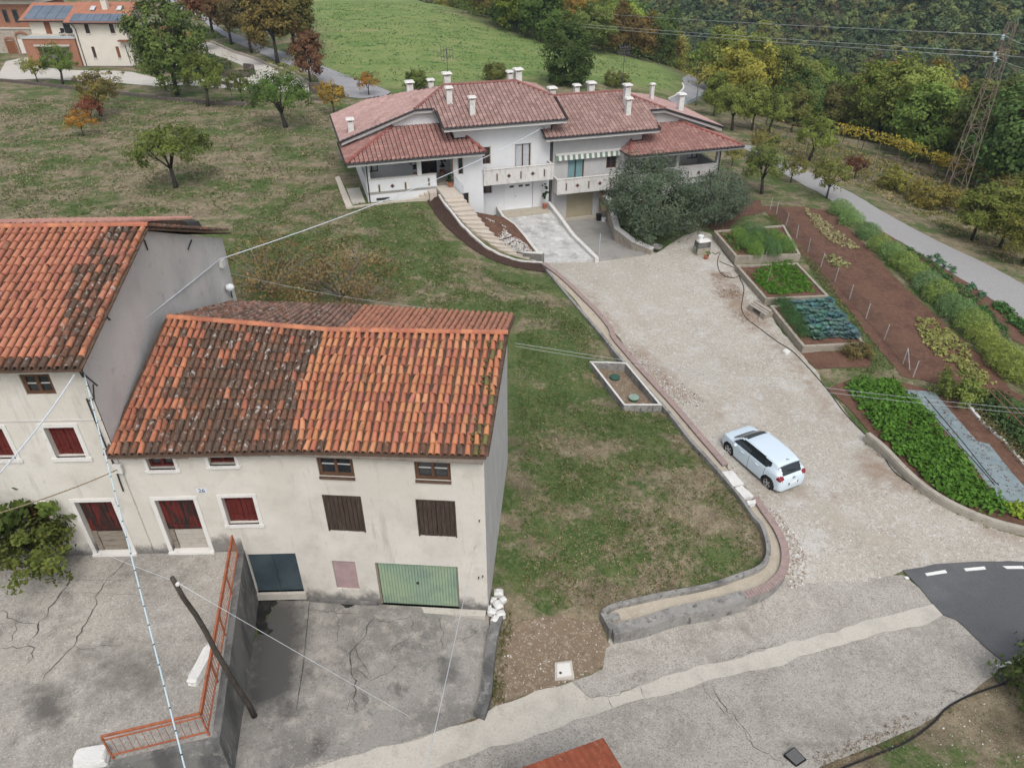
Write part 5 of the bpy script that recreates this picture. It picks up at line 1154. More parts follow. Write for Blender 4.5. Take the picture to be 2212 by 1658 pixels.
for i in range(15):
    l, r_ = L_[i], R_[i]; z = SZ[i]-.19
    if i < 14: ln, rn = L_[i+1], R_[i+1]
    else: ln, rn = l+(l-L_[13])*.9, r_+(r_-R_[13])*.9
    z = SZ[i]-.0
    P = [ln, rn, r_, l]; zz = SZ[i]-.19*.0
    b = MB(); b.prism([(p[0], p[1], max(-.2, zz-1.0)) for p in P], [(p[0], p[1], zz-.05) for p in P]); s_ = b.build('step', m_stair, ST_)
    P2 = [ln+(ln-l)*.06, rn+(rn-r_)*.06, r_, l]; b = MB(); b.prism([(p[0], p[1], zz-.05) for p in P2], [(p[0], p[1], zz) for p in P2]); b.build('tread', m_stair, s_)
SWL = [(255,285),(330,400),(400,482),(480,585),(560,690),(640,765),(720,850),(810,925),(900,1000),(990,1050),(1080,1100),(1190,1140),(1300,1178),(1400,1198),(1500,1212),(1690,1222)]
wz = lambda i: 2.78-2.45*(i/15)**1.02
wl_ = [at(*pt('Q', *p), wz(i)) for i, p in enumerate(SWL)]
b = MB(); b.wallpath(smooth_path(wl_, 3), .14, -1.3, .06); b.build('side_wall', m_parap, ST_)
# steps down to the left of the landing
for i, (x, y) in enumerate(((215,225),(150,235),(80,260),(15,290))):
    c = at(*pt('Q', x, y), 2.85-.14*i); e = DEU*.5; b = MB(); b.obox((c[0]-.45, c[1]-.6, 2.0), DEU*.55, DEV*.9, (0, 0, .87-.14*i)); b.build('side_step', m_stair, ST_)
# banister on the landing
BN = thing('stair_banister', tuple(W2(-4.5, -1.6, 3.05)), 'pale blue metal banister at the top of the stone steps', 'railing')
bp = [W2(-4.5, -1.15, 3.05), at(*pt('Q', 545, 270), 2.95), at(*pt('Q', 600, 340), 2.8)]
for h in (.95, .15): b = MB(); b.tube([p+[0,0,h] for p in bp], .022, 5); b.build('rail', m_bluerail, BN)
for i, p in enumerate(resample(bp, .14)): b = MB(); b.tube([p, p+[0,0,.95]], .009, 4); b.build('bar', m_bluerail, BN)
GT = thing('porch_gate', tuple(W2(-5.6, -.9, 3.1)), 'dark barred gate closing the porch beside the door', 'gate')
for h in (.08, .86): b = MB(); b.tube([W2(-5.68, -.9, 3.1+h), W2(-4.9, -.9, 3.1+h)], .018, 5); b.build('rail', m_steel, GT)
for i in range(9): b = MB(); b.tube([W2(-5.66+i*.093, -.9, 3.12), W2(-5.66+i*.093, -.9, 3.98)], .009, 4); b.build('bar', m_steel, GT)
# dark soil bank beside the stairs
lawn_e = [(70,350),(150,480),(250,625),(370,750),(500,872),(650,990),(800,1092),(950,1170),(1100,1232),(1250,1275),(1400,1312),(1580,1345),(1755,1368)]
le = [hit(*pt('Q', *p)) for p in lawn_e]; A_ = resample(smooth_path([w+[0,0,-.02] for w in wl_], 2), .3); n = len(A_); L2 = np.array(smooth_path(le, 3)); d = np.r_[0, np.cumsum(np.linalg.norm(np.diff(L2, axis=0), axis=1))]; d /= d[-1]
B_l = [np.array([np.interp(t, d, L2[:, i]) for i in range(3)]) for t in np.linspace(0, 1, n)]
b = MB(); K_ = 5; vs = []
for i in range(n):
    for k in range(K_+1):
        t = k/K_; p = A_[i]*(1-t)+B_l[i]*t; z = A_[i][2]*(1-t)**1.4+(T(*B_l[i][:2])+.05)*(1-(1-t)**1.4); z = max(z, T(p[0], p[1])+.05); vs.append((p[0]+RND.gauss(0, .02), p[1]+RND.gauss(0, .02), z+RND.gauss(0, .015)*(0 < k < K_)))
b.add(vs, [(i*(K_+1)+k, (i+1)*(K_+1)+k, (i+1)*(K_+1)+k+1, i*(K_+1)+k+1) for i in range(n-1) for k in range(K_)]); o = b.build('soil_bank', m_dsoil, None, True); o['kind'] = 'structure'
# bed between stairs and drive: soil, stones, pale gravel heap
bed = [at(*pt('Q', x, y), z) for x, y, z in ((735,515,1.35),(900,545,1.1),(1060,575,1.0),(1150,590,.9),(1300,690,.72),(1460,880,.55),(1620,1070,.45),(1450,1065,.5),(1260,1035,.62),(1170,985,.8),(1020,850,1.05),(890,710,1.2),(785,580,1.35))]
b = MB(); cen = sum(bed)/len(bed)+np.array([0,0,.12]); b.add([tuple(cen)]+[tuple(p) for p in bed]+[(p[0], p[1], -1) for p in bed], [(0, i+1, (i+1) % 13+1) for i in range(13)]+[(i+1, 14+i, 14+(i+1) % 13, (i+1) % 13+1) for i in range(13)]); o = b.build('stair_bed', m_soil); o['kind'] = 'structure'
gp_ = [at(*pt('Q', x, y), .85) for x, y in ((1080,930),(1180,850),(1330,860),(1480,960),(1540,1040),(1400,1050),(1240,1020))]
def rocks(name, poly, n, s0, s1, m, zf, label, cat=None, seed=0):
    r = np.random.RandomState(seed); xs = [p[0] for p in poly]; ys = [p[1] for p in poly]
    P = np.c_[r.uniform(min(xs), max(xs), n*12), r.uniform(min(ys), max(ys), n*12)]; P = P[inpoly(poly, P[:, 0], P[:, 1])][:n]; n = len(P)
    Z = Tn(P)+.03 if zf is None else np.array([zf(x, y) for x, y in P]); s = r.uniform(s0, s1, n)*(.6+.8*r.random(n)**3); a = r.uniform(0, 6.3, n)[:, None]
    B = np.array(((-1,-1,-.4),(1,-1,-.4),(1,1,-.4),(-1,1,-.4),(-.7,-.6,.7),(.6,-.7,.6),(.7,.6,.75),(-.6,.7,.55)))[None]*r.uniform(.65, 1.1, (n, 8, 3)); s = s[:, None]
    V = np.stack([P[:, :1]+s*(B[..., 0]*np.cos(a)-B[..., 1]*np.sin(a)), P[:, 1:]+s*(B[..., 0]*np.sin(a)+B[..., 1]*np.cos(a)), Z[:, None]+s*B[..., 2]], -1).reshape(-1, 3)
    F = (np.array([(3,2,1,0),(4,5,6,7),(0,1,5,4),(1,2,6,5),(2,3,7,6),(3,0,4,7)])[None]+8*np.arange(n)[:, None, None]).reshape(-1, 4)
    me = bpy.data.meshes.new(name); me.from_pydata(V.tolist(), [], F.tolist())
    for q in (m if isinstance(m, list) else [m]): me.materials.append(q)
    if isinstance(m, list): me.polygons.foreach_set('material_index', np.repeat(r.randint(0, len(m), n), 6).astype(np.int32))
    me.update(); o = link(name, me); o['kind'] = 'stuff'; o['label'] = label; return o
m_rock1 = mat('grey_stone', (.40,.375,.34), [((.26,.24,.21), 5, .5, .68, .7)]); m_rock2 = mat('brown_stone', (.27,.20,.15), [((.18,.13,.10), 5, .5, .68, .7)])
bz = lambda x, y: 1.0+.0*x
def bedz(x, y):
    best = 1e9; z = 1
    for p in bed+[cen]:
        d_ = (p[0]-x)**2+(p[1]-y)**2
        if d_ < best: best = d_; z = p[2]
    return z*.5+.45
rocks('bed_stones', [at(*pt('Q', x, y), 1.05) for x, y in ((840,620),(1000,600),(1180,700),(1220,820),(1100,880),(1000,830))], 260, .035, .10, [m_stone, m_rock1, m_rock2], bedz, 'loose stones in the bed between stairs and drive', seed=5)
rocks('gravel_heap', gp_, 700, .03, .055, [m_strip, m_stone, m_rock1], lambda x, y: bedz(x, y)+.06, 'pale gravel heap at the foot of the stairs bed', seed=6)
# curved dark brick wall at the foot of the stairs
CW = thing('curved_brick_wall', tuple(at(*pt('Q', 1500, 1150), 0)), 'low curved grey brick wall with pale coping at the foot of the stairs', 'wall')
cwp = smooth_path([at(*pt('Q', x, y), .62) for x, y in ((1262,1032),(1340,1062),(1430,1080),(1530,1088),(1620,1092),(1695,1098))], 4)
m_gbrick = mat('grey_brick', (.20,.19,.18), [((.28,.265,.25), 6, .5, .68, .8), ((.12,.115,.11), 9, .5, .68, .7)])
b = MB(); b.wallpath(cwp, .16, -.62, 0); b.build('wall_core', m_mortar, CW); b = MB(); b.wallpath(cwp, .26, 0.002, .055); b.build('coping', m_parap, CW)
Pn = resample(cwp, .24)
for r_ in range(5):
    for i in range(len(Pn)-1):
        p, q = Pn[i], Pn[i+1]; d = (q-p)/np.linalg.norm(q-p); nn = np.array([d[1], -d[0], 0]); o_ = (.12 if r_ % 2 else 0)
        if i == len(Pn)-2 and r_ % 2: continue
        a = p+d*(.008+o_)+nn*.08; a[2] = .02+r_*.118; b = MB(); b.obox(a, d*.222, nn*.02, (0, 0, .108)); b.build('brick', m_gbrick, CW)
b = MB(); e_ = Pn[-1]; b.box(e_[0]-.12, e_[0]+.12, e_[1]-.12, e_[1]+.12, -.1, .62); b.build('end_pier', m_gbrick, CW)
# side path left of the house
sp = [at(*pt('B', x, y), 2.45) for x, y in ((80,1060),(100,1050),(225,1330),(185,1345))]
b = MB(); b.prism([(p[0], p[1], 2.0) for p in sp], [tuple(p) for p in sp]); tag(b.build('side_kerb', m_stair, None), 'pale stone kerb beside the sunken path left of the white house', 'kerb')
b = MB(); fk = [at(*pt('B', x, y), 2.4) for x, y in ((185,1345),(450,1310),(700,1280),(800,1265))]; b.wallpath(fk, .16, -.5, .03); tag(b.build('front_kerb', m_stair, None), 'thin stone kerb along the foot of the porch wall', 'kerb')
pa = [at(*pt('B', x, y), 2.35) for x, y in ((130,1075),(215,1075),(310,1315),(225,1325))]; b = MB(); b.prism([(p[0], p[1], 1.9) for p in pa], [(p[0], p[1], 2.40) for p in pa]); o = b.build('side_path', m_strip); o['kind'] = 'structure'
# ================================================================== lawn kerb with gravel channel, pit, stones
WT = .55
def apath(z, *items):
    out = []
    for k, L in items: out += [at(*pt(k, x, y), z) for x, y in L]
    return out
m_kerbc = mat('kerb_concrete', (.27,.262,.245), [((.15,.145,.138), 1.5, .45, .62, .85, (1, 1, .6), 6), ((.40,.39,.365), 4, .55, .68, .6), ((.07,.068,.065), 6, .55, .66, .85, (1, 1, .5), 6)], bump=(14, .4))
m_brickcop = mat('pink_coping_brick', (.33,.245,.225), [((.24,.19,.18), 5, .47, .64, .7), ((.42,.35,.325), 9, .55, .7, .6)])
m_tan = mat('tan_gravel', (.44,.39,.31), [((.36,.315,.245), 1.2, .45, .64, .7), ((.54,.49,.41), 12, .52, .68, .7), ((.30,.25,.19), 20, .58, .7, .6)], bump=(26, .5))
outer = apath(WT, ('O', [(1165,765),(1270,840),(1380,935),(1490,1045),(1600,1155),(1700,1280)]), ('H', [(830,20),(930,140),(1040,265),(1170,405),(1310,560),(1450,725),(1560,850),(1650,955)]))
outer2 = apath(WT, ('H', [(1868,1190),(1930,1285)]), ('J', [(600,660),(650,735),(690,830),(700,920),(680,1000),(630,1060),(560,1105),(440,1150)]))
outer3 = apath(WT, ('J', [(440,1150),(300,1190),(150,1225),(0,1255)]), ('K', [(1180,640),(1050,670),(945,692)]))
inner = apath(WT, ('O', [(1190,820),(1330,990),(1480,1165)]), ('H', [(745,10),(840,130),(930,235),(1060,385),(1190,525),(1290,645),(1390,775),(1500,895),(1620,1030),(1720,1145),(1800,1250),(1860,1340)]), ('J', [(545,700),(580,790),(592,870),(575,935),(520,985),(400,1030),(200,1095)]), ('K', [(1300,452),(1100,496),(960,530),(880,575)]))
GW = thing('lawn_wall', tuple(inner[10]-[0,0,.5]), 'long curved double kerb wall with a tan gravel channel bordering the lawn', 'wall')
outer, outer2, outer3, inner = [smooth_path(p, 3) for p in (outer, outer2, outer3, inner)]
for P in (outer, outer2): 
    b = MB(); b.wallpath(P, .27, -.75, -.07); b.build('outer_wall', m_kerbc, GW)
b = MB(); b.wallpath(outer3, .46, -.75, 0); b.build('outer_wall', m_kerbc, GW)
b = MB(); b.wallpath(inner, .17, -.6, .05); b.build('inner_kerb', m_kerbc, GW)
b = MB()
for P in (outer, outer2):
    Q = resample(P, .125)
    for i in range(len(Q)-1):
        p, q = Q[i], Q[i+1]; d = (q-p)/np.linalg.norm(q-p); n = np.array([-d[1], d[0], 0]); a = p-n*.15+d*.006+np.array([0, 0, -.068+RND.uniform(-.004, .004)]); b.obox(a, d*.112, n*.30, (0, 0, .068))
o = b.build('coping_bricks', m_brickcop, GW); o['kind'] = 'stuff'
for p in (outer[-1], outer2[-1]):
    pass
# gravel channel: strip between inner kerb and outer wall
OO = np.array(outer+[outer[-1]*.5+outer2[0]*.5]+outer2+outer3); II = np.array(inner)
def lerp_path(A, n): d = np.r_[0, np.cumsum(np.linalg.norm(np.diff(A, axis=0), axis=1))]; s = np.linspace(0, d[-1], n); return np.c_[[np.interp(s, d, A[:, i]) for i in range(3)]].T
A_, B_ = lerp_path(OO, 90), lerp_path(II, 90); b = MB(); vs = []
# match by nearest point so that the strip never folds
for q in B_:
    j = int(np.argmin(((OO[:, :2]-q[:2])**2).sum(1))); vs += [tuple(OO[j]+[0,0,-.13]), tuple(q+[0,0,-.13])]
b.add(vs, [(2*i, 2*i+1, 2*i+3, 2*i+2) for i in range(len(B_)-1)]); b.build('gravel_channel', m_tan, GW)
b = MB(); e0, e1 = inner[-1], outer3[-1]; b.wallpath([e0, e1], .2, -.75, .02); b.build('end_wall', m_kerbc, GW)
rough_block('end_slab', at(*pt('K', 955, 615), WT-.1), .42, .3, .12, .3, m_kerbc, None, None, seed=31, parent=GW)
# stone slabs lying on the gap
def slab4(name, k, q, z0, th, m, label):
    P = [at(*pt(k, x, y), z0+th) for x, y in q]; c = sum(P)/4; r = random.Random(len(label)); b = MB(); E = []
    for i in range(4):
        for j in range(4): p = P[i]+(P[(i+1) % 4]-P[i])*j/4; E.append(p+np.array([r.uniform(-.025, .025), r.uniform(-.025, .025), 0])*(j > 0))
    b.prism([(p[0], p[1], z0) for p in E], [(c[0]+(p[0]-c[0])*.97, c[1]+(p[1]-c[1])*.97, z0+th+r.uniform(-.012, .012)) for p in E]); o = b.build(name, m, None, loc=(c[0], c[1], z0)); return tag(o, label, 'stone')
slab4('stone_slab', 'H', [(1622,1008),(1700,1000),(1785,1098),(1705,1118)], .52, .12, m_stone, 'cracked white stone slab on the kerb gap, nearest the car front')
slab4('stone_slab', 'H', [(1718,1128),(1775,1110),(1858,1188),(1790,1205)], .52, .14, m_stone, 'pitted white stone slab in the middle of the kerb gap')
slab4('stone_block', 'H', [(1803,1222),(1868,1212),(1872,1240),(1818,1255)], .45, .18, m_stone, 'small square white stone at the lower end of the kerb gap')
# inspection pit in the lawn
pc = [at(*pt('H', x, y), .74) for x, y in ((655,203),(925,212),(1185,525),(905,525))]
IP = thing('inspection_pit', tuple(sum(pc)/4-[0,0,.4]), 'open concrete-walled pit in the lawn holding two green lids', 'pit')
for i in range(4):
    p, q = pc[i], pc[(i+1) % 4]; c = sum(pc)/4; d = (q-p)/np.linalg.norm(q-p); n = np.array([-d[1], d[0], 0]); n = n if n@(c-p) > 0 else -n
    b = MB(); L = np.linalg.norm(q-p); s0 = 0 if i % 2 == 0 else .1; b.obox(p+d*s0-[0,0,.8], d*(L-2*s0), n*.1, (0, 0, .8)); b.build('side_wall', m_kerbc, IP)
    b = MB(); b.obox(p+d*s0, d*(L-2*s0), n*.11, (0, 0, .02)); b.build('rim', m_parap, IP)
b = MB(); b.prism([(p[0], p[1], .0) for p in pc], [(c[0]+(p[0]-c[0])*.95, c[1]+(p[1]-c[1])*.95, .42 if False else T(p[0], p[1])+.03) for p in pc]); b.build('pit_floor', m_stonegr, IP)
m_greenlid = mat('green_plastic', (.03,.085,.06), [((.06,.12,.09), 3, .5, .7, .6)], rough=.5); m_lidtop = mat('pale_green_lid', (.24,.33,.27), [((.17,.25,.2), 4, .48, .66, .6)], rough=.6)
for k, (x, y, lb) in enumerate(((836,345,'green cylindrical septic lid at the back of the pit'),(975,495,'green cylindrical septic lid with pale top at the front of the pit'))):
    p = hit(*pt('H', x, y)); t = thing('septic_lid', tuple(p), lb, 'lid', 'green septic lids'); zz = T(p[0], p[1]); b = MB(); b.lathe((p[0], p[1], zz-.05), [(.24, 0), (.24, .26), (.22, .27)], 20); b.build('drum', m_greenlid, t); b = MB(); b.lathe((p[0], p[1], zz+.221), [(.265, 0), (.275, .015), (.275, .05), (.24, .075)], 20); b.build('cap', m_lidtop if k else m_greenlid, t)
# curved kerb wall of the vegetable plot (right)
KW = thing('garden_kerb', tuple(hit(*pt('J', 1600, 480))), 'curved rounded concrete kerb wall below the vegetable plot', 'wall')
kp = smooth_path([at(*pt('J', x, y), .55) for x, y in ((1222,125),(1330,215),(1440,330),(1560,440),(1700,535),(1860,615),(2030,680),(2208,725),(2400,760))], 4)
m_kerbtan = mat('weathered_tan_concrete', (.37,.34,.285), [((.28,.255,.21), 1.6, .47, .64, .8), ((.46,.43,.37), 5, .55, .7, .6), ((.17,.155,.135), 6, .60, .70, .6)], bump=(14, .4))
b = MB(); b.wallpath(kp, .30, -.75, -.03); b.wallpath(kp, .22, -.03, .02); b.build('kerb', m_kerbtan, KW)
# stones, hose, litter on the yard
rough_block('round_stone', hit(*pt('I', 700, 1030)), .38, .33, .25, .5, m_stone, 'pale round stone lying at the edge of the gravel', 'stone', seed=9, taper=.6)
hose = [(235,395),(255,405),(285,395),(270,440),(275,500),(310,545),(370,555),(405,540),(400,510),(370,490),(310,465),(280,450)]
P = smooth_path([hit(*pt('I', x, y))+np.array([0,0,.06]) for x, y in hose], 4); 
P2 = smooth_path([hit(*pt('I', x, y))+np.array([0,0,.06]) for x, y in ((240,250),(290,370),(390,500),(410,560),(435,620),(425,700),(420,750),(450,810),(540,880),(640,955),(740,1020),(830,1110),(960,1260),(1080,1420),(1210,1555),(1300,1650)) ]+[hit(*pt('J', x, y))+np.array([0,0,.05]) for x, y in ((1380,370),(1560,500),(1750,610),(1900,660),(2020,715))], 4)
b = MB(); b.tube(P, .02, 6); b.tube(P2, .02, 6); tag(b.build('garden_hose', m_black), 'black garden hose looped by the raised bed and trailing along the yard edge', 'hose')
b = MB(); p = hit(*pt('J', 2010, 722)); b.obox(p+[0,0,.04], (.35,.1,0), (-.1,.2,0), (0,0,.05)); tag(b.build('offcut', m_white, None, loc=tuple(p)), 'white flat scrap lying against the curved kerb wall', 'scrap')
# loose stones scattered over the gravel yard
yp = [tuple(p[:2]) for p in yard]
def drape_rocks(name, poly, n, s0, s1, m, label, seed): return rocks(name, poly, n, s0, s1, m, None, label, seed=seed)
drape_rocks('yard_stones', yp, 5000, .010, .03, [m_stone, m_strip, m_rock1], 'loose white stones on the gravel yard', 12)
drape_rocks('kerb_gravel', [tuple(hit(*pt('J', x, y))[:2]) for x, y in ((560,600),(640,620),(760,760),(830,900),(820,1080),(740,1110),(700,1060),(730,930),(700,800),(620,680))], 900, .02, .05, [m_rock1, m_stone, m_rock2, m_rock1], 'grey and white gravel drifted against the curved lawn wall', 13)
drape_rocks('dark_gravel', [tuple(hit(*pt('H', x, y))[:2]) for x, y in ((900,60),(1000,130),(1150,260),(1350,380),(1500,500),(1450,540),(1300,520),(1150,370),(1020,240))], 1100, .015, .04, [m_rock1, m_asph, m_rock2, m_stone], 'dark gravel and leaf litter along the lawn wall', 14)
drape_rocks('patch_stones', [tuple(p[:2]) for p in patch], 600, .010, .03, [m_stone, m_rock1, m_rock2, m_strip], 'loose pale stones on the bare patch by the manhole', 15)
drape_rocks('verge_stones', [tuple(hit(*pt('L', x, y))[:2]) for x, y in ((900,1700),(1500,1400),(1980,1090),(2208,1200),(2208,1700))], 110, .012, .03, [m_stone, m_rock1, m_rock2], 'loose stones on the dry verge at the bottom right', 16)
# ================================================================== white hatchback
def build_car():
    f_, r_ = hit(1574, 979), hit(1654, 1051); fw = (f_-r_); fw[2] = 0; wb0 = np.linalg.norm(fw); fw /= wb0
    WBASE = 2.55
    left = np.array([-fw[1], fw[0], 0])          # car's left-hand side, seen by the viewer
    midl = (f_+r_)/2; c = midl-left*.78; c[2] = T(c[0], c[1])+.03
    CT = thing('car', tuple(c), 'white hatchback parked on the gravel yard beside the lawn wall', 'car')
    paint = mat('white_car_paint', (.58,.68,.755), rough=.28, spec=.5, coat=.6); glass = mat('car_glass', (.014,.02,.024), rough=.06, spec=.7); black = mat('car_black', (.014,.014,.015), rough=.55); tyre = mat('tyre', (.02,.02,.021), rough=.85); rimm = mat('alloy', (.46,.47,.48), rough=.35, metal=.6); red = mat('tail_lamp', (.20,.012,.018), rough=.2, spec=.6); lampw = mat('head_lamp', (.35,.38,.40), rough=.12, spec=.7); plate = mat('plate_white', (.68,.69,.68)); pblue = mat('plate_blue', (.04,.09,.32))
    X0 = -WBASE/2-.64; X1 = WBASE/2+.74       # rear, front
    def Wc(x, y, z): return c+fw*x+left*y+np.array([0, 0, z])
    ip = lambda xs, ys: (lambda x: float(np.interp(x, xs, ys)))
    def smooth(xs, ys):
        P = smooth_path([np.array([a, b_, 0]) for a, b_ in zip(xs, ys)], 6); return ip([p[0] for p in P], [p[1] for p in P])
    top = smooth([X0, X0+.06, X0+.14, X0+.42, X0+.95, 0, .45, .78, 1.28, 1.5, 1.8, X1-.10, X1], [.60, .84, .92, 1.30, 1.40, 1.43, 1.40, 1.30, .965, .91, .84, .70, .50])   # centre-line roof/bonnet
    belt = smooth([X0, X0+.1, -1.2, 0, 1.0, 1.5, 1.85, X1], [.80, .93, .955, .93, .91, .89, .80, .50])
    half = smooth([X0, X0+.05, X0+.2, -1.0, 0, 1.0, 1.6, X1-.12, X1-.03, X1], [.60, .71, .78, .845, .855, .85, .80, .68, .58, .46])
    roofh = smooth([X0, X0+.4, -1.0, 0, .6, 1.28, 1.6, X1], [.52, .555, .60, .615, .60, .64, .62, .35])
    bot = lambda x: .17+.06*max(0, (x-1.5)/.5)+.08*max(0, (-x-1.55)/.4)
    NX, NM = 150, 40
    xs = np.linspace(X0, X1, NX+1)
    def sect(x):
        h, t, bl, rh, bo = half(x), top(x), min(belt(x), top(x)-.02), roofh(x), bot(x)
        # side: sill -> bulge -> belt -> (tumblehome) -> roof edge -> crown
        cs = [(h-.06, bo), (h-.015, bo+.08), (h, bo+(bl-bo)*.42), (h-.004, bo+(bl-bo)*.68), (h-.035, bl)]
        te = max(bl+.012, t-.05)
        cs += [(rh+(h-.035-rh)*.40, bl+(te-bl)*.58), (rh+.012, te), (rh*.82, te+(t-te)*.62), (rh*.4, te+(t-te)*.94), (0, t)]
        P = smooth_path([np.array([a, b_, 0]) for a, b_ in cs], 8); d = np.r_[0, np.cumsum([np.linalg.norm(P[i+1]-P[i]) for i in range(len(P)-1)])]
        # distribute: fixed counts below and above the belt
        kb = 4*8; s1 = np.linspace(0, d[kb], 19); s2 = np.linspace(d[kb], d[-1], NM-18+1)[1:]
        s = np.r_[s1, s2]; return np.c_[np.interp(s, d, [p[0] for p in P]), np.interp(s, d, [p[1] for p in P])]
    S = [sect(x) for x in xs]
    axf, axr = WBASE/2, -WBASE/2; WR = .325
    parts = {}
    def put(nm, ps): parts.setdefault(nm, MB()).quad(*[Wc(*p) for p in ps])
    for i in range(NX):
        for j in range(NM):
            a, b_, c_, d_ = (xs[i], *S[i][j]), (xs[i+1], *S[i+1][j]), (xs[i+1], *S[i+1][j+1]), (xs[i], *S[i][j+1])
            mx = sum(p[0] for p in (a, b_, c_, d_))/4; my = sum(p[1] for p in (a, b_, c_, d_))/4; mz = sum(p[2] for p in (a, b_, c_, d_))/4
            if mz < .72 and (math.hypot(mx-axf, mz-.33) < .375 or math.hypot(mx-axr, mz-.33) < .375): continue
            nm = 'body'; bl = belt(mx); t = top(mx); up_ = j >= 18
            if up_:
                te = t-.06
                # side glass
                zlo, zhi = bl+.03, t-.085
                if j < 18+12 and zlo < mz < zhi and -1.22+(mz-1.0)*.25 < mx < 1.12-(mz-bl)*1.05:
                    if abs(mx+.02) < .028: nm = 'pillar'
                    elif mx > -.02: nm = 'front_side_window'
                    else: nm = 'rear_side_window'
                    if mx < -.95 and mz < bl+.03+(-.95-mx)*.55: nm = 'body'
                # windscreen
                elif .50 < mx < 1.27 and my < (.62+.0*mx) and mz > .97+.01 and my < roofh(mx)-.045: nm = 'windscreen'
                if 1.21 < mx <= 1.30 and my < .60 and nm != 'front_side_window': nm = 'cowl'
                # rear window
                if mx < X0+.27 and .76 < mz < .96 and my > .54+.0*mx: nm = 'tail_light'
                if mx < X0+.40 and mx > X0+.145 and my < roofh(mx)-.05+.02: nm = 'rear_window'
            if mx < X0+.27 and .765 < mz < .925 and my > .50: nm = 'tail_light'
            if nm == 'body' and j < 18 and mz > .26 and any(abs(mx-q_) < .016 for q_ in (1.0, -.02, -.98)): nm = 'door_seam'
            if nm == 'body' and j >= 18 and my < .62 and abs(mx-(X0+.415)) < .014: nm = 'door_seam'
            if nm == 'body' and mz < .235: nm = 'sill_trim'
            for sgn in (1, -1):
                q = [a, b_, c_, d_] if sgn < 0 else [d_, c_, b_, a]; q = [(p[0], p[1]*sgn, p[2]) for p in q]
                put(nm if nm in ('body', 'windscreen', 'rear_window', 'cowl', 'pillar') else nm+('_l' if sgn > 0 else '_r'), q)
    # nose and tail closing panels
    for xi, i in ((X1, NX), (X0, 0)):
        P = [(xi, p[0], p[1]) for p in S[i]]; Q = [(xi, -p[0], p[1]) for p in S[i]][::-1]; parts['body'].poly([Wc(*p) for p in (P+Q)])
    body = None
    MT = {'body': paint, 'windscreen': glass, 'rear_window': glass, 'cowl': black, 'pillar': black, 'tail_light': red, 'door_seam': mat('panel_gap', (.16,.18,.20)), 'sill_trim': black}
    for nm, mb in parts.items():
        base = nm[:-2] if nm.endswith(('_l', '_r')) else nm
        o = mb.build(base, MT.get(base, glass), CT, True)
        me = o.data; import bmesh; bm = bmesh.new(); bm.from_mesh(me); bmesh.ops.remove_doubles(bm, verts=bm.verts, dist=.0008); bmesh.ops.recalc_face_normals(bm, faces=bm.faces) if base == 'body' else None; bm.to_mesh(me); bm.free()
        if base == 'body': body = o
    # underbody
    b = MB(); P = [(-1.75,.70),(1.75,.68),(1.75,-.68),(-1.75,-.70)]; b.prism([Wc(x, y, .19) for x, y in P], [Wc(x, y, .5) for x, y in P]); b.build('underbody', black, CT)
    for ax, nm in ((axf, 'front'), (axr, 'rear')):
        for sg in (1, -1):
            ctr = Wc(ax, .70*sg, WR-.02); axv = tuple(left*sg)
            b = MB(); b.lathe(ctr, [(.20, -.06), (.30, -.07), (.322, -.03), (.322, .09), (.30, .125), (.21, .13), (.21, .10)], 26, axis=axv); w = b.build('wheel', tyre, CT, True)
            b = MB(); b.lathe(ctr, [(.21, .06), (.215, .125), (.195, .122), (.19, .075)], 26, axis=axv); b.lathe(ctr, [(.055, .05), (.055, .115), (.03, .12)], 12, axis=axv)
            a1 = Vector(axv).orthogonal().normalized(); b1 = Vector(axv).cross(a1)
            for k in range(5):
                an = 2*math.pi*k/5+.3; d1 = np.array(a1*math.cos(an)+b1*math.sin(an)); d2 = np.array(-a1*math.sin(an)+b1*math.cos(an)); o1 = ctr+np.array(axv)*.075; b.obox(o1+d1*.04-d2*.032, d1*.16, d2*.064, np.array(axv)*.038)
            b.build('rim', rimm, w)
            b = MB(); b.lathe(ctr, [(.36, -.12), (.36, .02)], 20, axis=axv); b.build('wheel_arch', black, CT)
    def patch4(nm, P, m, th=.012, parent=CT):
        A = [Wc(*p) for p in P]; n = np.cross(A[1]-A[0], A[2]-A[0]); n /= np.linalg.norm(n); ctr = Wc(0, 0, .6); n = n if n@(A[0]-ctr) > 0 else -n
        b = MB(); b.prism([p-n*.03 for p in A], [p+n*th for p in A]); return b.build(nm, m, parent)
    hs = lambda x: half(x)
    for sg in (1, -1):
        patch4('headlight', [(X1-.30, .75*sg, .735), (X1-.16, .70*sg, .66), (X1-.055, .52*sg, .62), (X1-.10, .52*sg, .70)], lampw)
        # mirrors
        m0 = Wc(.80, .90*sg, .97); b = MB(); b.lathe(m0, [(.03, -.02), (.085, .0), (.095, .06), (.07, .13), (.02, .15)], 10, axis=tuple(left*sg)); b.build('mirror', paint, CT, True)
        for x in (.30, -.62): b = MB(); b.obox(Wc(x, (half(x)-.012)*sg, .80), fw*.19, left*.04*sg, (0, 0, .028)); b.build('door_handle', paint, CT)
        # door seams
        for x in (1.02, -.02, -1.0):
            pass
    patch4('number_plate', [(X0-.004, .26, .50), (X0-.004, -.26, .50), (X0+.0, -.26, .61), (X0+.0, .26, .61)], plate, .02)
    for y0, y1 in ((.215, .26), (-.26, -.215)): patch4('plate_band', [(X0-.004, y1, .50), (X0-.004, y0, .50), (X0+.0, y0, .61), (X0+.0, y1, .61)], pblue, .025)
    b = MB(); b.lathe(Wc(X0+.02, 0, .84), [(.055, .0), (.06, .03), (.045, .035)], 16, axis=tuple(-fw)); b.build('badge', rimm, CT)
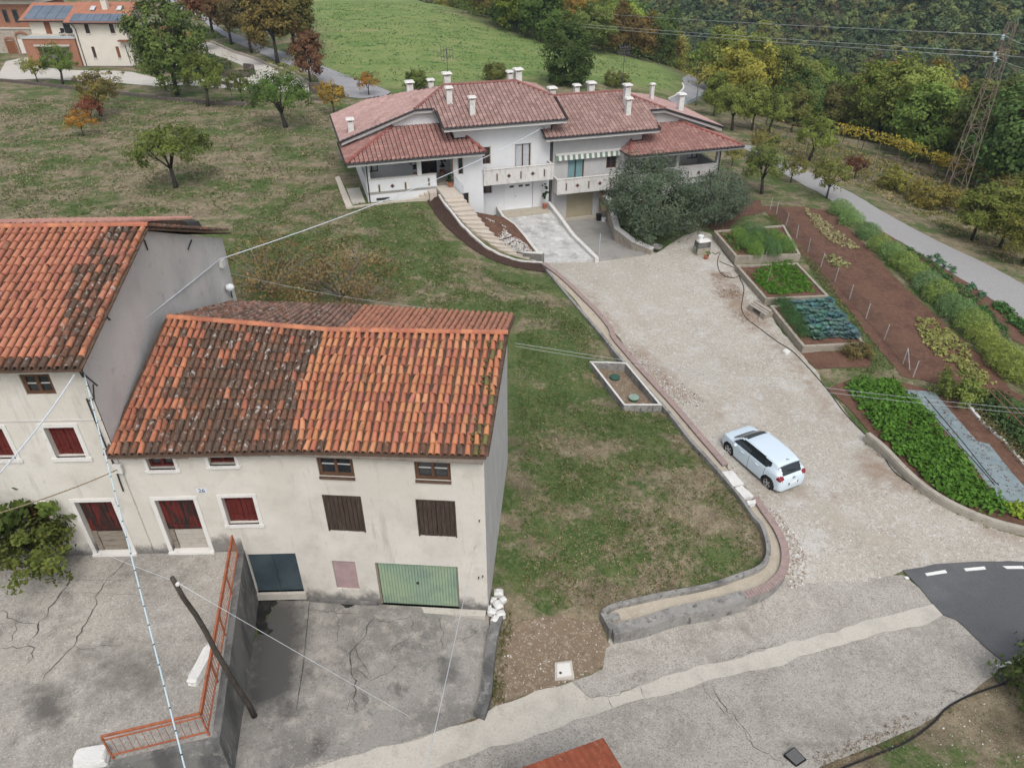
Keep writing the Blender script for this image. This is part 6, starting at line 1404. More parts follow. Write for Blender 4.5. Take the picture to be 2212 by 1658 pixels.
    b = MB(); b.tube([Wc(X0+.62, 0, 1.36), Wc(X0+.60, 0, 1.395), Wc(X0+.45, 0, 1.47)], [.03, .012, .006], 6); b.build('aerial', black, CT)
    b = MB(); b.obox(Wc(X1-.05, -.5, .30), fw*.055, left*1.0, (0, 0, .14)); b.build('grille', black, CT)
    b = MB(); b.tube([Wc(X0+.15, -.2, 1.09), Wc(X0+.2, .05, 1.105), Wc(X0+.215, .25, 1.12)], .01, 5); b.build('wiper', black, CT)
    return CT
build_car()
# ================================================================== plant builders
def leaf_mat(name, transl=.25, rough=.75):
    """leaf colour = object colour (kind of plant) times a per-leaf tone"""
    m = bpy.data.materials.new(name); m.use_nodes = True; N = m.node_tree.nodes; L = m.node_tree.links; b = N['Principled BSDF']
    b.inputs['Roughness'].default_value = rough; b.inputs['Specular IOR Level'].default_value = .2
    oi = N.new('ShaderNodeObjectInfo'); a = N.new('ShaderNodeAttribute'); a.attribute_name = 'tone'
    mx = N.new('ShaderNodeMix'); mx.data_type = 'RGBA'; mx.blend_type = 'MULTIPLY'; mx.inputs['Factor'].default_value = 1
    L.new(oi.outputs['Color'], mx.inputs['A']); L.new(a.outputs['Color'], mx.inputs['B'])
    L.new(mx.outputs['Result'], b.inputs['Base Color'])
    tr = N.new('ShaderNodeBsdfTranslucent'); L.new(mx.outputs['Result'], tr.inputs['Color']); ms = N.new('ShaderNodeMixShader'); ms.inputs[0].default_value = transl
    L.new(b.outputs[0], ms.inputs[1]); L.new(tr.outputs[0], ms.inputs[2]); L.new(ms.outputs[0], N['Material Output'].inputs['Surface'])
    return m
m_leaf = leaf_mat('leaves', .34)
m_bark = mat('bark', (.055,.046,.038), [((.10,.088,.075), 5, .48, .66, .8, (3, 3, .6)), ((.03,.025,.022), 9, .5, .68, .7)], bump=(14, .6))
m_palebark = mat('pale_bark', (.24,.215,.18), [((.15,.13,.11), 5, .48, .66, .8, (3, 3, .6))])
def leaves_mesh(name, C, N_, size, rs, tone=None, aspect=1.6, warm=0.0, up=.35):
    """C centres (n,3), N_ preferred normals (n,3); one bent leaf quad each"""
    n = len(C); nr = N_+rs.normal(0, .42, (n, 3)); nr[:, 2] += up; nr /= np.linalg.norm(nr, axis=1, keepdims=True)
    t = rs.normal(0, 1, (n, 3)); t -= nr*(t*nr).sum(1, keepdims=True); t /= np.linalg.norm(t, axis=1, keepdims=True); s = np.cross(nr, t)
    L = (size*rs.uniform(.6, 1.35, n))[:, None]; w = L/aspect
    V = np.stack([C-t*L*.5, C+s*w*.5-nr*L*.06, C+t*L*.5, C-s*w*.5-nr*L*.06], 1).reshape(-1, 3)
    me = bpy.data.meshes.new(name); me.vertices.add(4*n); me.vertices.foreach_set('co', V.astype(np.float32).ravel())
    me.loops.add(4*n); me.loops.foreach_set('vertex_index', np.arange(4*n, dtype=np.int32)); me.polygons.add(n); me.polygons.foreach_set('loop_start', np.arange(0, 4*n, 4, dtype=np.int32)); me.polygons.foreach_set('loop_total', np.full(n, 4, np.int32))
    me.update(calc_edges=True)
    k = rs.uniform(.72, 1.25, n) if tone is None else tone*rs.uniform(.82, 1.18, n)
    col = np.c_[k*(1+warm*rs.uniform(-.3, 1, n)), k*(1+warm*.25*rs.uniform(-.5, 1, n)), k*rs.uniform(.8, 1.1, n), np.ones(n)]; setcol(me, col); me.materials.append(m_leaf); return me
def crown_pts(rs, rx, ry, rz, nclump, per, cr, hollow=.55, bottom=-.75, wob=.25):
    """leaf positions gathered in clumps through an uneven ellipsoid"""
    C = []; Nn = []; Tn_ = []
    ph = rs.uniform(0, 6.28, 6)
    for _ in range(nclump):
        while True:
            d = rs.normal(0, 1, 3); d /= np.linalg.norm(d)
            if d[2] > bottom: break
        r = hollow+(1-hollow)*rs.random()**.6
        az = math.atan2(d[1], d[0]); k = 1+wob*(.5*math.sin(2*az+ph[0])+.35*math.sin(3*az+ph[1]+2*d[2])+.3*math.sin(5*az+ph[2]))+.3*wob*rs.normal()
        c = d*r*k*np.array([rx, ry, rz]); s = cr*rs.uniform(.6, 1.3); m = int(per*rs.uniform(.6, 1.4))
        q = rs.normal(0, 1, (m, 3)); q /= np.linalg.norm(q, axis=1, keepdims=True); q *= (rs.random((m, 1))**.45)*s; q[:, 2] *= .75
        C.append(c+q); nn = q/s*.6+d*.7; Nn.append(nn/np.linalg.norm(nn, axis=1, keepdims=True)); Tn_.append(np.full(m, rs.uniform(.72, 1.28)))
    return np.concatenate(C), np.concatenate(Nn), np.concatenate(Tn_)
def limbs(b, rs, h, fork, rx, r0, n=5, lean=0.0, spread=.75, crown_c=None):
    """tapered trunk forking into limbs that reach into the crown"""
    top = np.array([lean*fork, 0, fork]); b.tube([(0, 0, -.15), (lean*fork*.3, 0, fork*.4), tuple(top)], [r0*1.25, r0, r0*.8], 8)
    for i in range(n):
        a = 2*math.pi*(i+rs.uniform(-.25, .25))/n; e = rs.uniform(.45, .95)*rx*spread; zt = fork+(h-fork)*rs.uniform(.35, .8)
        m1 = top+np.array([math.cos(a)*e*.45, math.sin(a)*e*.45, (zt-fork)*.55]); q = top+np.array([math.cos(a)*e, math.sin(a)*e, zt-fork])
        b.tube([tuple(top-[0, 0, .05]), tuple(m1), tuple(q)], [r0*.55, r0*.36, r0*.10], 6)
        for j in range(2):
            a2 = a+rs.uniform(-.9, .9); q2 = m1+np.array([math.cos(a2)*e*.5, math.sin(a2)*e*.5, rs.uniform(.1, .5)*(h-fork)]); b.tube([tuple(m1), tuple(q2)], [r0*.26, r0*.07], 5)
PROTO = {}
LEAFGAIN = 1.5
def tree_proto(key, seed, h, rx, crown_z, rz, nclump, per, cr, leaf, fork, r0, hollow=.5, bottom=-.7, bark=None, warm=.15, aspect=1.6, lean=0, nl=5, wob=.25, ry=None, spread=.75):
    rs = np.random.RandomState(seed); C, Nn, tn = crown_pts(rs, rx, ry or rx, rz, nclump, per, cr, hollow, bottom, wob); C = C+np.array([lean*fork*1.2, 0, crown_z])
    cm = leaves_mesh('crown', C, Nn, leaf, rs, tn, aspect, warm); b = MB(); limbs(b, rs, h, fork, rx, r0, nl, lean, spread); tm = b.mesh('trunk', bark or m_bark, smooth=True)
    PROTO[key] = (cm, tm, h); return key
def plant_tree(key, p, height, color, label, name='tree', cat='tree', group=None, rot=None, sx=1.0, sink=.05):
    cm, tm, h = PROTO[key]; o = thing(name, (p[0], p[1], p[2]-sink), label, cat, group); s = height/h; o.scale = (s*sx, s*sx, s); o.rotation_euler = (0, 0, RND.uniform(0, 6.28) if rot is None else rot)
    c = bpy.data.objects.new('crown', cm); COL.objects.link(c); c.parent = o; c.color = tuple(min(1, v*LEAFGAIN) for v in color)+(1,)
    if tm is not None: t = bpy.data.objects.new('trunk', tm); COL.objects.link(t); t.parent = o
    return o
tree_proto('lawnA', 1, 4.6, 2.7, 3.1, 1.45, 70, 70, .62, .20, 1.55, .17, .55, -.45, nl=6)
tree_proto('lawnB', 2, 5.0, 3.0, 3.3, 1.7, 80, 75, .68, .20, 1.35, .2, .5, -.6, lean=.2, nl=6)
tree_proto('lawnC', 3, 5.2, 2.3, 3.3, 1.9, 60, 65, .62, .22, 1.6, .17, .5, -.7, lean=.15)
tree_proto('tall', 4, 11, 4.0, 6.0, 5.2, 150, 70, 1.0, .34, 2.2, .25, .5, -.85, nl=7)
tree_proto('avenue', 5, 9, 3.1, 5.6, 3.6, 110, 60, .9, .34, 2.6, .2, .5, -.8, nl=6)
tree_proto('avenue2', 6, 9, 2.7, 5.4, 3.8, 95, 60, .9, .34, 2.5, .2, .5, -.8, nl=6, wob=.35)
tree_proto('small', 7, 3.0, 1.5, 1.95, 1.05, 40, 45, .42, .17, .9, .07, .45, -.6)
tree_proto('sparse', 8, 3.4, 1.5, 2.2, 1.15, 30, 26, .4, .16, 1.1, .05, .3, -.6, bark=m_palebark)
tree_proto('birch', 9, 5.0, 1.1, 3.2, 1.7, 26, 22, .4, .15, 2.2, .045, .3, -.9, bark=m_palebark)
tree_proto('bush', 10, 2.0, 1.5, 1.0, 1.0, 60, 50, .4, .17, .3, .05, .4, -.9)
tree_proto('oval', 11, 8.5, 3.4, 4.4, 4.2, 150, 60, .85, .30, .8, .2, .55, -.95, nl=6, wob=.12)
for i in range(6): tree_proto('wood%d' % i, 20+i, 9, [3.4, 3.9, 3.0, 3.7, 3.3, 4.1][i], [5.2, 5.0, 5.4, 5.1, 5.6, 4.9][i], [3.7, 3.5, 4.1, 3.6, 3.5, 3.4][i], 120, 78, 1.0, .34, 2.2, .2, .5, -.85, nl=5, wob=.4)
tree_proto('olive', 31, 5.0, 3.3, 2.7, 2.5, 230, 95, .75, .21, 1.0, .2, .5, -.95, aspect=3.2, warm=.05, wob=.3, nl=6)
tree_proto('brownshrub', 32, 3.2, 3.3, 1.5, 1.7, 150, 24, .6, .14, .3, .07, .25, -.8, bark=m_palebark, nl=14, spread=1.0, wob=.3, warm=.3)
tree_proto('persimmon', 33, 3.2, 1.7, 2.1, 1.2, 70, 60, .45, .20, .9, .14, .4, -.9, wob=.5)
GREEN, DKG, OLV, YEL, YGR, ORG_, RED, BRN = (.085,.125,.03), (.035,.062,.022), (.12,.125,.035), (.26,.22,.04), (.17,.19,.045), (.30,.15,.03), (.17,.045,.025), (.16,.085,.035)
hp1 = lambda x, y: hit(x, y)
plant_tree('lawnA', hit(380, 405), 4.7, (.095,.125,.03), 'umbrella-shaped green tree alone in the middle of the dry lawn')
plant_tree('lawnB', hit(618, 275), 5.1, (.075,.125,.03), 'dark green forked tree on the lawn nearest the white house', rot=2.8)
plant_tree('lawnC', hit(449, 230), 5.3, (.10,.13,.03), 'light green leaning tree by the stone edging of the drive', rot=.2)
plant_tree('tall', hit(384, 206), 11.2, (.082,.118,.032), 'tall bushy green tree in front of the cream house')
plant_tree('lawnC', hit(218, 252), 4.3, (.12,.105,.03), 'olive and orange tinted tree on the upper lawn', sx=1.0)
plant_tree('sparse', hit(250, 226), 3.6, (.14,.12,.035), 'thin young tree beside the orange tinted tree')
plant_tree('small', hit(201, 268), 2.7, (.14,.05,.03), 'small red-leaved tree on the upper lawn')
plant_tree('small', hit(181, 294), 2.4, (.28,.155,.03), 'small yellow-orange tree on the upper lawn', sx=1.1)
plant_tree('small', hit(82, 178), 3.0, (.17,.18,.04), 'small yellow-green tree by the paved drive corner')
plant_tree('lawnC', hit(136, 182), 4.4, (.10,.145,.035), 'young green tree in front of the brick porch')
plant_tree('birch', hit(503, 219), 5.6, (.11,.13,.05), 'thin white-stemmed birch on the far lawn strip')
plant_tree('lawnC', hit(524, 219), 3.2, (.09,.11,.035), 'low dark tree beside the thin birch', sx=.9)
for i, (x, y, k, hgt, c, lb) in enumerate(((462,82,'avenue',10,(.15,.07,.032),'rust-brown avenue tree, first from the cream house'),(500,96,'avenue2',9,(.115,.072,.032),'brownish avenue tree, second from the cream house'),(543,114,'avenue',9.6,(.075,.065,.026),'dark brown-green avenue tree, third from the cream house'),(600,137,'avenue2',10.5,(.12,.095,.03),'yellowish brown avenue tree, fourth from the cream house'),(640,128,'avenue',10,(.095,.09,.028),'olive tall avenue tree, fifth from the cream house'),(672,186,'avenue2',6.6,(.115,.062,.035),'small russet tree at the end of the avenue'))): plant_tree(k, hit(x, y), hgt, c, lb, group='trees along the far road')
plant_tree('sparse', hit(628, 205), 4.2, (.16,.17,.06), 'pale wispy sapling by the far road wall')
plant_tree('oval', np.append(at(1225, 195, .3)[:2], .3), 8.6, (.048,.075,.02), 'dark dense rounded tree on the meadow behind the roofs')
plant_tree('small', hit(722, 246), 3.4, (.24,.17,.035), 'small yellowing tree left of the white house roof')
plant_tree('small', hit(797, 206), 2.6, (.24,.13,.03), 'little orange tree behind the white house roof')
plant_tree('bush', hit(900, 190), 2.2, (.09,.12,.03), 'green shrub behind the white house ridge'); plant_tree('bush', hit(1070, 175), 2.4, (.10,.11,.03), 'olive shrub on the meadow edge behind the ridge'); plant_tree('bush', hit(1330, 188), 2.2, (.10,.115,.03), 'green shrub behind the grey house chimneys')
for i, (x, y, hgt, c, lb) in enumerate(((620,1172,4.3,(.10,.13,.036),'small orchard tree on the grass by the grey house'),(795,1105,2.6,(.13,.13,.04),'small yellowish tree at the lane edge, second along'),(1012,1200,3.6,(.12,.135,.036),'small orchard tree leaning over the lane'),(610,960,2.8,(.15,.14,.04),'small tree at the lane edge nearest the house'),(440,1000,2.0,(.17,.17,.045),'low yellow-green bush right of the grey house'))): plant_tree('small' if i else 'lawnC', hit(*pt('C', x, y)), hgt, c, lb)
for i, (x, y, hgt, c, lb) in enumerate(((330,700,5.0,(.125,.16,.04),'yellow-green tree just behind the grey house'),(440,790,5.0,(.13,.16,.04),'yellow-green tree above the lane bend'),(560,790,5.4,(.135,.165,.04),'bright yellow-green tree by the vines'),(660,800,4.6,(.125,.16,.04),'rounded yellow-green tree at the vineyard end'),(800,800,5.6,(.12,.13,.035),'olive green tree at the wood edge'),(905,975,4.6,(.135,.17,.04),'lone yellow-green tree beside the lane'))): plant_tree('lawnC' if i % 2 else 'avenue', hit(*pt('C', x, y)), hgt, c, lb)
plant_tree('birch', hit(*pt('C', 222, 640)), 6.5, (.22,.21,.05), 'thin yellow tree at the bend of the far road', sx=1.6)
for i, (x, y, hgt, c, lb) in enumerate(((1890,1455,4.4,(.125,.15,.036),'yellow-green bush at the foot of the pylon'),(2060,1500,4.6,(.13,.15,.036),'spreading yellow-green tree right of the pylon bush'),(2200,1600,4.2,(.15,.155,.036),'yellowing bush at the right edge by the lane'),(2180,1380,5.0,(.12,.13,.036),'olive tree-like bush at the right edge behind'),(1640,1250,2.4,(.17,.15,.04),'low yellow-orange vine bush left of the pylon'))): plant_tree('avenue' if hgt > 3 else 'bush', hit(*pt('C', x, y)), hgt, c, lb, sx=1.25)
plant_tree('olive', hit(1405, 505), 5.7, (.075,.10,.065), 'large silver-green olive tree by the sunken drive'); plant_tree('olive', hit(1538, 482), 4.2, (.085,.11,.075), 'second olive tree in front of the grey house porch', sx=.95)
for i, (x, y, lb) in enumerate(((585,640,'leafless brown shrub behind the farmhouse, left of the pair'),(740,650,'leafless brown shrub behind the farmhouse, right of the pair'))): plant_tree('brownshrub', hit(x, y), 3.7, (.145,.115,.055), lb, 'shrub', 'shrub')
plant_tree('persimmon', at(*pt('E', 60, 1350), COURT), 3.5, (.06,.09,.02), 'green leafy tree against the tall farmhouse, spreading over the courtyard', rot=.4)
plant_tree('persimmon', at(*pt('E', 430, 1480), COURT), 2.3, (.075,.095,.022), 'low leafy branch with yellowing leaves beside the courtyard door', 'shrub', 'shrub', rot=2.)
plant_tree('bush', hit(*pt('L', 2400, 1260)), 2.4, (.075,.105,.035), 'green bush cut by the right edge near the drain', 'shrub', 'shrub')

# ---- the wood beyond the vines: single trees
rs = np.random.RandomState(5)
WC = [((.075,.112,.032), 'dark green broadleaf tree in the wood beyond the meadow and vines'), ((.135,.165,.04), 'mid green broadleaf tree in the wood beyond the meadow and vines'), ((.225,.225,.05), 'yellow-green broadleaf tree in the wood beyond the meadow and vines'), ((.21,.135,.035), 'orange-brown broadleaf tree in the wood beyond the meadow and vines'), ((.12,.105,.035), 'olive-brown broadleaf tree in the wood beyond the meadow and vines')]
edge = [tuple(hit(x, y)[:2]) for x, y in ((935,0),(1000,40),(1100,74),(1250,114),(1440,147),(1512,160),(1530,200),(1545,238),(1600,255),(1700,268),(1820,294),(1950,346),(2090,410),(2240,470))]
wpoly = edge+[(110, 60), (330, 52), (120, 180), (0, 262), (-20, 280)]
woodpts = []
cx_, cy_ = rs.uniform(-25, 200, 16000), rs.uniform(60, 285, 16000); ok = inpoly(wpoly, cx_, cy_) & (.55*cx_+.835*cy_ < 222) & (edgedist(wpoly, cx_, cy_) > 1.6)
cz_ = Tn(np.c_[cx_, cy_])
for x, y, z in zip(cx_[ok], cy_[ok], cz_[ok]):
    if woodpts and ((np.array(woodpts)[:, :2]-(x, y))**2).sum(1).min() < 4.9**2: continue
    hgt = rs.uniform(7.5, 11.0); a, b_, k = proj((x, y, z+hgt*.6))
    if -40 < a < 2260 and -30 < b_ < 560: woodpts.append((x, y, hgt))
woodpts.sort(key=lambda q: q[0]**2+q[1]**2); woodpts = woodpts[:300]
for i, (x, y, hgt) in enumerate(woodpts):
    u = rs.random(); yy = proj((x, y, T(x, y)+hgt*.6))[1]
    k = 0 if u < .24 else 1 if u < .70 else 2 if u < .84 else 3 if u < .90 else 4
    sx_ = proj((x, y, T(x, y)+5))[0]; zone = 'behind the meadow' if sx_ < 1250 else 'above the far road bend' if sx_ < 1520 else 'beyond the yellow-green trees' if sx_ < 1800 else 'behind the yellow vine row' if sx_ < 2050 else 'behind the pylon'
    c, lb = WC[k]; lb = lb.split(' in the wood')[0]+' in the wood '+zone; c = tuple(v*rs.uniform(.82, 1.2) for v in c)
    plant_tree('wood%d' % rs.randint(6), (x, y, T(x, y)), hgt, c, lb, 'wood_tree', 'tree', 'trees of the wood beyond the meadow and vines', rot=rs.uniform(0, 6.28), sx=rs.uniform(.9, 1.15), sink=.6)
# ---- far hillside wood, one mass
def hillside_wood():
    rs = np.random.RandomState(9); protoV = []
    for k in range(5):
        C, Nn, tn = crown_pts(rs, 3.6, 3.6, 3.4, 26, 17, 1.15, .62, -.3, .35); n = len(C); nr = Nn+rs.normal(0, .2, (n, 3)); nr[:, 2] += .35; nr /= np.linalg.norm(nr, axis=1, keepdims=True); t = rs.normal(0, 1, (n, 3)); t -= nr*(t*nr).sum(1, keepdims=True); t /= np.linalg.norm(t, axis=1, keepdims=True); s = np.cross(nr, t); L = rs.uniform(.5, 1.0, n)[:, None]
        protoV.append((np.stack([C-t*L*.5, C+s*L*.4-nr*.12, C+t*L*.5, C-s*L*.4-nr*.12], 1).reshape(-1, 3), tn))
    P = []; sp_ = 5.0
    for x in np.arange(-40, 420, sp_):
        for y in np.arange(60, 480, sp_):
            px, py = x+rs.uniform(-2.2, 2.2), y+rs.uniform(-2.2, 2.2); w = .55*px+.835*py
            if w < 215 or w > 500: continue
            P.append((px, py))
    P = np.array(P); Z = Tn(P)
    keep = []
    for i, (x, y) in enumerate(P):
        sx, sy, k = proj((x, y, Z[i]+6))
        if k > 0 and -90 < sx < 2300 and -130 < sy < 520: keep.append(i)
    VS = []; TS = []
    wp = np.array([(a, b_) for a, b_, _ in woodpts])
    for i in keep:
        x, y = P[i]
        if len(wp) and ((wp-P[i])**2).sum(1).min() < 16: continue
        V, tn = protoV[rs.randint(5)]; s = rs.uniform(.75, 1.25); a = rs.uniform(0, 6.28); ca, sa = math.cos(a), math.sin(a)
        Q = np.c_[(V[:, 0]*ca-V[:, 1]*sa)*s, (V[:, 0]*sa+V[:, 1]*ca)*s, V[:, 2]*s*rs.uniform(.9, 1.2)]+np.array([x, y, Z[i]+5.0]); VS.append(Q)
        m = mnoise.noise((x*.018, y*.018, 4.)); u = rs.random()+m*.35
        c = (.092,.135,.055) if u < .38 else (.145,.18,.06) if u < .72 else (.20,.20,.062) if u < .90 else (.14,.105,.06) if u < .97 else (.25,.19,.05)
        f = rs.uniform(.75, 1.25); TS.append(np.c_[np.outer(tn*rs.uniform(.85, 1.15, len(tn)), np.array(c)*f), np.ones(len(tn))])
    V = np.concatenate(VS); n = len(V)//4; me = bpy.data.meshes.new('hillside_wood'); me.vertices.add(4*n); me.vertices.foreach_set('co', V.astype(np.float32).ravel()); me.loops.add(4*n); me.loops.foreach_set('vertex_index', np.arange(4*n, dtype=np.int32)); me.polygons.add(n); me.polygons.foreach_set('loop_start', np.arange(0, 4*n, 4, dtype=np.int32)); me.polygons.foreach_set('loop_total', np.full(n, 4, np.int32)); me.update(calc_edges=True)
    setcol(me, np.concatenate(TS)); me.materials.append(m_leaf); o = link('hillside_wood', me); o.color = (1, 1, 1, 1); o['kind'] = 'stuff'; o['label'] = 'dense dark wood covering the far side of the valley'; return n
print('hillside quads', hillside_wood(), 'wood trees', len(woodpts))
# ================================================================== kitchen garden
def wpoly2(k, *xy): return [tuple(hit(*pt(k, x, y))[:2]) for x, y in xy]
sheet('garden_soil', wpoly2('I', (540,98),(820,105),(980,130),(1150,290),(1400,560),(1700,840),(1980,1090),(2120,1260),(2208,1300),(2208,1340),(1900,1250),(1760,1215),(1640,1222),(1430,1172),(1300,1020),(1100,760),(900,530),(700,270)), m_soil, .03, .5, .10)
sheet('garden_soil', wpoly2('I', (1230,190),(1330,270),(1800,555),(2040,705),(2260,880),(2260,1010),(2150,950),(1950,760),(1600,480),(1300,310)), m_soil, .03, .5, .08)
sheet('garden_soil', wpoly2('I', (790,1022),(1100,1018),(1240,1055),(1235,1118),(880,1127)), m_soil, .032, .4, .06)
sheet('garden_soil', wpoly2('I', (90,160),(160,190),(235,255),(330,250),(420,170),(560,140),(540,60),(420,60),(330,110),(200,90)), m_soil, .028, .4, .12)
plot = wpoly2('I', (960,1255),(1095,1200),(1400,1205),(1640,1268),(1740,1300),(1830,1330),(2208,1640))+wpoly2('J', (2208,340),(2300,480),(2300,740),(2208,720),(2030,676),(1860,610),(1700,530),(1560,432),(1440,322),(1330,208),(1225,118),(1100,-30))
sheet('vegetable_plot', plot, m_soil, .035, .5, .0)
# ---- raised beds in concrete block
m_block = mat('hollow_block', (.34,.305,.245), [((.25,.225,.185), 2.2, .47, .64, .8), ((.43,.395,.33), 5, .55, .7, .6), ((.16,.145,.12), 8, .6, .7, .6)], bump=(18, .5))
def raised_bed(c4, ztop, label, courses=3, soilz=-.12):
    P = [at(*q, ztop) for q in c4]; c = sum(P)/4; t = thing('raised_bed', (c[0], c[1], T(c[0], c[1])), label, 'planter')
    for i in range(4):
        p, q = P[i], P[(i+1) % 4]; L = np.linalg.norm(q-p); d = (q-p)/L; n = np.array([-d[1], d[0], 0]); n = n if n@(c-p) > 0 else -n; bl = .42; k = max(1, int(round(L/bl)))
        for r in range(courses):
            for j in range(k):
                if r > 0 and (i == 2): continue
                a = p+d*(L*j/k+.006)-[0, 0, .2*(r+1)]+np.array([0, 0, RND.uniform(-.006, .006)])+n*RND.uniform(0, .012); b = MB(); b.obox(a, d*(L/k-.012), n*.17, (0, 0, .19))
                for g_ in (.22, .5, .78): b.obox(a+d*(L/k*g_-.035)-n*.012, d*.07, n*.012, (0, 0, .18))
                b.build('block', m_block, t)
    b = MB(); Q = [c+(p-c)*.94 for p in P]; b.prism([(p[0], p[1], T(p[0], p[1])-.2) for p in Q], [(p[0], p[1], ztop+soilz) for p in Q]); b.build('bed_soil', m_soil, t)
    return t, [tuple((c+(p-c)*.88)[:2]) for p in P], ztop+soilz
RB1, q1_, z1_ = raised_bed([pt('S', 735, 470), pt('S', 1640, 440), pt('I', 690, 215), pt('S', 430, 112)], .85, 'concrete block raised bed overgrown with feathery fern, farthest of three', 4)
RB2, q2_, z2_ = raised_bed([pt('S', 1150, 1062), pt('S', 2040, 1022), pt('S', 1600, 560), pt('S', 735, 590)], .62, 'concrete block raised bed of bright low greens, middle of three', 3)
RB3, q3_, z3_ = raised_bed([pt('I', 812, 985), pt('I', 1205, 965), pt('I', 985, 690), pt('I', 600, 725)], .58, 'concrete block raised bed of blue-green cabbages, nearest of three', 3)
# ---- feathery asparagus clumps
def fern_proto(key, seed, r, h, n):
    rs = np.random.RandomState(seed); a = rs.uniform(0, 6.28, n); rr = r*rs.random(n)**.5; z = h*(.12+.88*rs.random(n)**.8)*(1-.45*(rr/r)**2); C = np.c_[rr*np.cos(a)*(1+.15*np.sin(3*a+seed)), rr*np.sin(a), z]
    N_ = np.c_[np.cos(a)*.6, np.sin(a)*.6, np.full(n, .5)]; cl = rs.randint(0, 14, n); tone = rs.uniform(.75, 1.25, 14)[cl]
    me = leaves_mesh('foliage', C, N_, .17, rs, tone, 7.0, .1, .1); b = MB()
    for i in range(16): q = rs.uniform(0, 6.28); e = r*rs.random(); b.tube([(e*.3*math.cos(q), e*.3*math.sin(q), 0), (e*math.cos(q), e*math.sin(q), h*rs.uniform(.6, .95))], [.012, .004], 4)
    PROTO[key] = (me, b.mesh('stems', m_palebark), h)
for i in range(4): fern_proto('fern%d' % i, 40+i, .78, 1.25, 2600)
def plant_fern(p, h, col, label, group, sx=1.0, key=None):
    cm, tm, hh = PROTO[key or 'fern%d' % RND.randrange(4)]; o = thing('asparagus_clump', tuple(p), label, 'plant', group); s = h/hh; o.scale = (s*sx, s*sx, s); o.rotation_euler = (0, 0, RND.uniform(0, 6.28))
    c = bpy.data.objects.new('foliage', cm); COL.objects.link(c); c.parent = o; c.color = tuple(col)+(1,); t = bpy.data.objects.new('stems', tm); COL.objects.link(t); t.parent = o; return o
FG = [(.21,.34,.12),(.18,.30,.12),(.25,.35,.10),(.19,.31,.14)]
hedge = [(1035,150),(1105,215),(1215,300),(1290,375),(1365,430),(1440,490),(1510,555),(1585,620),(1655,690),(1725,750),(1795,815),(1865,885),(1935,955),(2005,1035),(2075,1110),(2150,1180),(2225,1215)]
for i, (x, y) in enumerate(hedge): 
    o_ = {0: 'nearest the lane top', len(hedge)-1: 'cut by the right edge'}
    lb = 'feathery asparagus clump at the far end of the long hedge row' if i == 0 else 'feathery asparagus clump within the long hedge row beside the soil plot'
    plant_fern(hit(*pt('I', x, y)), RND.uniform(1.15, 1.45), RND.choice(FG) if i < 12 else (.31,.38,.10), lb, 'asparagus hedge row', 1.15)
for i, (x, y) in enumerate(((760,170),(900,130),(1050,150),(1220,210),(860,290),(1010,300),(1160,310),(1330,270),(1420,350),(1000,390),(1230,390))): plant_fern(at(*pt('S', x, y+60), z1_), RND.uniform(.95, 1.25), RND.choice([(.13,.24,.09),(.19,.32,.075),(.15,.28,.075)]), 'feathery asparagus clump crowding the farthest raised bed', 'asparagus in the raised bed', 1.0)
# ---- leafy crops
def crop(name, poly, n, z, size, color, label, h=.25, per=7, seed=0, aspect=1.7, kind='stuff', rows=None):
    rs = np.random.RandomState(seed); xs = [p[0] for p in poly]; ys = [p[1] for p in poly]; P = np.c_[rs.uniform(min(xs), max(xs), n*6), rs.uniform(min(ys), max(ys), n*6)]; P = P[inpoly(poly, P[:, 0], P[:, 1])][:n]; m = len(P)
    Z = Tn(P)+.04 if z is None else np.full(m, z); C = []; N_ = []; tn = []
    a = rs.uniform(0, 6.28, (m, per)); r = rs.uniform(.15, 1, (m, per))*h*.9; 
    hh = h*rs.uniform(.55, 1.2, m)
    C = np.stack([P[:, None, 0]+r*np.cos(a), P[:, None, 1]+r*np.sin(a), Z[:, None]+hh[:, None]*(.25+.75*rs.random((m, per)))], -1).reshape(-1, 3); N_ = np.stack([np.cos(a)*.55, np.sin(a)*.55, np.full(a.shape, .6)], -1).reshape(-1, 3); tn = np.repeat(rs.uniform(.7, 1.3, m), per)
    me = leaves_mesh(name, C, N_, size, rs, tn, aspect, .05, .4); o = link(name, me); o.color = tuple(color)+(1,); o['kind'] = 'stuff'; o['label'] = label; return o
SP = lambda *xy: [tuple(at(*pt('S', x, y), z2_)[:2]) for x, y in xy]
crop('low_greens', SP((960,740),(1080,640),(1180,560),(1520,545),(1620,680),(1720,780),(1830,970),(1190,1015),(1040,860)), 520, z2_, .15, (.085,.20,.025), 'bright low greens filling the middle raised bed', .2, 8, 1)
crop('fennel_row', [tuple(at(*pt('I', x, y), z3_)[:2]) for x, y in ((625,705),(720,700),(850,935),(790,930))], 260, z3_, .17, (.07,.15,.055), 'feathery fennel row along the cabbage bed', .42, 14, 2, 6.0)
chard = wpoly2('I', (1095,1255),(1130,1200),(1390,1212),(1500,1320),(1640,1480),(1780,1640))+wpoly2('J', (1720,140),(1860,360),(1980,500),(2110,635),(1960,640),(1760,560),(1600,440),(1480,320),(1330,190),(1250,60))
crop('leafy_greens', chard, 900, None, .22, (.095,.21,.03), 'dense bright leafy greens beside the curved kerb', .34, 9, 3)
crop('leafy_greens_fringe', wpoly2('I', (1090,1260),(1140,1220),(1300,1420),(1500,1600),(1440,1640),(1250,1480)), 70, None, .2, (.08,.15,.06), 'scattered small greens at the plot edge', .22, 7, 4)
crop('lettuce_edge', wpoly2('J', (2100,590),(2208,600),(2300,640),(2300,700),(2140,650)), 80, None, .2, (.24,.33,.04), 'lime green lettuces at the kerb end', .25, 9, 5)
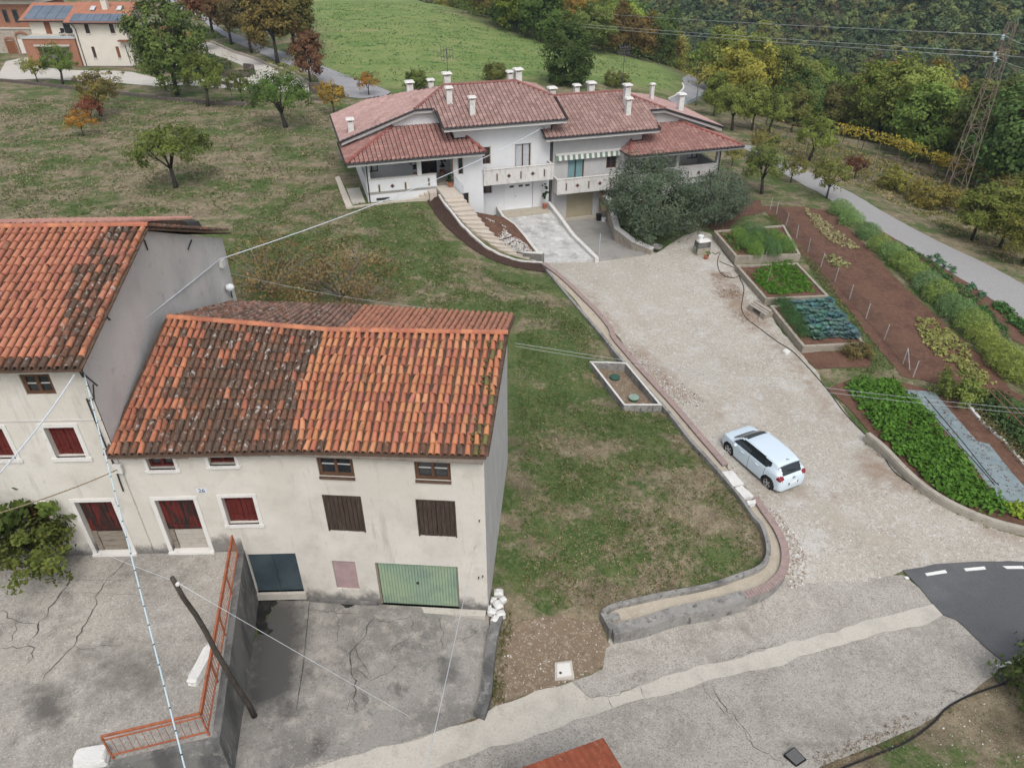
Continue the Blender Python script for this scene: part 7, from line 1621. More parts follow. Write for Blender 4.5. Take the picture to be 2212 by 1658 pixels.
crop('squash_vines', wpoly2('I', (815,115),(900,160),(980,230),(1100,310),(1165,370),(1090,370),(990,330),(900,250),(850,180)), 240, None, .2, (.36,.33,.18), 'withered pale squash vines on the red soil', .14, 6, 6)
crop('squash_vines', wpoly2('I', (945,425),(1000,410),(1100,460),(1095,500),(1010,500),(955,460)), 60, None, .2, (.30,.31,.14), 'small pale vine patch in the soil plot', .14, 6, 7)
crop('squash_vines', wpoly2('I', (1525,815),(1600,805),(1680,850),(1850,990),(1870,1080),(2020,1230),(1900,1240),(1780,1120),(1640,1040),(1540,920)), 330, None, .2, (.30,.31,.11), 'yellowing squash vines at the end of the soil plot', .16, 6, 8)
crop('bean_row', wpoly2('I', (1460,370),(1480,365),(1660,480),(1900,680),(2130,910),(2100,945),(1880,740),(1640,530)), 200, None, .17, (.075,.16,.05), 'long row of low green vegetables by the lane', .22, 7, 9)
crop('cabbage_row', wpoly2('I', (1600,430),(1650,410),(1800,520),(1790,550),(1680,480)), 40, None, .2, (.10,.19,.11), 'short row of young cabbages by the lane', .2, 7, 10)
crop('cabbage_row', wpoly2('I', (1840,620),(1880,600),(1970,670),(1950,690)), 26, None, .2, (.10,.19,.11), 'second short row of young cabbages by the lane', .2, 7, 11)
crop('leaf_row', wpoly2('I', (2010,730),(2060,715),(2260,900),(2240,940),(2130,860)), 120, None, .2, (.075,.17,.045), 'dark leafy row at the right end by the lane', .28, 8, 12)
crop('bed_herbs', [tuple(at(*pt('S', x, y), z1_)[:2]) for x, y in ((540,150),(620,160),(830,420),(740,430))], 60, z1_, .14, (.11,.19,.05), 'small herbs inside the farthest raised bed', .14, 6, 13)
crop('tomato_bed', wpoly2('T', (1640,540),(1850,560),(2212,800),(2300,900),(2300,1350),(2212,1290),(1900,960),(1680,700)), 300, None, .2, (.075,.125,.045), 'trained dark green plants right of the white planks', .55, 9, 14)
crop('weedy_edge', wpoly2('T', (1640,700),(1900,950),(2212,1290),(2212,1400),(1950,1120),(1660,850)), 90, None, .16, (.16,.15,.07), 'dry weeds along the white planks', .3, 7, 15)
plant_tree('bush', hit(*pt('T', 1380, 600)), 1.6, (.13,.17,.045), 'yellow-flecked bush at the head of the mulch sheet', 'shrub', 'shrub'); plant_tree('bush', hit(*pt('I', 1150, 1050)), 1.0, (.14,.12,.05), 'dry straggly bush at the corner of the cabbage bed', 'shrub', 'shrub')
# cabbages, one by one
def cabbage_mesh(seed):
    rs = np.random.RandomState(seed); b = MB(); cols = []
    for ring, (n, r, z, tilt, L) in enumerate(((7, .06, .10, .95, .17), (8, .10, .07, .55, .22), (8, .13, .04, .2, .25))):
        for i in range(n):
            a = 2*math.pi*(i+rs.uniform(-.2, .2))/n+ring*.4; d = np.array([math.cos(a), math.sin(a), 0]); s = np.array([-d[1], d[0], 0]); u = np.array([0, 0, 1.]); w = L*.42*rs.uniform(.85, 1.15); q = d*math.cos(tilt)+u*math.sin(tilt); p0 = d*r*.4+u*z
            m1 = p0+q*L*.55; m2 = p0+q*L*.95-u*.03*rs.random()+d*.03; b.add([p0-s*w*.25, p0+s*w*.25, m1+s*w+u*.03, m1+u*-.005, m1-s*w+u*.03, m2+s*w*.5, m2-s*w*.5], [(0, 1, 2, 3), (0, 3, 4), (3, 2, 5), (3, 5, 6), (4, 3, 6)]); cols += [rs.uniform(.7, 1.3)]*5
    me = b.mesh('cabbage', m_leaf); k = np.array(cols); setcol(me, np.c_[k, k, k, np.ones(len(k))]); return me
CB = [cabbage_mesh(i) for i in range(4)]
quad = [at(*pt('I', x, y), z3_) for x, y in ((875,940),(1150,930),(975,700),(735,715))]
for i in range(8):
    for j in range(9):
        a, c = (i+.5+RND.uniform(-.2, .2))/8, (j+.5+RND.uniform(-.2, .2))/9; p = (quad[0]*(1-a)+quad[1]*a)*(1-c)+(quad[3]*(1-a)+quad[2]*a)*c
        o = bpy.data.objects.new('cabbage', CB[RND.randrange(4)]); COL.objects.link(o); o.location = (p[0], p[1], z3_); s = RND.uniform(.95, 1.5); o.scale = (s, s, s*RND.uniform(.9, 1.3)); o.rotation_euler = (0, 0, RND.uniform(0, 6.28)); o.color = (.125*RND.uniform(.8, 1.2), .225*RND.uniform(.85, 1.15), .205*RND.uniform(.8, 1.2), 1); tag(o, 'blue-green cabbage planted in the nearest raised bed', 'cabbage', 'cabbages in the raised bed')
# ---- wire fence of the soil plot
fpx = [(600,125),(640,150),(700,225),(768,305),(840,390),(920,485),(1008,580),(1102,690),(1206,812),(1320,945),(1440,1100),(1505,1182)]
FN = thing('plot_fence', tuple(hit(*pt('I', *fpx[5]))), 'wire net fence on pale posts along the red soil plot', 'fence'); m_post = mat('galvanised_post', (.42,.43,.43), rough=.5); FP = [hit(*pt('I', x, y)) for x, y in fpx]
for i, p in enumerate(FP):
    b = MB(); ln = np.array([RND.uniform(-.05, .05), RND.uniform(-.05, .05), 1.05]); b.tube([p-[0, 0, .2], p+ln], .026, 6); b.build('post', m_post, FN)
b = MB(); p = FP[10]; b.tube([p+[0,0,1.0], hit(*pt('I', 1485, 1135))+[0,0,.02]], .022, 5); b.build('brace', m_post, FN)
b = MB(); NP = resample(FP, .14)
for i in range(len(NP)): b.tube([NP[i]+[0,0,.05], NP[i]+[0,0,.95]], .004, 3, False)
for h in np.arange(.05, 1.0, .13): b.tube([p+[0,0,h] for p in NP[::4]], .004, 3, False)
o = b.build('netting', m_iron, FN); o['kind'] = 'stuff'
# ---- mulch sheet with drip lines and seedlings
m_mulch = mat('grey_mulch_film', (.22,.27,.285), [((.16,.205,.22), .9, .45, .64, .8), ((.30,.35,.36), 2.6, .52, .68, .6), ((.12,.15,.16), 6, .6, .7, .5)], rough=.55, bump=(5, .5))
mpoly = wpoly2('I', (1450,1262),(1640,1277))+wpoly2('T', (1400,850),(1640,1120))+wpoly2('J', (1985,200),(2120,370),(2260,530),(2260,610),(2085,590),(1960,440),(1800,220),(1660,60))+wpoly2('T', (1090,870),(900,650))
ms = sheet('mulch_sheet', mpoly, m_mulch, .055, .3, .0, kind=None); tag(ms, 'blue-grey mulch film laid over the bed beside the leafy greens', 'mulch sheet')
for L in (((1000,580),(1250,880),(1500,1180),(1800,1560),(1900,1658)), ((860,600),(1080,780),(1400,1140),(1650,1420),(1850,1658))): b = MB(); b.tube(smooth_path([hit(*pt('T', x, y))+[0,0,.07] for x, y in L], 4), .016, 5); b.build('drip_line', m_black, ms)
crop('seedlings', mpoly, 200, None, .06, (.20,.12,.08), 'sparse reddish seedlings through the mulch film', .09, 4, 16)
# white planks, trellis rails
for i, (p, q) in enumerate((((1475,630),(1680,870)), ((1690,880),(1835,1010)), ((1840,1020),(1975,1130)), ((1985,1145),(2240,1450)))):
    a, c = hit(*pt('T', *p)), hit(*pt('T', *q)); b = MB(); b.wallpath([a, c], .16, -.05, .14); tag(b.build('plank', m_stone if i < 3 else m_strip, None, loc=tuple(a)), ('white weathered plank edging the far right bed, %s of the row' % ['first', 'second', 'third'][i]) if i < 3 else 'long tan board at the end of the white plank edging', 'plank')
TRL = thing('bean_trellis', tuple(hit(*pt('T', 1900, 1000))), 'two brown trellis rails over the plants at the right edge', 'trellis')
for (p, q) in (((1490,440),(2240,1240)), ((1700,560),(2240,1120))):
    a, c = hit(*pt('T', *p)), hit(*pt('T', *q)); b = MB(); b.tube([a+[0,0,.9], c+[0,0,.9]], .022, 5); b.build('rail', m_pipe, TRL)
    for t in (0, .33, .66, 1): w_ = a+(c-a)*t; b = MB(); b.tube([w_, w_+[0,0,.92]], .022, 5); b.build('post', m_pipe, TRL)
# canes in the middle bed
for i, (x, y, lb) in enumerate(((1060,640,'left'),(1110,640,'middle'),(1170,850,'right'))): p = at(*pt('S', x, y), z2_); b = MB(); b.tube([p, p+[.06, .0, 1.25]], .012, 5); tag(b.build('garden_cane', m_pallet, None, loc=tuple(p)), 'bamboo cane in the middle raised bed, %s one' % lb, 'cane')
# ---- stand-pipe block with bucket, potted plant, plank bench
p = hit(*pt('S', 285, 450)); SB = thing('water_block', tuple(p), 'square concrete block stand with broken white stone top near the hose', 'water stand'); d = DEU; e = DEV
b = MB(); b.obox(p-d*.55-e*.05, d*1.05, e*.7, (0, 0, .5)); b.build('base', m_block, SB); b = MB(); b.obox(p-d*.5+[0,0,.505], d*.98, e*.62, (0, 0, .42)); b.build('upper_block', m_rwall, SB); rough_block('top_slab', p+e*.25+np.array([0,0,.93]), .95, .55, .12, DA, m_stone, None, None, seed=41, parent=SB)
bu = p-d*.2+e*.35+np.array([0, 0, 1.05]); t = thing('bucket', tuple(bu), 'white plastic bucket upside down on the concrete stand', 'bucket'); b = MB(); b.lathe(bu, [(.15, 0), (.18, .24), (.19, .26), (.21, .27), (.21, .31)], 16); b.build('body', m_wpaint, t); b = MB(); b.lathe(bu+[0,0,.312], [(.19, 0), (.15, .015)], 16); b.build('lid', m_wpaint, t)
b = MB(); b.tube([p-d*.6+[0,0,.3], p-d*.62+[0,0,.75]], .05, 7); b.build('hose_coil', m_greenlid, SB)
def pot(p, r, h, label, fh, col, n=260, name='potted_plant', seed=0, tall=1.0):
    t = thing(name, tuple(p), label, 'potted plant'); b = MB(); b.lathe(p, [(r*.7, 0), (r, h), (r*1.1, h), (r*1.1, h*1.12), (r*.9, h*1.12)], 14); b.build('pot', m_terra, t); rs = np.random.RandomState(seed); C, Nn, tn = crown_pts(rs, r*1.5, r*1.5, fh/2, 18, n//18, r*.5, .3, -1, .3); me = leaves_mesh('foliage', C+np.array([0, 0, h+fh/2]), Nn, r*.5, rs, tn); o = link('foliage', me, t); o.color = tuple(col)+(1,); return t
pot(hit(*pt('S', 318, 515)), .17, .26, 'terracotta pot of yellow-green leaves below the concrete stand', .5, (.17,.21,.05), seed=1)
pot(W2(-4.7, -1.35, 3.05), .2, .34, 'dark shrub in a terracotta pot at the top of the stairs', .9, (.03,.055,.02), 420, seed=2); pot(W2(3.25, -.6, .24), .2, .35, 'tall climbing plant in a pot beside the white garage door', 2.0, (.03,.065,.02), 700, seed=3)
pot(W2(8.35, -.45, .78), .22, .3, 'terracotta pot with dark plant on the wall by the beige garage', .55, (.035,.06,.02), 300, seed=4)
for i, (u, v, lb) in enumerate(((-6.9, 1.2, 'dark potted plant inside the white porch, left of the door'), (-4.75, 1.4, 'dark potted plant inside the white porch, right of the door'))): pot(W2(u, v, 3.1), .22, .4, lb, 1.5, (.025,.045,.018), 500, seed=5+i)
bk = W2(8.05, -1.9, -1.0); t = thing('paint_bucket', tuple(bk), 'white bucket standing beside the beige garage door', 'bucket'); b = MB(); b.lathe(bk, [(.17, 0), (.2, .38), (.21, .4)], 14); b.build('body', m_wpaint, t); b = MB(); b.tube([bk+[.2,0,.36], bk+[.1,-.18,.2], bk+[-.2,0,.36]], .008, 4); b.build('handle', m_iron, t)
bb = W2(7.75, -1.5, -1.0); t = thing('waste_bin', tuple(bb), 'black bin beside the white bucket at the beige garage', 'bin'); b = MB(); b.lathe(bb, [(.18, 0), (.24, .55), (.26, .6)], 14); b.build('body', m_black, t)
sg_ = at(*pt('O', 1605, 720), .05); t = thing('marker_post', tuple(sg_), 'thin pale metal post at the foot of the wall between the drives', 'post'); b = MB(); b.tube([sg_, sg_+[0, 0, 1.75]], .03, 7); b.build('shaft', m_bluerail, t)
b = MB(); b.lathe(sg_+[0, 0, 1.75], [(.034, 0), (.034, .04), (.01, .05)], 7); b.build('cap', m_bluerail, t)
bw_ = at(*pt('O', 2065, 655), .05); t = thing('stone_bowl', tuple(bw_), 'round stone bowl planter at the end of the drive wall', 'planter'); b = MB(); b.lathe(bw_, [(.2, 0), (.38, .14), (.42, .26), (.36, .27), (.3, .2)], 16); b.build('bowl', m_kerbc, t)
BE = hit(*pt('S', 1080, 1290)); t = thing('plank_bench', tuple(BE), 'rough bench of weathered planks on concrete blocks by the raised bed', 'bench')
ed = at(*pt('S', 1260, 1300), .5)-at(*pt('S', 960, 1110), .5); ed[2] = 0; ed /= np.linalg.norm(ed); en = np.array([-ed[1], ed[0], 0]); o0 = at(*pt('S', 905, 1140), .45)
for k_ in (.05, 1.15): b = MB(); b.obox(o0+ed*k_-[0,0,.45], ed*.35, en*.85, (0, 0, .42)); b.build('block_leg', m_block, t)
for i in range(6): b = MB(); o1 = o0+en*(.02+.14*i)+ed*RND.uniform(-.12, .1)+np.array([0, 0, RND.uniform(-.02, .02)]); b.obox(o1, ed*RND.uniform(1.35, 1.6), en*.125, (0, 0, .05)); b.build('plank', m_greywood if i % 2 else m_pallet, t)
for i, (x, y) in enumerate(((20,215),(60,190),(40,245))):
    p = hit(*pt('I', x, y)); b = MB(); b.obox(p+[-.4,-.2,.03], (.85,.15,0), (-.08,.4,0), (0,0,.05)); tag(b.build('paving_slab', m_kerbc, None, loc=tuple(p)), 'grey paving slab under the olive trees, %s of three' % ['left', 'upper', 'lower'][i], 'slab')
# ================================================================== grass tufts and dirt
def add_zone(m, attr, color, scale, lo, hi):
    """mix a dirt colour into a material where the painted zone and a noise agree"""
    N = m.node_tree.nodes; L = m.node_tree.links; b = N['Principled BSDF']; src = b.inputs['Base Color'].links[0].from_socket
    a = N.new('ShaderNodeAttribute'); a.attribute_name = attr; g = N.new('ShaderNodeNewGeometry'); n = N.new('ShaderNodeTexNoise'); n.inputs['Scale'].default_value = scale; n.inputs['Detail'].default_value = 8; n.inputs['Roughness'].default_value = .72; L.new(g.outputs['Position'], n.inputs['Vector'])
    s = N.new('ShaderNodeMath'); s.operation = 'ADD'; L.new(a.outputs['Fac'], s.inputs[0]); L.new(n.outputs['Fac'], s.inputs[1]); r = N.new('ShaderNodeMapRange'); r.inputs['From Min'].default_value = lo; r.inputs['From Max'].default_value = hi; L.new(s.outputs[0], r.inputs['Value'])
    x = N.new('ShaderNodeMix'); x.data_type = 'RGBA'; L.new(r.outputs[0], x.inputs['Factor']); L.new(src, x.inputs['A']); x.inputs['B'].default_value = ncol(color); L.new(x.outputs['Result'], b.inputs['Base Color'])
def paint(ob, attr, zones):
    me = ob.data; V = np.zeros(len(me.vertices)*3); me.vertices.foreach_get('co', V); V = V.reshape(-1, 3); w = np.zeros(len(V))
    for poly, val, soft in zones: ins = inpoly(poly, V[:, 0], V[:, 1]); d = edgedist(poly, V[:, 0], V[:, 1]); w = np.maximum(w, val*np.clip(np.where(ins, .5+d/soft/2, .5-d/soft/2), 0, 1))
    a = me.attributes.new(attr, 'FLOAT', 'POINT'); a.data.foreach_set('value', w.astype(np.float32))
hp2 = lambda k, *xy: [tuple(hit(*pt(k, x, y))[:2]) for x, y in xy]
yo = bpy.data.objects['gravel_yard']
paint(yo, 'dirt', [(hp2('S', (380,700),(640,700),(900,1100),(1300,1500),(900,1500),(560,1150),(420,900)), .5, .9), (hp2('I', (560,880),(700,960),(1000,1330),(1200,1560),(1000,1480),(800,1200),(620,1000)), .42, .9),
   (hp2('J', (1200,480),(1500,480),(1900,700),(2208,900),(2208,820),(1900,660),(1500,400),(1250,200),(1150,200)), .5, 1.0), (hp2('H', (880,20),(1050,120),(1250,300),(1450,470),(1300,500),(1100,330)), .5, .8), (hp2('O', (1400,930),(1560,1020),(1750,1250),(1900,1450),(1830,1440),(1600,1140)), .5, .6),
   (hp2('H', (1450,420),(1700,650),(2000,900),(2000,960),(1650,680),(1400,450)), .3, .8), (hp2('J', (520,430),(800,430),(1250,520),(1250,600),(800,520),(540,520)), .3, .9)])
paint(yo, 'track', [(hp2(k, *q), .62, .7) for k, q in (('J', ((500,430),(620,420),(900,520),(1200,640),(1180,700),(880,600),(560,500))), ('H', ((1330,380),(1430,400),(1700,640),(2050,900),(2050,1000),(1640,690),(1400,490))), ('H', ((1560,300),(1680,300),(1950,560),(2211,800),(2211,900),(1900,620),(1620,380))), ('O', ((1500,820),(1640,800),(1800,960),(2000,1240),(2211,1560),(2100,1560),(1850,1200),(1650,960))), ('O', ((1800,800),(1900,790),(2060,960),(2211,1200),(2211,1330),(2000,1060))), ('J', ((820,560),(1000,560),(1400,820),(1900,900),(1900,960),(1350,900),(900,680))))])
add_zone(m_gravel, 'track', (.40,.355,.29), .8, .78, 1.3)
add_zone(m_gravel, 'dirt', (.29,.225,.17), 1.1, .66, .96)
fo = bpy.data.objects['forecourt']
paint(fo, 'damp', [(hp2('G', (240,800),(660,800),(640,1000),(560,1658),(60,1658),(150,1300)), .78, .8), (hp2('G', (1560,1180),(1780,1200),(1780,1420),(1600,1480)), .6, .4), (hp2('G', (960,1400),(1080,1400),(1060,1658),(900,1658)), .4, .5), (hp2('G', (640,1480),(760,1480),(720,1658),(640,1658)), .4, .4)])
add_zone(m_conc2, 'damp', (.085,.082,.078), 1.3, .74, 1.12)
co_ = bpy.data.objects['courtyard']
import bmesh
bm = bmesh.new(); bm.from_mesh(co_.data); tf_ = [f for f in bm.faces if f.normal.z > .9]; bmesh.ops.triangulate(bm, faces=tf_)
for _ in range(6): bmesh.ops.subdivide_edges(bm, edges=[e for e in bm.edges if all(abs(v.co.z-COURT) < .1 for v in e.verts) and e.calc_length() > .5], cuts=1, use_grid_fill=True)
bm.to_mesh(co_.data); bm.free()
cq = lambda *xy: [tuple(at(*pt('M', x, y), COURT)[:2]) for x, y in xy]
paint(co_, 'damp', [(cq((180,1080),(430,1080),(420,1380),(200,1350)), .68, .5), (cq((400,850),(1000,700),(1250,900),(1100,1300),(600,1250)), .46, 1.2), (cq((800,260),(1200,290),(1200,340),(760,380)), .45, .3), (cq((0,850),(200,880),(150,1100),(0,1100)), .35, .6), (cq((0,150),(1600,150),(1600,220),(0,260)), .3, .3)])
add_zone(m_court, 'damp', (.12,.112,.10), 1.5, .70, 1.05)
st_ = bpy.data.objects['concrete_street']
paint(st_, 'damp', [(hp2('K', (930,830),(1800,640),(2110,480),(2150,520),(1850,720),(950,900)), .4, .8), (hp2('K', (950,1420),(1400,1330),(1500,1400),(1000,1520)), .35, .6), (hp2('L', (400,1500),(900,1350),(1500,1150),(1950,1000),(1980,1040),(1500,1280),(900,1500),(500,1600)), .4, .5), (hp2('L', (0,380),(500,420),(600,520),(0,660)), .3, .6)])
add_zone(m_conc, 'damp', (.15,.138,.12), 1.4, .70, 1.05)
def tufts(name, poly, n, size, color, seed, label, thr=None):
    rs = np.random.RandomState(seed); xs = [p[0] for p in poly]; ys = [p[1] for p in poly]; P = np.c_[rs.uniform(min(xs), max(xs), n*4), rs.uniform(min(ys), max(ys), n*4)]; P = P[inpoly(poly, P[:, 0], P[:, 1])]
    k = np.array([mnoise.noise((x*.55, y*.55, seed*1.7)) for x, y in P[:n*2]]); P = P[:n*2][k > rs.uniform(-.35, .45, len(k))][:n]; Z = Tn(P)
    C = np.repeat(np.c_[P, Z+.05], 4, axis=0); C[:, :2] += rs.normal(0, .045, (len(C), 2)); C[:, 2] += rs.uniform(-.02, .05, len(C))
    me = leaves_mesh(name, C, np.c_[rs.normal(0, .7, (len(C), 2)), np.full(len(C), .45)], size, rs, np.repeat(rs.uniform(.7, 1.3, len(P)), 4), 2.6, .1, .2); o = link(name, me); o.color = tuple(color)+(1,); o['kind'] = 'stuff'; o['label'] = label
near_lawn = hp2('', (1118,720),(1250,690),(1330,830),(1290,800),(1300,880),(1440,890),(1530,1000),(1630,1130),(1640,1190),(1590,1240),(1300,1310),(1130,1320),(1120,1050))
mid_lawn = hp2('', (500,480),(720,400),(750,440),(900,440),(960,520),(1100,610),(1190,620),(1290,740),(1120,690),(860,655),(520,600))
up_lawn = hp2('', (0,215),(700,225),(730,330),(690,430),(500,470),(0,480))
tufts('grass', near_lawn, 4500, .085, (.11,.16,.05), 1, 'green grass tufts on the lawn beside the farmhouse'); tufts('dry_grass', near_lawn, 2000, .08, (.36,.30,.19), 2, 'dry straw tufts on the lawn beside the farmhouse')
tufts('grass', mid_lawn, 6500, .11, (.12,.165,.055), 3, 'green grass tufts on the lawn below the white house'); tufts('dry_grass', mid_lawn, 2500, .10, (.36,.31,.20), 4, 'dry straw tufts on the lawn below the white house')
tufts('grass', up_lawn, 6000, .15, (.13,.165,.06), 5, 'green grass tufts on the upper lawn'); tufts('dry_grass', up_lawn, 4500, .14, (.37,.32,.21), 6, 'dry straw tufts on the upper lawn')
vin = hp2('C', (500,850),(900,850),(1500,1000),(2208,1200),(2208,1640),(1700,1380),(1200,1130),(760,950)); tufts('dry_grass', vin, 5000, .2, (.38,.33,.17), 7, 'dry grass under the vines'); tufts('grass', vin, 3000, .2, (.16,.19,.06), 8, 'green grass under the vines')
gar = hp2('I', (560,160),(640,160),(900,480),(1250,950),(1440,1190),(1250,1160),(1010,1130),(1240,1130),(1200,960),(960,640),(800,420)); tufts('grass', gar, 2200, .12, (.16,.19,.08), 9, 'grass path between the raised beds and the fence')

def strip_poly(P, w): 
    P = [np.array(p[:2]) for p in P]; L = []; R_2 = []
    for i in range(len(P)): d = P[min(i+1, len(P)-1)]-P[max(i-1, 0)]; d = d/np.linalg.norm(d); n = np.array([-d[1], d[0]])*w/2; L.append(tuple(P[i]+n)); R_2.append(tuple(P[i]-n))
    return L+R_2[::-1]
tufts('weeds', strip_poly([p for p in outer], .55), 260, .09, (.13,.15,.06), 21, 'weeds along the yard side of the lawn wall'); tufts('dry_leaves', strip_poly([p for p in outer+outer2], .9), 700, .07, (.22,.13,.07), 22, 'dry leaves drifted along the lawn wall')
tufts('weeds', strip_poly(kp, .6), 300, .09, (.14,.16,.06), 23, 'weeds along the garden kerb'); tufts('dry_leaves', strip_poly(hp2('L', (780,1640),(1200,1480),(1640,1260),(1980,1040)), .7), 500, .07, (.20,.14,.08), 24, 'dry leaves in the street gutter')
tufts('dry_leaves', hp2('S', (380,700),(640,700),(900,1100),(1300,1500),(900,1500),(560,1150),(420,900)), 500, .06, (.19,.11,.07), 25, 'dry leaves on the gravel by the raised beds'); tufts('weeds', strip_poly(hp2('K', (200,480),(190,700),(160,900),(140,1200)), .5), 160, .1, (.14,.14,.06), 26, 'weeds beside the forecourt kerb')
tufts('dry_leaves', near_lawn, 500, .07, (.24,.15,.08), 27, 'fallen leaves on the lawn beside the farmhouse')
mead_ = hp2('', (700,160),(860,190),(1180,165),(1440,195),(1465,178),(1300,112),(1100,74),(950,15),(640,10),(690,60))
tufts('grass', mead_, 3200, .2, (.11,.20,.06), 31, 'green tufts on the meadow behind the houses'); tufts('dry_grass', mead_, 1200, .18, (.33,.31,.15), 32, 'straw tufts on the meadow behind the houses')
ed_ = [np.array(p) for p in edge]; inn = []
for i, p in enumerate(ed_): d = ed_[min(i+1, len(ed_)-1)]-ed_[max(i-1, 0)]; d = d/np.linalg.norm(d); n = np.array([-d[1], d[0]]); inn.append(tuple(p+n*5.5))
crop('undergrowth', [tuple(p) for p in ed_]+inn[::-1], 2600, None, .42, (.12,.165,.045), 'leafy undergrowth along the edge of the wood', 2.0, 9, 33)
# ================================================================== houses at the top left, vines, pylon
m_cream = mat('cream_render', (.66,.62,.545), [((.60,.56,.49), 1, .45, .65, .6)])
m_fbrick = mat('orange_brick', (.32,.155,.10), [((.25,.115,.075), 2, .45, .65, .7), ((.38,.20,.14), 7, .52, .7, .6)])
m_fstone = mat('field_stone', (.40,.355,.30), [((.28,.24,.20), 2.6, .47, .60, .8), ((.50,.46,.41), 4, .55, .68, .7)], bump=(4, .8))
m_frtile = mat('far_roof_tile', (.36,.165,.105), [((.28,.12,.08), 2, .45, .65, .7), ((.42,.22,.16), 6, .55, .7, .6)], bump=(9, .8))
m_panel = mat('solar_panel', (.10,.13,.17), [((.15,.18,.22), .5, .42, .62, .7)], rough=.12, spec=.7)
m_panelfr = mat('panel_frame', (.45,.47,.5), rough=.4)
m_bshut = mat('brown_shutter_paint', (.21,.085,.045))
m_darkst = mat('dark_stone_wall', (.115,.095,.082), [((.18,.155,.135), 3, .5, .66, .8), ((.07,.058,.05), 5, .5, .66, .7)], bump=(6, .8))
CH = thing('cream_house', (-55, 106, 2.6), 'cream two-storey house with solar panels on red roofs and a brick porch', 'house')
FY = 104.0
def fx(x, y, Y=FY): q = atY(*pt('P', x, y), Y); return q[0], q[2]
def fb_(name, m, boxes, parent=CH):
    b = MB()
    for q in boxes: b.box(*q)
    return b.build(name, m, parent)
xl, xr_ = -57.3, -50.5; ez = 8.2
fb_('wall', m_cream, [(xl, xr_, FY, 112.5, 1.8, ez)])
b = MB(); b.prism([(xr_, FY, ez), (xr_, 112.5, ez), (xr_, 108.25, 9.85)], [(xl, FY, ez), (xl, 112.5, ez), (xl, 108.25, 9.85)]); b.build('gable', m_cream, CH)
def roofpl(name, P, m=m_frtile, th=.18, parent=CH): b = MB(); b.prism([(p[0], p[1], p[2]-th) for p in P], P); return b.build(name, m, parent)
mr = roofpl('roof', [(xl-.7, FY-.7, ez-.05), (xr_+.6, FY-.7, ez-.05), (xr_+.6, 108.25, 10.05), (xl-.7, 108.25, 10.05)]); roofpl('rear_roof', [(xl-.7, 108.25, 10.05), (xr_+.6, 108.25, 10.05), (xr_+.6, 113.2, 8.1), (xl-.7, 113.2, 8.1)])
b = MB(); b.tube([(xl-.7, FY-.78, ez-.1), (xr_+.6, FY-.78, ez-.1)], .09, 6); b.build('gutter', m_gutter, CH)
slope = lambda y: ez-.05+(y-FY+.7)*(2.1/4.95)
def panel(x0, x1, y0, y1, sl, parent, off=.06):
    b = MB(); b.hexa([(x0,y0,sl(y0)+off-.04),(x1,y0,sl(y0)+off-.04),(x1,y1,sl(y1)+off-.04),(x0,y1,sl(y1)+off-.04),(x0,y0,sl(y0)+off),(x1,y0,sl(y0)+off),(x1,y1,sl(y1)+off),(x0,y1,sl(y1)+off)]); o = b.build('solar_panel', m_panel, parent)
for i in range(7): panel(-57.2+i*1.0, -57.2+i*1.0+.96, FY-.5, FY+1.1, slope, mr)
for x in (-55.4, -51.9):
    b = MB(); y0, y1 = 105.9, 106.7; b.hexa([(x,y0,slope(y0)+.02),(x+.6,y0,slope(y0)+.02),(x+.6,y1,slope(y1)+.02),(x,y1,slope(y1)+.02),(x,y0,slope(y0)+.12),(x+.6,y0,slope(y0)+.12),(x+.6,y1,slope(y1)+.12),(x,y1,slope(y1)+.12)]); b.build('skylight', m_curtain, mr)
c_ = fb_('chimney', m_cream, [(-53.9, -53.2, 106.3, 107, slope(106.3)-.2, 10.6)], mr); b = MB(); b.lathe((-53.55, 106.65, 10.6), [(.55, 0), (.5, .12), (.2, .3)], 8); b.build('cap', m_frtile, c_)
# left wing, set back above the porch terrace
wy = 107.0
fb_('wing_wall', m_cream, [(-64.6, xl+.05, wy, 113, 2, 8.0)])
wsl = lambda y: 8.0+(y-wy+.6)*.36
wr = roofpl('wing_roof', [(-65.6, wy-.6, 8.0), (xl-.72, wy-.6, 8.0), (xl-.72, 111, wsl(111)), (-65.6, 111, wsl(111))])
b = MB(); b.tube([(-65.6, wy-.68, 7.95), (xl-.72, wy-.68, 7.95)], .08, 6); b.build('gutter', m_gutter, CH)
for i in range(5):
    for j in range(2): panel(-65.0+i*1.42, -65.0+i*1.42+1.36, wy-.35+j*1.75, wy-.35+j*1.75+1.68, wsl, wr)
fb_('balcony_door', m_bshut, [(fx(575, 300, wy)[0], fx(650, 300, wy)[0], wy-.06, wy+.02, 6.2, 8.0)]); fb_('terrace_window', m_glass, [(fx(830, 320, wy)[0], fx(920, 320, wy)[0], wy-.04, wy+.02, 6.4, 7.9)])
# brick porch: piers, lintel, opening
px0, px1 = fx(370, 650)[0]-.2, fx(1020, 650)[0]+.2; po0, po1 = fx(520, 650)[0], fx(930, 650)[0]
fb_('porch_pier', m_fbrick, [(px0, po0, FY-.3, FY+.5, 2, 6.2)]); fb_('porch_pier', m_fbrick, [(po1, px1, FY-.3, FY+.5, 2, 6.2)]); fb_('porch_lintel', m_fbrick, [(po0, po1, FY-.3, FY+.5, 5.45, 6.2)]); fb_('porch_slab', m_strip, [(px0-.1, px1+.1, FY-.4, wy, 6.2, 6.32)]); fb_('porch_beam', m_strip, [(po0-.3, po1+.3, FY-.55, FY-.3, 5.3, 5.5)]); fb_('porch_back', m_cream, [(px0+.2, px1, FY+2.4, FY+2.5, 2, 6.1)])
fb_('terrace_glass', m_bluerail, [(px0, px1, FY-.35, FY-.33, 6.32, 6.5)])
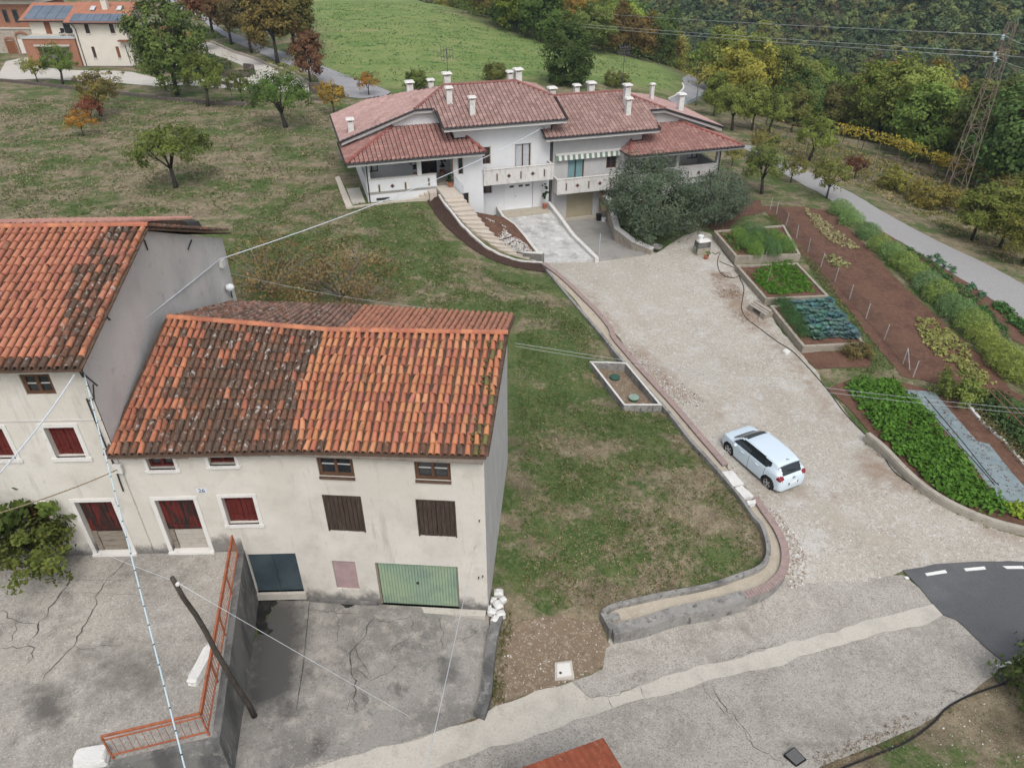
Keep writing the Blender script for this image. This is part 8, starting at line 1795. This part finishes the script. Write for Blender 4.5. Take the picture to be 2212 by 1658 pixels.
for i in range(2):
    x = -59.6+i*1.1; t = thing('terrace_chair', (x, 105.2, 6.32), 'dark chair on the terrace above the brick porch, %s one' % ('left' if i == 0 else 'right'), 'chair'); fb_('seat', m_black, [(x-.25, x+.25, 105, 105.5, 6.7, 6.76)], t); fb_('backrest', m_black, [(x-.25, x+.25, 105.5, 105.56, 6.76, 7.2)], t)
    for a in (-.22, .18):
        for y in (105.02, 105.44): fb_('leg', m_black, [(x+a, x+a+.04, y, y+.04, 6.32, 6.7)], t)
def fwin(x0, y0, x1, y1, m, shut=False):
    a = fx(x0, y0); c = fx(x1, y1); w = fb_('window', m_bshut if shut else m_wood2, [(a[0], c[0], FY-.05, FY+.02, c[1], a[1])])
    if not shut:
        mid = (a[0]+c[0])/2
        for u, v in ((a[0]+.06, mid-.03), (mid+.03, c[0]-.06)): fb_('pane', m_glass, [(u, v, FY-.07, FY-.05, c[1]+.08, a[1]-.08)], w)
    else:
        n = 9
        for i in range(n): z = c[1]+(a[1]-c[1])*(i+.1)/n; fb_('slat', m_bshut, [(a[0]+.05, c[0]-.05, FY-.075, FY-.05, z, z+(a[1]-c[1])*.8/n)], w)
    fb_('sill', m_white, [(a[0]-.08, c[0]+.08, FY-.1, FY, c[1]-.08, c[1])], w)
fwin(1108, 318, 1200, 445, m_glass); fwin(1440, 318, 1530, 442, m_glass); fwin(1208, 620, 1290, 768, m_glass); fwin(1530, 618, 1610, 766, m_bshut, True)
b = MB(); P = [fx(930, 310), fx(1000, 380), fx(1080, 640), fx(1160, 890)]; b.tube([(p[0], FY-.08, p[1]) for p in P], .05, 6); b.build('downpipe', m_gutter, CH)
b = MB(); P = [fx(1660, 600), fx(1740, 840)]; b.tube([(p[0], FY-.08, p[1]) for p in P], .045, 6); b.build('downpipe', m_gutter, CH)
cn = fb_('door_canopy', m_bshut, [(-51.6, -50.3, FY-.7, FY, 5.9, 6.05)])
fb_('plinth', m_darkst, [(xl-.1, xr_+.1, FY-.6, FY-.02, 1.9, 2.85)])
for y in (105.9, 107.2): fb_('air_unit', m_white, [(xr_, xr_+.35, y, y+.8, 8.0, 8.6)])
# lean-to roof with post right of the house
LT = thing('lean_to', (-46, 108, 2.6), 'brown lean-to canopy on posts right of the cream house', 'canopy'); roofpl('roof', [(-50.2, 106, 6.9), (-43.5, 106, 5.6), (-43.5, 112, 5.6), (-50.2, 112, 6.9)], m_bshut, .15, LT)
for x, y in ((-43.9, 106.3), (-43.9, 111.6)): fb_('post', m_cream, [(x-.14, x+.14, y-.14, y+.14, 2, 5.5)], LT)
fb_('deck', m_strip, [(-44.8, -42.2, 103.2, 106, 4.0, 4.15)], LT); fb_('deck_rail', m_bluerail, [(-44.8, -42.2, 103.2, 103.25, 4.15, 4.9)], LT)
for x in (-44.6, -42.5): fb_('deck_post', m_cream, [(x-.12, x+.12, 103.3, 103.54, 2, 4.0)], LT)
# brick neighbour at the very corner
BHo = thing('brick_house', (-72, 114, 2.8), 'orange brick house with stone ground floor at the top left corner', 'house'); BY = 112.0
fb_('stone_wall', m_fstone, [(-82, -64.9, BY, 120, 2, 6.2)], BHo); fb_('brick_wall', m_fbrick, [(-82, -66.2, BY+.3, 120, 6.2, 9.3)], BHo); fb_('band', m_strip, [(-82, -64.8, BY-.1, BY+.3, 6.2, 6.4)], BHo); fb_('cornice', m_cream, [(-82, -66, BY+.1, 120, 9.3, 10.2)], BHo); roofpl('roof', [(-83, BY-.8, 10.2), (-65.2, BY-.8, 10.2), (-66, 116, 12), (-83, 116, 12)], m_frtile, .2, BHo)
for (x0, x1) in ((0, 60), (130, 200)): a, c = fx(x0, 130, BY)[0], fx(x1, 130, BY)[0]; w = fb_('window', m_steel, [(a, c, BY+.22, BY+.32, fx(0, 300, BY)[1], fx(0, 130, BY)[1])], BHo); fb_('pane', m_glass, [(a+.08, c-.08, BY+.19, BY+.22, fx(0, 290, BY)[1], fx(0, 140, BY)[1])], w)
def arch(x0, x1, z0, z1, w, m, y, parent, name='arch'):
    b = MB(); n = 8; P = [(x0, z0)]+[((x0+x1)/2-(x1-x0)/2*math.cos(math.pi*i/n), z1-(x1-x0)*.25+(x1-x0)*.25*math.sin(math.pi*i/n)) for i in range(n+1)]+[(x1, z0)]; c = ((x0+x1)/2, z0)
    Q = [(c[0]+(x-c[0])*(1+w), c[1]+(z-c[1])*(1+w*.5)) for x, z in P]
    for i in range(len(P)-1): b.hexa([(P[i][0], y, P[i][1]), (P[i+1][0], y, P[i+1][1]), (P[i+1][0], y+.15, P[i+1][1]), (P[i][0], y+.15, P[i][1]), (Q[i][0], y, Q[i][1]), (Q[i+1][0], y, Q[i+1][1]), (Q[i+1][0], y+.15, Q[i+1][1]), (Q[i][0], y+.15, Q[i][1])])
    return b.build(name, m, parent)
a0_, a1_ = fx(130, 700, BY)[0], fx(240, 700, BY)[0]; fb_('door', m_bshut, [(a0_, a1_, BY-.05, BY+.05, 2.4, 4.7)], BHo); arch(a0_, a1_, 2.4, 5.0, .2, m_fbrick, BY-.12, BHo, 'door_arch')
a0_, a1_ = fx(255, 600, BY)[0], fx(400, 600, BY)[0]; fb_('gate_door', m_white, [(a0_, a1_, BY-.05, BY+.05, 2.4, 4.9)], BHo); arch(a0_, a1_, 2.4, 5.7, .15, m_fbrick, BY-.12, BHo, 'gate_arch')
# stone edgings, island wall and road wall
def lowwall(name, k, L, w, h, m, label, cat='wall'):
    P = smooth_path([hit(*pt(k, x, y)) for x, y in L], 3); b = MB(); b.wallpath([np.array([p[0], p[1], T(p[0], p[1])]) for p in P], w, -.3, h); return tag(b.build(name, m, None, loc=tuple(P[len(P)//2])), label, cat)
lowwall('stone_edging', 'P', ((-200,1075),(60,1085),(500,1130),(1000,1190),(1480,1240),(1900,1290),(2211,1325)), .35, .32, m_darkst, 'dark stone edging between the dry lawn and the paved drive')
lowwall('stone_edging', 'U', ((0,1105),(300,1130),(580,1160),(870,1175),(1090,1165)), .35, .32, m_darkst, 'dark stone edging at the end of the lawn under the trees')
lowwall('stone_edging', 'U', ((1690,1115),(1850,1120),(2000,1130)), .35, .3, m_darkst, 'short stone edging near the yellowing tree')
lowwall('island_wall', 'U', ((560,860),(700,860),(860,870),(980,860),(1050,830),(1050,800),(960,790)), .35, .9, m_darkst, 'curved dark stone wall round the planted island in the drive')
lowwall('drive_kerb', 'U', ((580,470),(760,555),(1000,640),(1200,720),(1500,840),(1680,950)), .3, .3, m_fstone, 'stone kerb between the drive and the avenue trees')
lowwall('road_wall', 'U', ((1690,1050),(1800,1040),(1930,1060),(2060,1090)), .4, 1.2, m_darkst, 'dark stone wall holding the far road above the lawn')
lowwall('drive_bank', 'U', ((680,930),(800,960),(1040,975)), .3, .35, m_darkst, 'low dark kerb inside the drive loop')
plant_tree('bush', hit(*pt('U', 740, 800)), 1.6, (.06,.10,.035), 'clipped green shrub inside the island wall', 'shrub', 'shrub'); plant_tree('bush', hit(*pt('U', 560, 830)), 2.6, (.05,.08,.03), 'dark shrub behind the island wall', 'shrub', 'shrub'); plant_tree('small', hit(*pt('U', 540, 560)), 3.4, (.08,.12,.035), 'slender green tree by the lean-to post')
lowwall('verge_wall', 'R', ((985,60),(1005,110),(980,160),(900,225),(800,270)), .22, .14, m_white, 'white-topped kerb round the inside of the far road bend', 'kerb'); lowwall('verge_rail', 'R', ((1320,205),(1240,265),(1150,300),(1020,350)), .2, .5, m_bluerail, 'pale guard rail at the outside of the far road bend', 'guard rail')

# ---- vines
def vine_row(L, h, z0, dens, color, label, leaf=.22, wid=.45, seed=0, post=2.6):
    P = resample([hit(*pt('C', x, y)) for x, y in L], .4); t = thing('vine_row', tuple(P[len(P)//2]), label, 'vines', 'rows of vines'); rs = np.random.RandomState(seed)
    for i in range(0, len(P), int(post/.4)):
        p = P[i]; b = MB(); b.tube([p-[0,0,.2], p+[RND.uniform(-.06,.06), RND.uniform(-.06,.06), h]], .045, 5); b.build('post', m_greywood, t)
        b = MB(); q = p+np.array([RND.uniform(.4, .9), RND.uniform(-.2, .2), 0]); b.tube([q, q+[.1, .05, z0*.6], q+[-.05, 0, z0+.2]], [.04, .03, .02], 5); b.build('stem', m_bark, t)
    for hh in (h-.1, h-.6): b = MB(); b.tube([p+[0,0,hh] for p in P[::3]], .008, 4); b.build('wire', m_steel, t)
    C = []
    for p in P:
        n = rs.poisson(dens*max(.15, 1+.7*mnoise.noise((p[0]*.4, p[1]*.4, seed)))); C.append(np.c_[rs.normal(p[0], wid*.5, n), rs.normal(p[1], wid*.5, n), p[2]+z0+(h-z0+.25)*rs.random(n)])
    C = np.concatenate(C); me = leaves_mesh('foliage', C, np.tile([0, -.3, .6], (len(C), 1)), leaf, rs, None, 1.3, .3); me.transform(Matrix.Translation(-ORG[t])); o = link('foliage', me, t); o.color = tuple(color)+(1,); return t
vine_row(((1070,880),(1230,920),(1400,965),(1640,1060),(1780,1110)), 2.3, 1.45, 34, (.36,.31,.05), 'yellow vine row along the wood edge, far section', wid=.7, seed=1)
vine_row(((1640,1065),(1900,1150),(2080,1210),(2230,1270)), 2.2, 1.35, 34, (.34,.29,.05), 'yellow vine row along the wood edge, right-hand section', wid=.7, seed=2)
vine_row(((560,855),(760,915),(1000,1005),(1250,1105),(1500,1195),(1650,1250)), 1.8, .5, 9, (.22,.21,.05), 'thin yellowing vine row beside the lane', seed=3, wid=.4)
vine_row(((640,800),(900,880),(1150,990),(1300,1040)), 1.7, .6, 5, (.24,.22,.055), 'sparse vine row between the lane and the yellow row', seed=4, wid=.35)
plant_tree('small', hit(*pt('C', 1180, 1080)), 2.4, (.10,.04,.028), 'small red-leaved vine bush among the vines')
plant_tree('bush', hit(*pt('C', 1420, 1150)), 2.2, (.18,.19,.045), 'yellow-green bush midway along the near vine row', 'shrub', 'shrub')

# ---- lattice pylon
m_pyl = mat('rusty_lattice', (.225,.175,.14), [((.16,.11,.085), 3, .45, .65, .8), ((.42,.33,.28), 5, .58, .7, .6)], rough=.8)
base = hit(*pt('C', 1745, 1250)); topp = atY(*pt('C', 2142, 128), base[1]); PH = topp[2]-base[2]; PY = thing('lattice_pylon', tuple(base), 'rusty lattice power pylon rising among the vines at the right', 'pylon')
hw = lambda t: .85*(1-t)+.27*t
ra = .55; cs = [(math.cos(ra+math.pi/2*i)*math.sqrt(2), math.sin(ra+math.pi/2*i)*math.sqrt(2)) for i in range(4)]
cen_ = lambda t: base+(np.array([topp[0], topp[1], topp[2]])-base)*t
def leg(i, t): c = cen_(t); return c+np.array([cs[i][0]*hw(t), cs[i][1]*hw(t), 0])
for i in range(4): b = MB(); b.tube([leg(i, 0)-[0,0,.3], leg(i, 1)], [.048, .036], 4); b.build('leg', m_pyl, PY)
NPn = 15
for k in range(NPn):
    t0, t1 = k/NPn, (k+1)/NPn
    for i in range(4):
        j = (i+1) % 4; b = MB(); a, c = (leg(i, t0), leg(j, t1)) if (k+i) % 2 else (leg(j, t0), leg(i, t1)); b.tube([a, c], .018, 4); b.build('lattice_bar', m_pyl, PY)
        if k % 3 == 0: b = MB(); b.tube([leg(i, t1), leg(j, t1)], .018, 4); b.build('lattice_bar', m_pyl, PY)
m_insul = mat('glass_insulator', (.42,.52,.52), rough=.2)
ARM = []
for (x, y) in ((2085, 212), (2035, 318), (2040, 348)):
    q = atY(*pt('C', x, y), base[1]-.6); ARM.append(q); t_ = (q[2]-base[2])/PH; c = cen_(t_); b = MB(); b.tube([c, q+(c-q)*.25], .05, 4); b.build('cross_arm', m_pyl, PY)
    b = MB()
    b.lathe(q+[0,0,-.05], [(.05, -.3), (.16, -.26), (.05, -.22), (.16, -.14), (.05, -.1), (.16, -.02), (.05, .02), (.05, .12)], 8); b.build('insulator', m_insul, PY)
# ================================================================== overhead cables
m_cable = mat('white_cable', (.62,.66,.70), rough=.5); m_bluecable = mat('pale_blue_cable', (.50,.62,.68), rough=.5); m_wire = mat('bare_wire', (.42,.45,.46), rough=.4); m_tancable = mat('tan_cable', (.42,.33,.20))
def sag(p, q, s, n=14): p, q = np.array(p, float), np.array(q, float); return [p+(q-p)*t-np.array([0, 0, s*4*t*(1-t)]) for t in np.linspace(0, 1, n+1)]
def wire(name, P, r, m, label, cat='cable'): b = MB(); b.tube(P, r, 6); return tag(b.build(name, m, None, True), label, cat)
def far(x, y, d): r = ray(x, y); return CAMP+r*d
cor = fp(EL, -4.72, onfac(EL, pt('D', 830, 1285))[1], .12)
def ong(px, o=.06): d = ray(*px); t = (gx+o-CAMP[0])/d[0]; return CAMP+d*t
gb = ong(pt('D', 1850, 380)); wh = W2(3.3, -.06, 6.7)
wire('white_cable', sag(far(-60, 1085, 15), cor, .15, 10)+sag(cor, gb, .05, 6)[1:]+sag(gb, wh, .5, 20)[1:], .021, m_cable, 'white service cable from the left edge over both roofs to the white house')
P = sag(cor+np.array([.2, -.1, -.1]), far(420, 1740, 12.5), .12, 24)
cb = wire('banded_cable', P, .016, m_bluecable, 'pale blue cable with black bands hanging down past the farmhouse wall')
for i, p in enumerate(resample(P, .48)[1:-1]):
    d = P[-1]-P[0]; d = d/np.linalg.norm(d); b = MB(); b.tube([p-d*.018, p+d*.01], .0185, 6); b.build('band', m_black, cb)
br = fp(EL, *onfac(EL, pt('E', 1005, 590)), .1)
b = MB(); b.obox(br+[-.1, -.05, -.12], (.24, 0, 0), (0, .1, 0), (0, 0, .3)); tag(b.build('junction_box', m_white, None, loc=tuple(br)), 'small white junction box on the farmhouse wall under the eave', 'box')
wire('tan_cable', sag(br, far(-80, 1130, 15), .1), .016, m_tancable, 'tan cable running left from the white junction box')
b = MB(); b.tube([cor+[0, .1, -.3], cor+[.05, -.05, .1]], .03, 6); b.tube([cor+[.3, .1, -.6], cor+[.15, 0, -.2], cor+[0, -.02, 0]], .025, 6); b.tube([cor+[-.1, .1, -1.1], cor+[.1, .05, -1.0], cor+[.25, .02, -.5]], .022, 6); tag(b.build('cable_bracket', m_iron, None, loc=tuple(cor)), 'dark iron bracket carrying the cables on the tall farmhouse corner', 'bracket')
wire('house_wire', sag(fp(ER, *onfac(ER, pt('G', 1905, 390)), .05), far(905, 1730, 12), .05), .008, m_cable, 'thin white wire dropping from the farmhouse front to the street')
wire('pole_wire', sag(ptp+np.array([.05, 0, -.15]), fp(ER, *onfac(ER, pt('G', 1500, 1560)), .1)+np.array([4., -3, 0]), .1), .006, m_cable, 'thin wire leaving the timber pole across the forecourt')
wire('pole_wire', sag(ptp+np.array([.0, 0, -.1]), fp(EL, *onfac(EL, pt('M', 640, 120)), .05), .05), .006, m_cable, 'thin wire from the timber pole to the tall farmhouse')
g0 = mRr+np.array([.3, 0, -.3])
wire('garden_wire', sag(g0, far(2330, 893, 30), .25), .006, m_wire, 'upper thin wire from the farmhouse gable over the yard')
wire('garden_wire', sag(g0+[0,0,-.12], far(2330, 902, 30), .28), .006, m_wire, 'lower thin wire from the farmhouse gable over the yard')
lp = ong(pt('D', 1940, 615), .2); LM = thing('wall_lamp', tuple(lp), 'white globe lamp on the rear corner of the tall farmhouse', 'lamp'); b = MB(); b.lathe(lp+[0,0,-.16], [(.05, 0), (.15, .06), (.19, .16), (.15, .26), (.05, .31)], 14); b.build('globe', m_wpaint, LM, True); b = MB(); b.tube([ong(pt('D', 1960, 700), 0), lp+[0,0,-.14]], .025, 6); b.build('arm', m_iron, LM)
b = MB(); b.obox(gb+[-.05, -.05, -.35], (.16, 0, 0), (0, .3, 0), (0, 0, .3)); tag(b.build('cable_anchor', m_white, None, loc=tuple(gb)), 'white cable anchor on the grey gable wall', 'bracket')
wire('rear_wire', sag(ong(pt('D', 1960, 500)), mBr+np.array([-3.5, 0, .4]), .15), .006, m_wire, 'thin wire from the tall farmhouse gable behind the old roof')
# power lines through the pylon
LNS = (('upper', (1720, 38), (900, -14), (2230, 98)), ('middle', (1424, 73), (760, -6), (2230, 122)), ('lower', (1424, 80), (745, -4), (2230, 150)))
for (nm, mid, le, ri), a in zip(LNS, ARM):
    q = far(*le, 235); dirn = far(*le, 235); wire('power_line', sag(a, q, 1.2, 30)+[], .02, m_wire, '%s power line from the pylon across the wood to the top of the picture' % nm, 'power line')
    wire('power_line', sag(a, far(*ri, 96), .2, 6), .02, m_wire, '%s power line from the pylon to the right edge' % nm, 'power line')
# ================================================================== the air: faint blue haze over the valley
hzm = bpy.data.materials.new('haze'); hzm.use_nodes = True; N = hzm.node_tree.nodes; N.remove(N['Principled BSDF'])
pv = N.new('ShaderNodeVolumePrincipled'); pv.inputs['Color'].default_value = (.62, .80, 1, 1); pv.inputs['Density'].default_value = .0002; pv.inputs['Anisotropy'].default_value = .0
hzm.node_tree.links.new(pv.outputs[0], N['Material Output'].inputs['Volume'])
gv = np.array([v.co for v in bpy.data.objects['ground'].data.vertices])
b = MB(); b.box(gv[:, 0].min()-5, gv[:, 0].max()+5, gv[:, 1].min()-5, gv[:, 1].max()+5, gv[:, 2].min()-1, max(62.0, gv[:, 2].max()+14)); hb_ = b.build('haze', hzm); hb_['kind'] = 'stuff'; hb_['label'] = 'faint blue haze in the air over the valley'
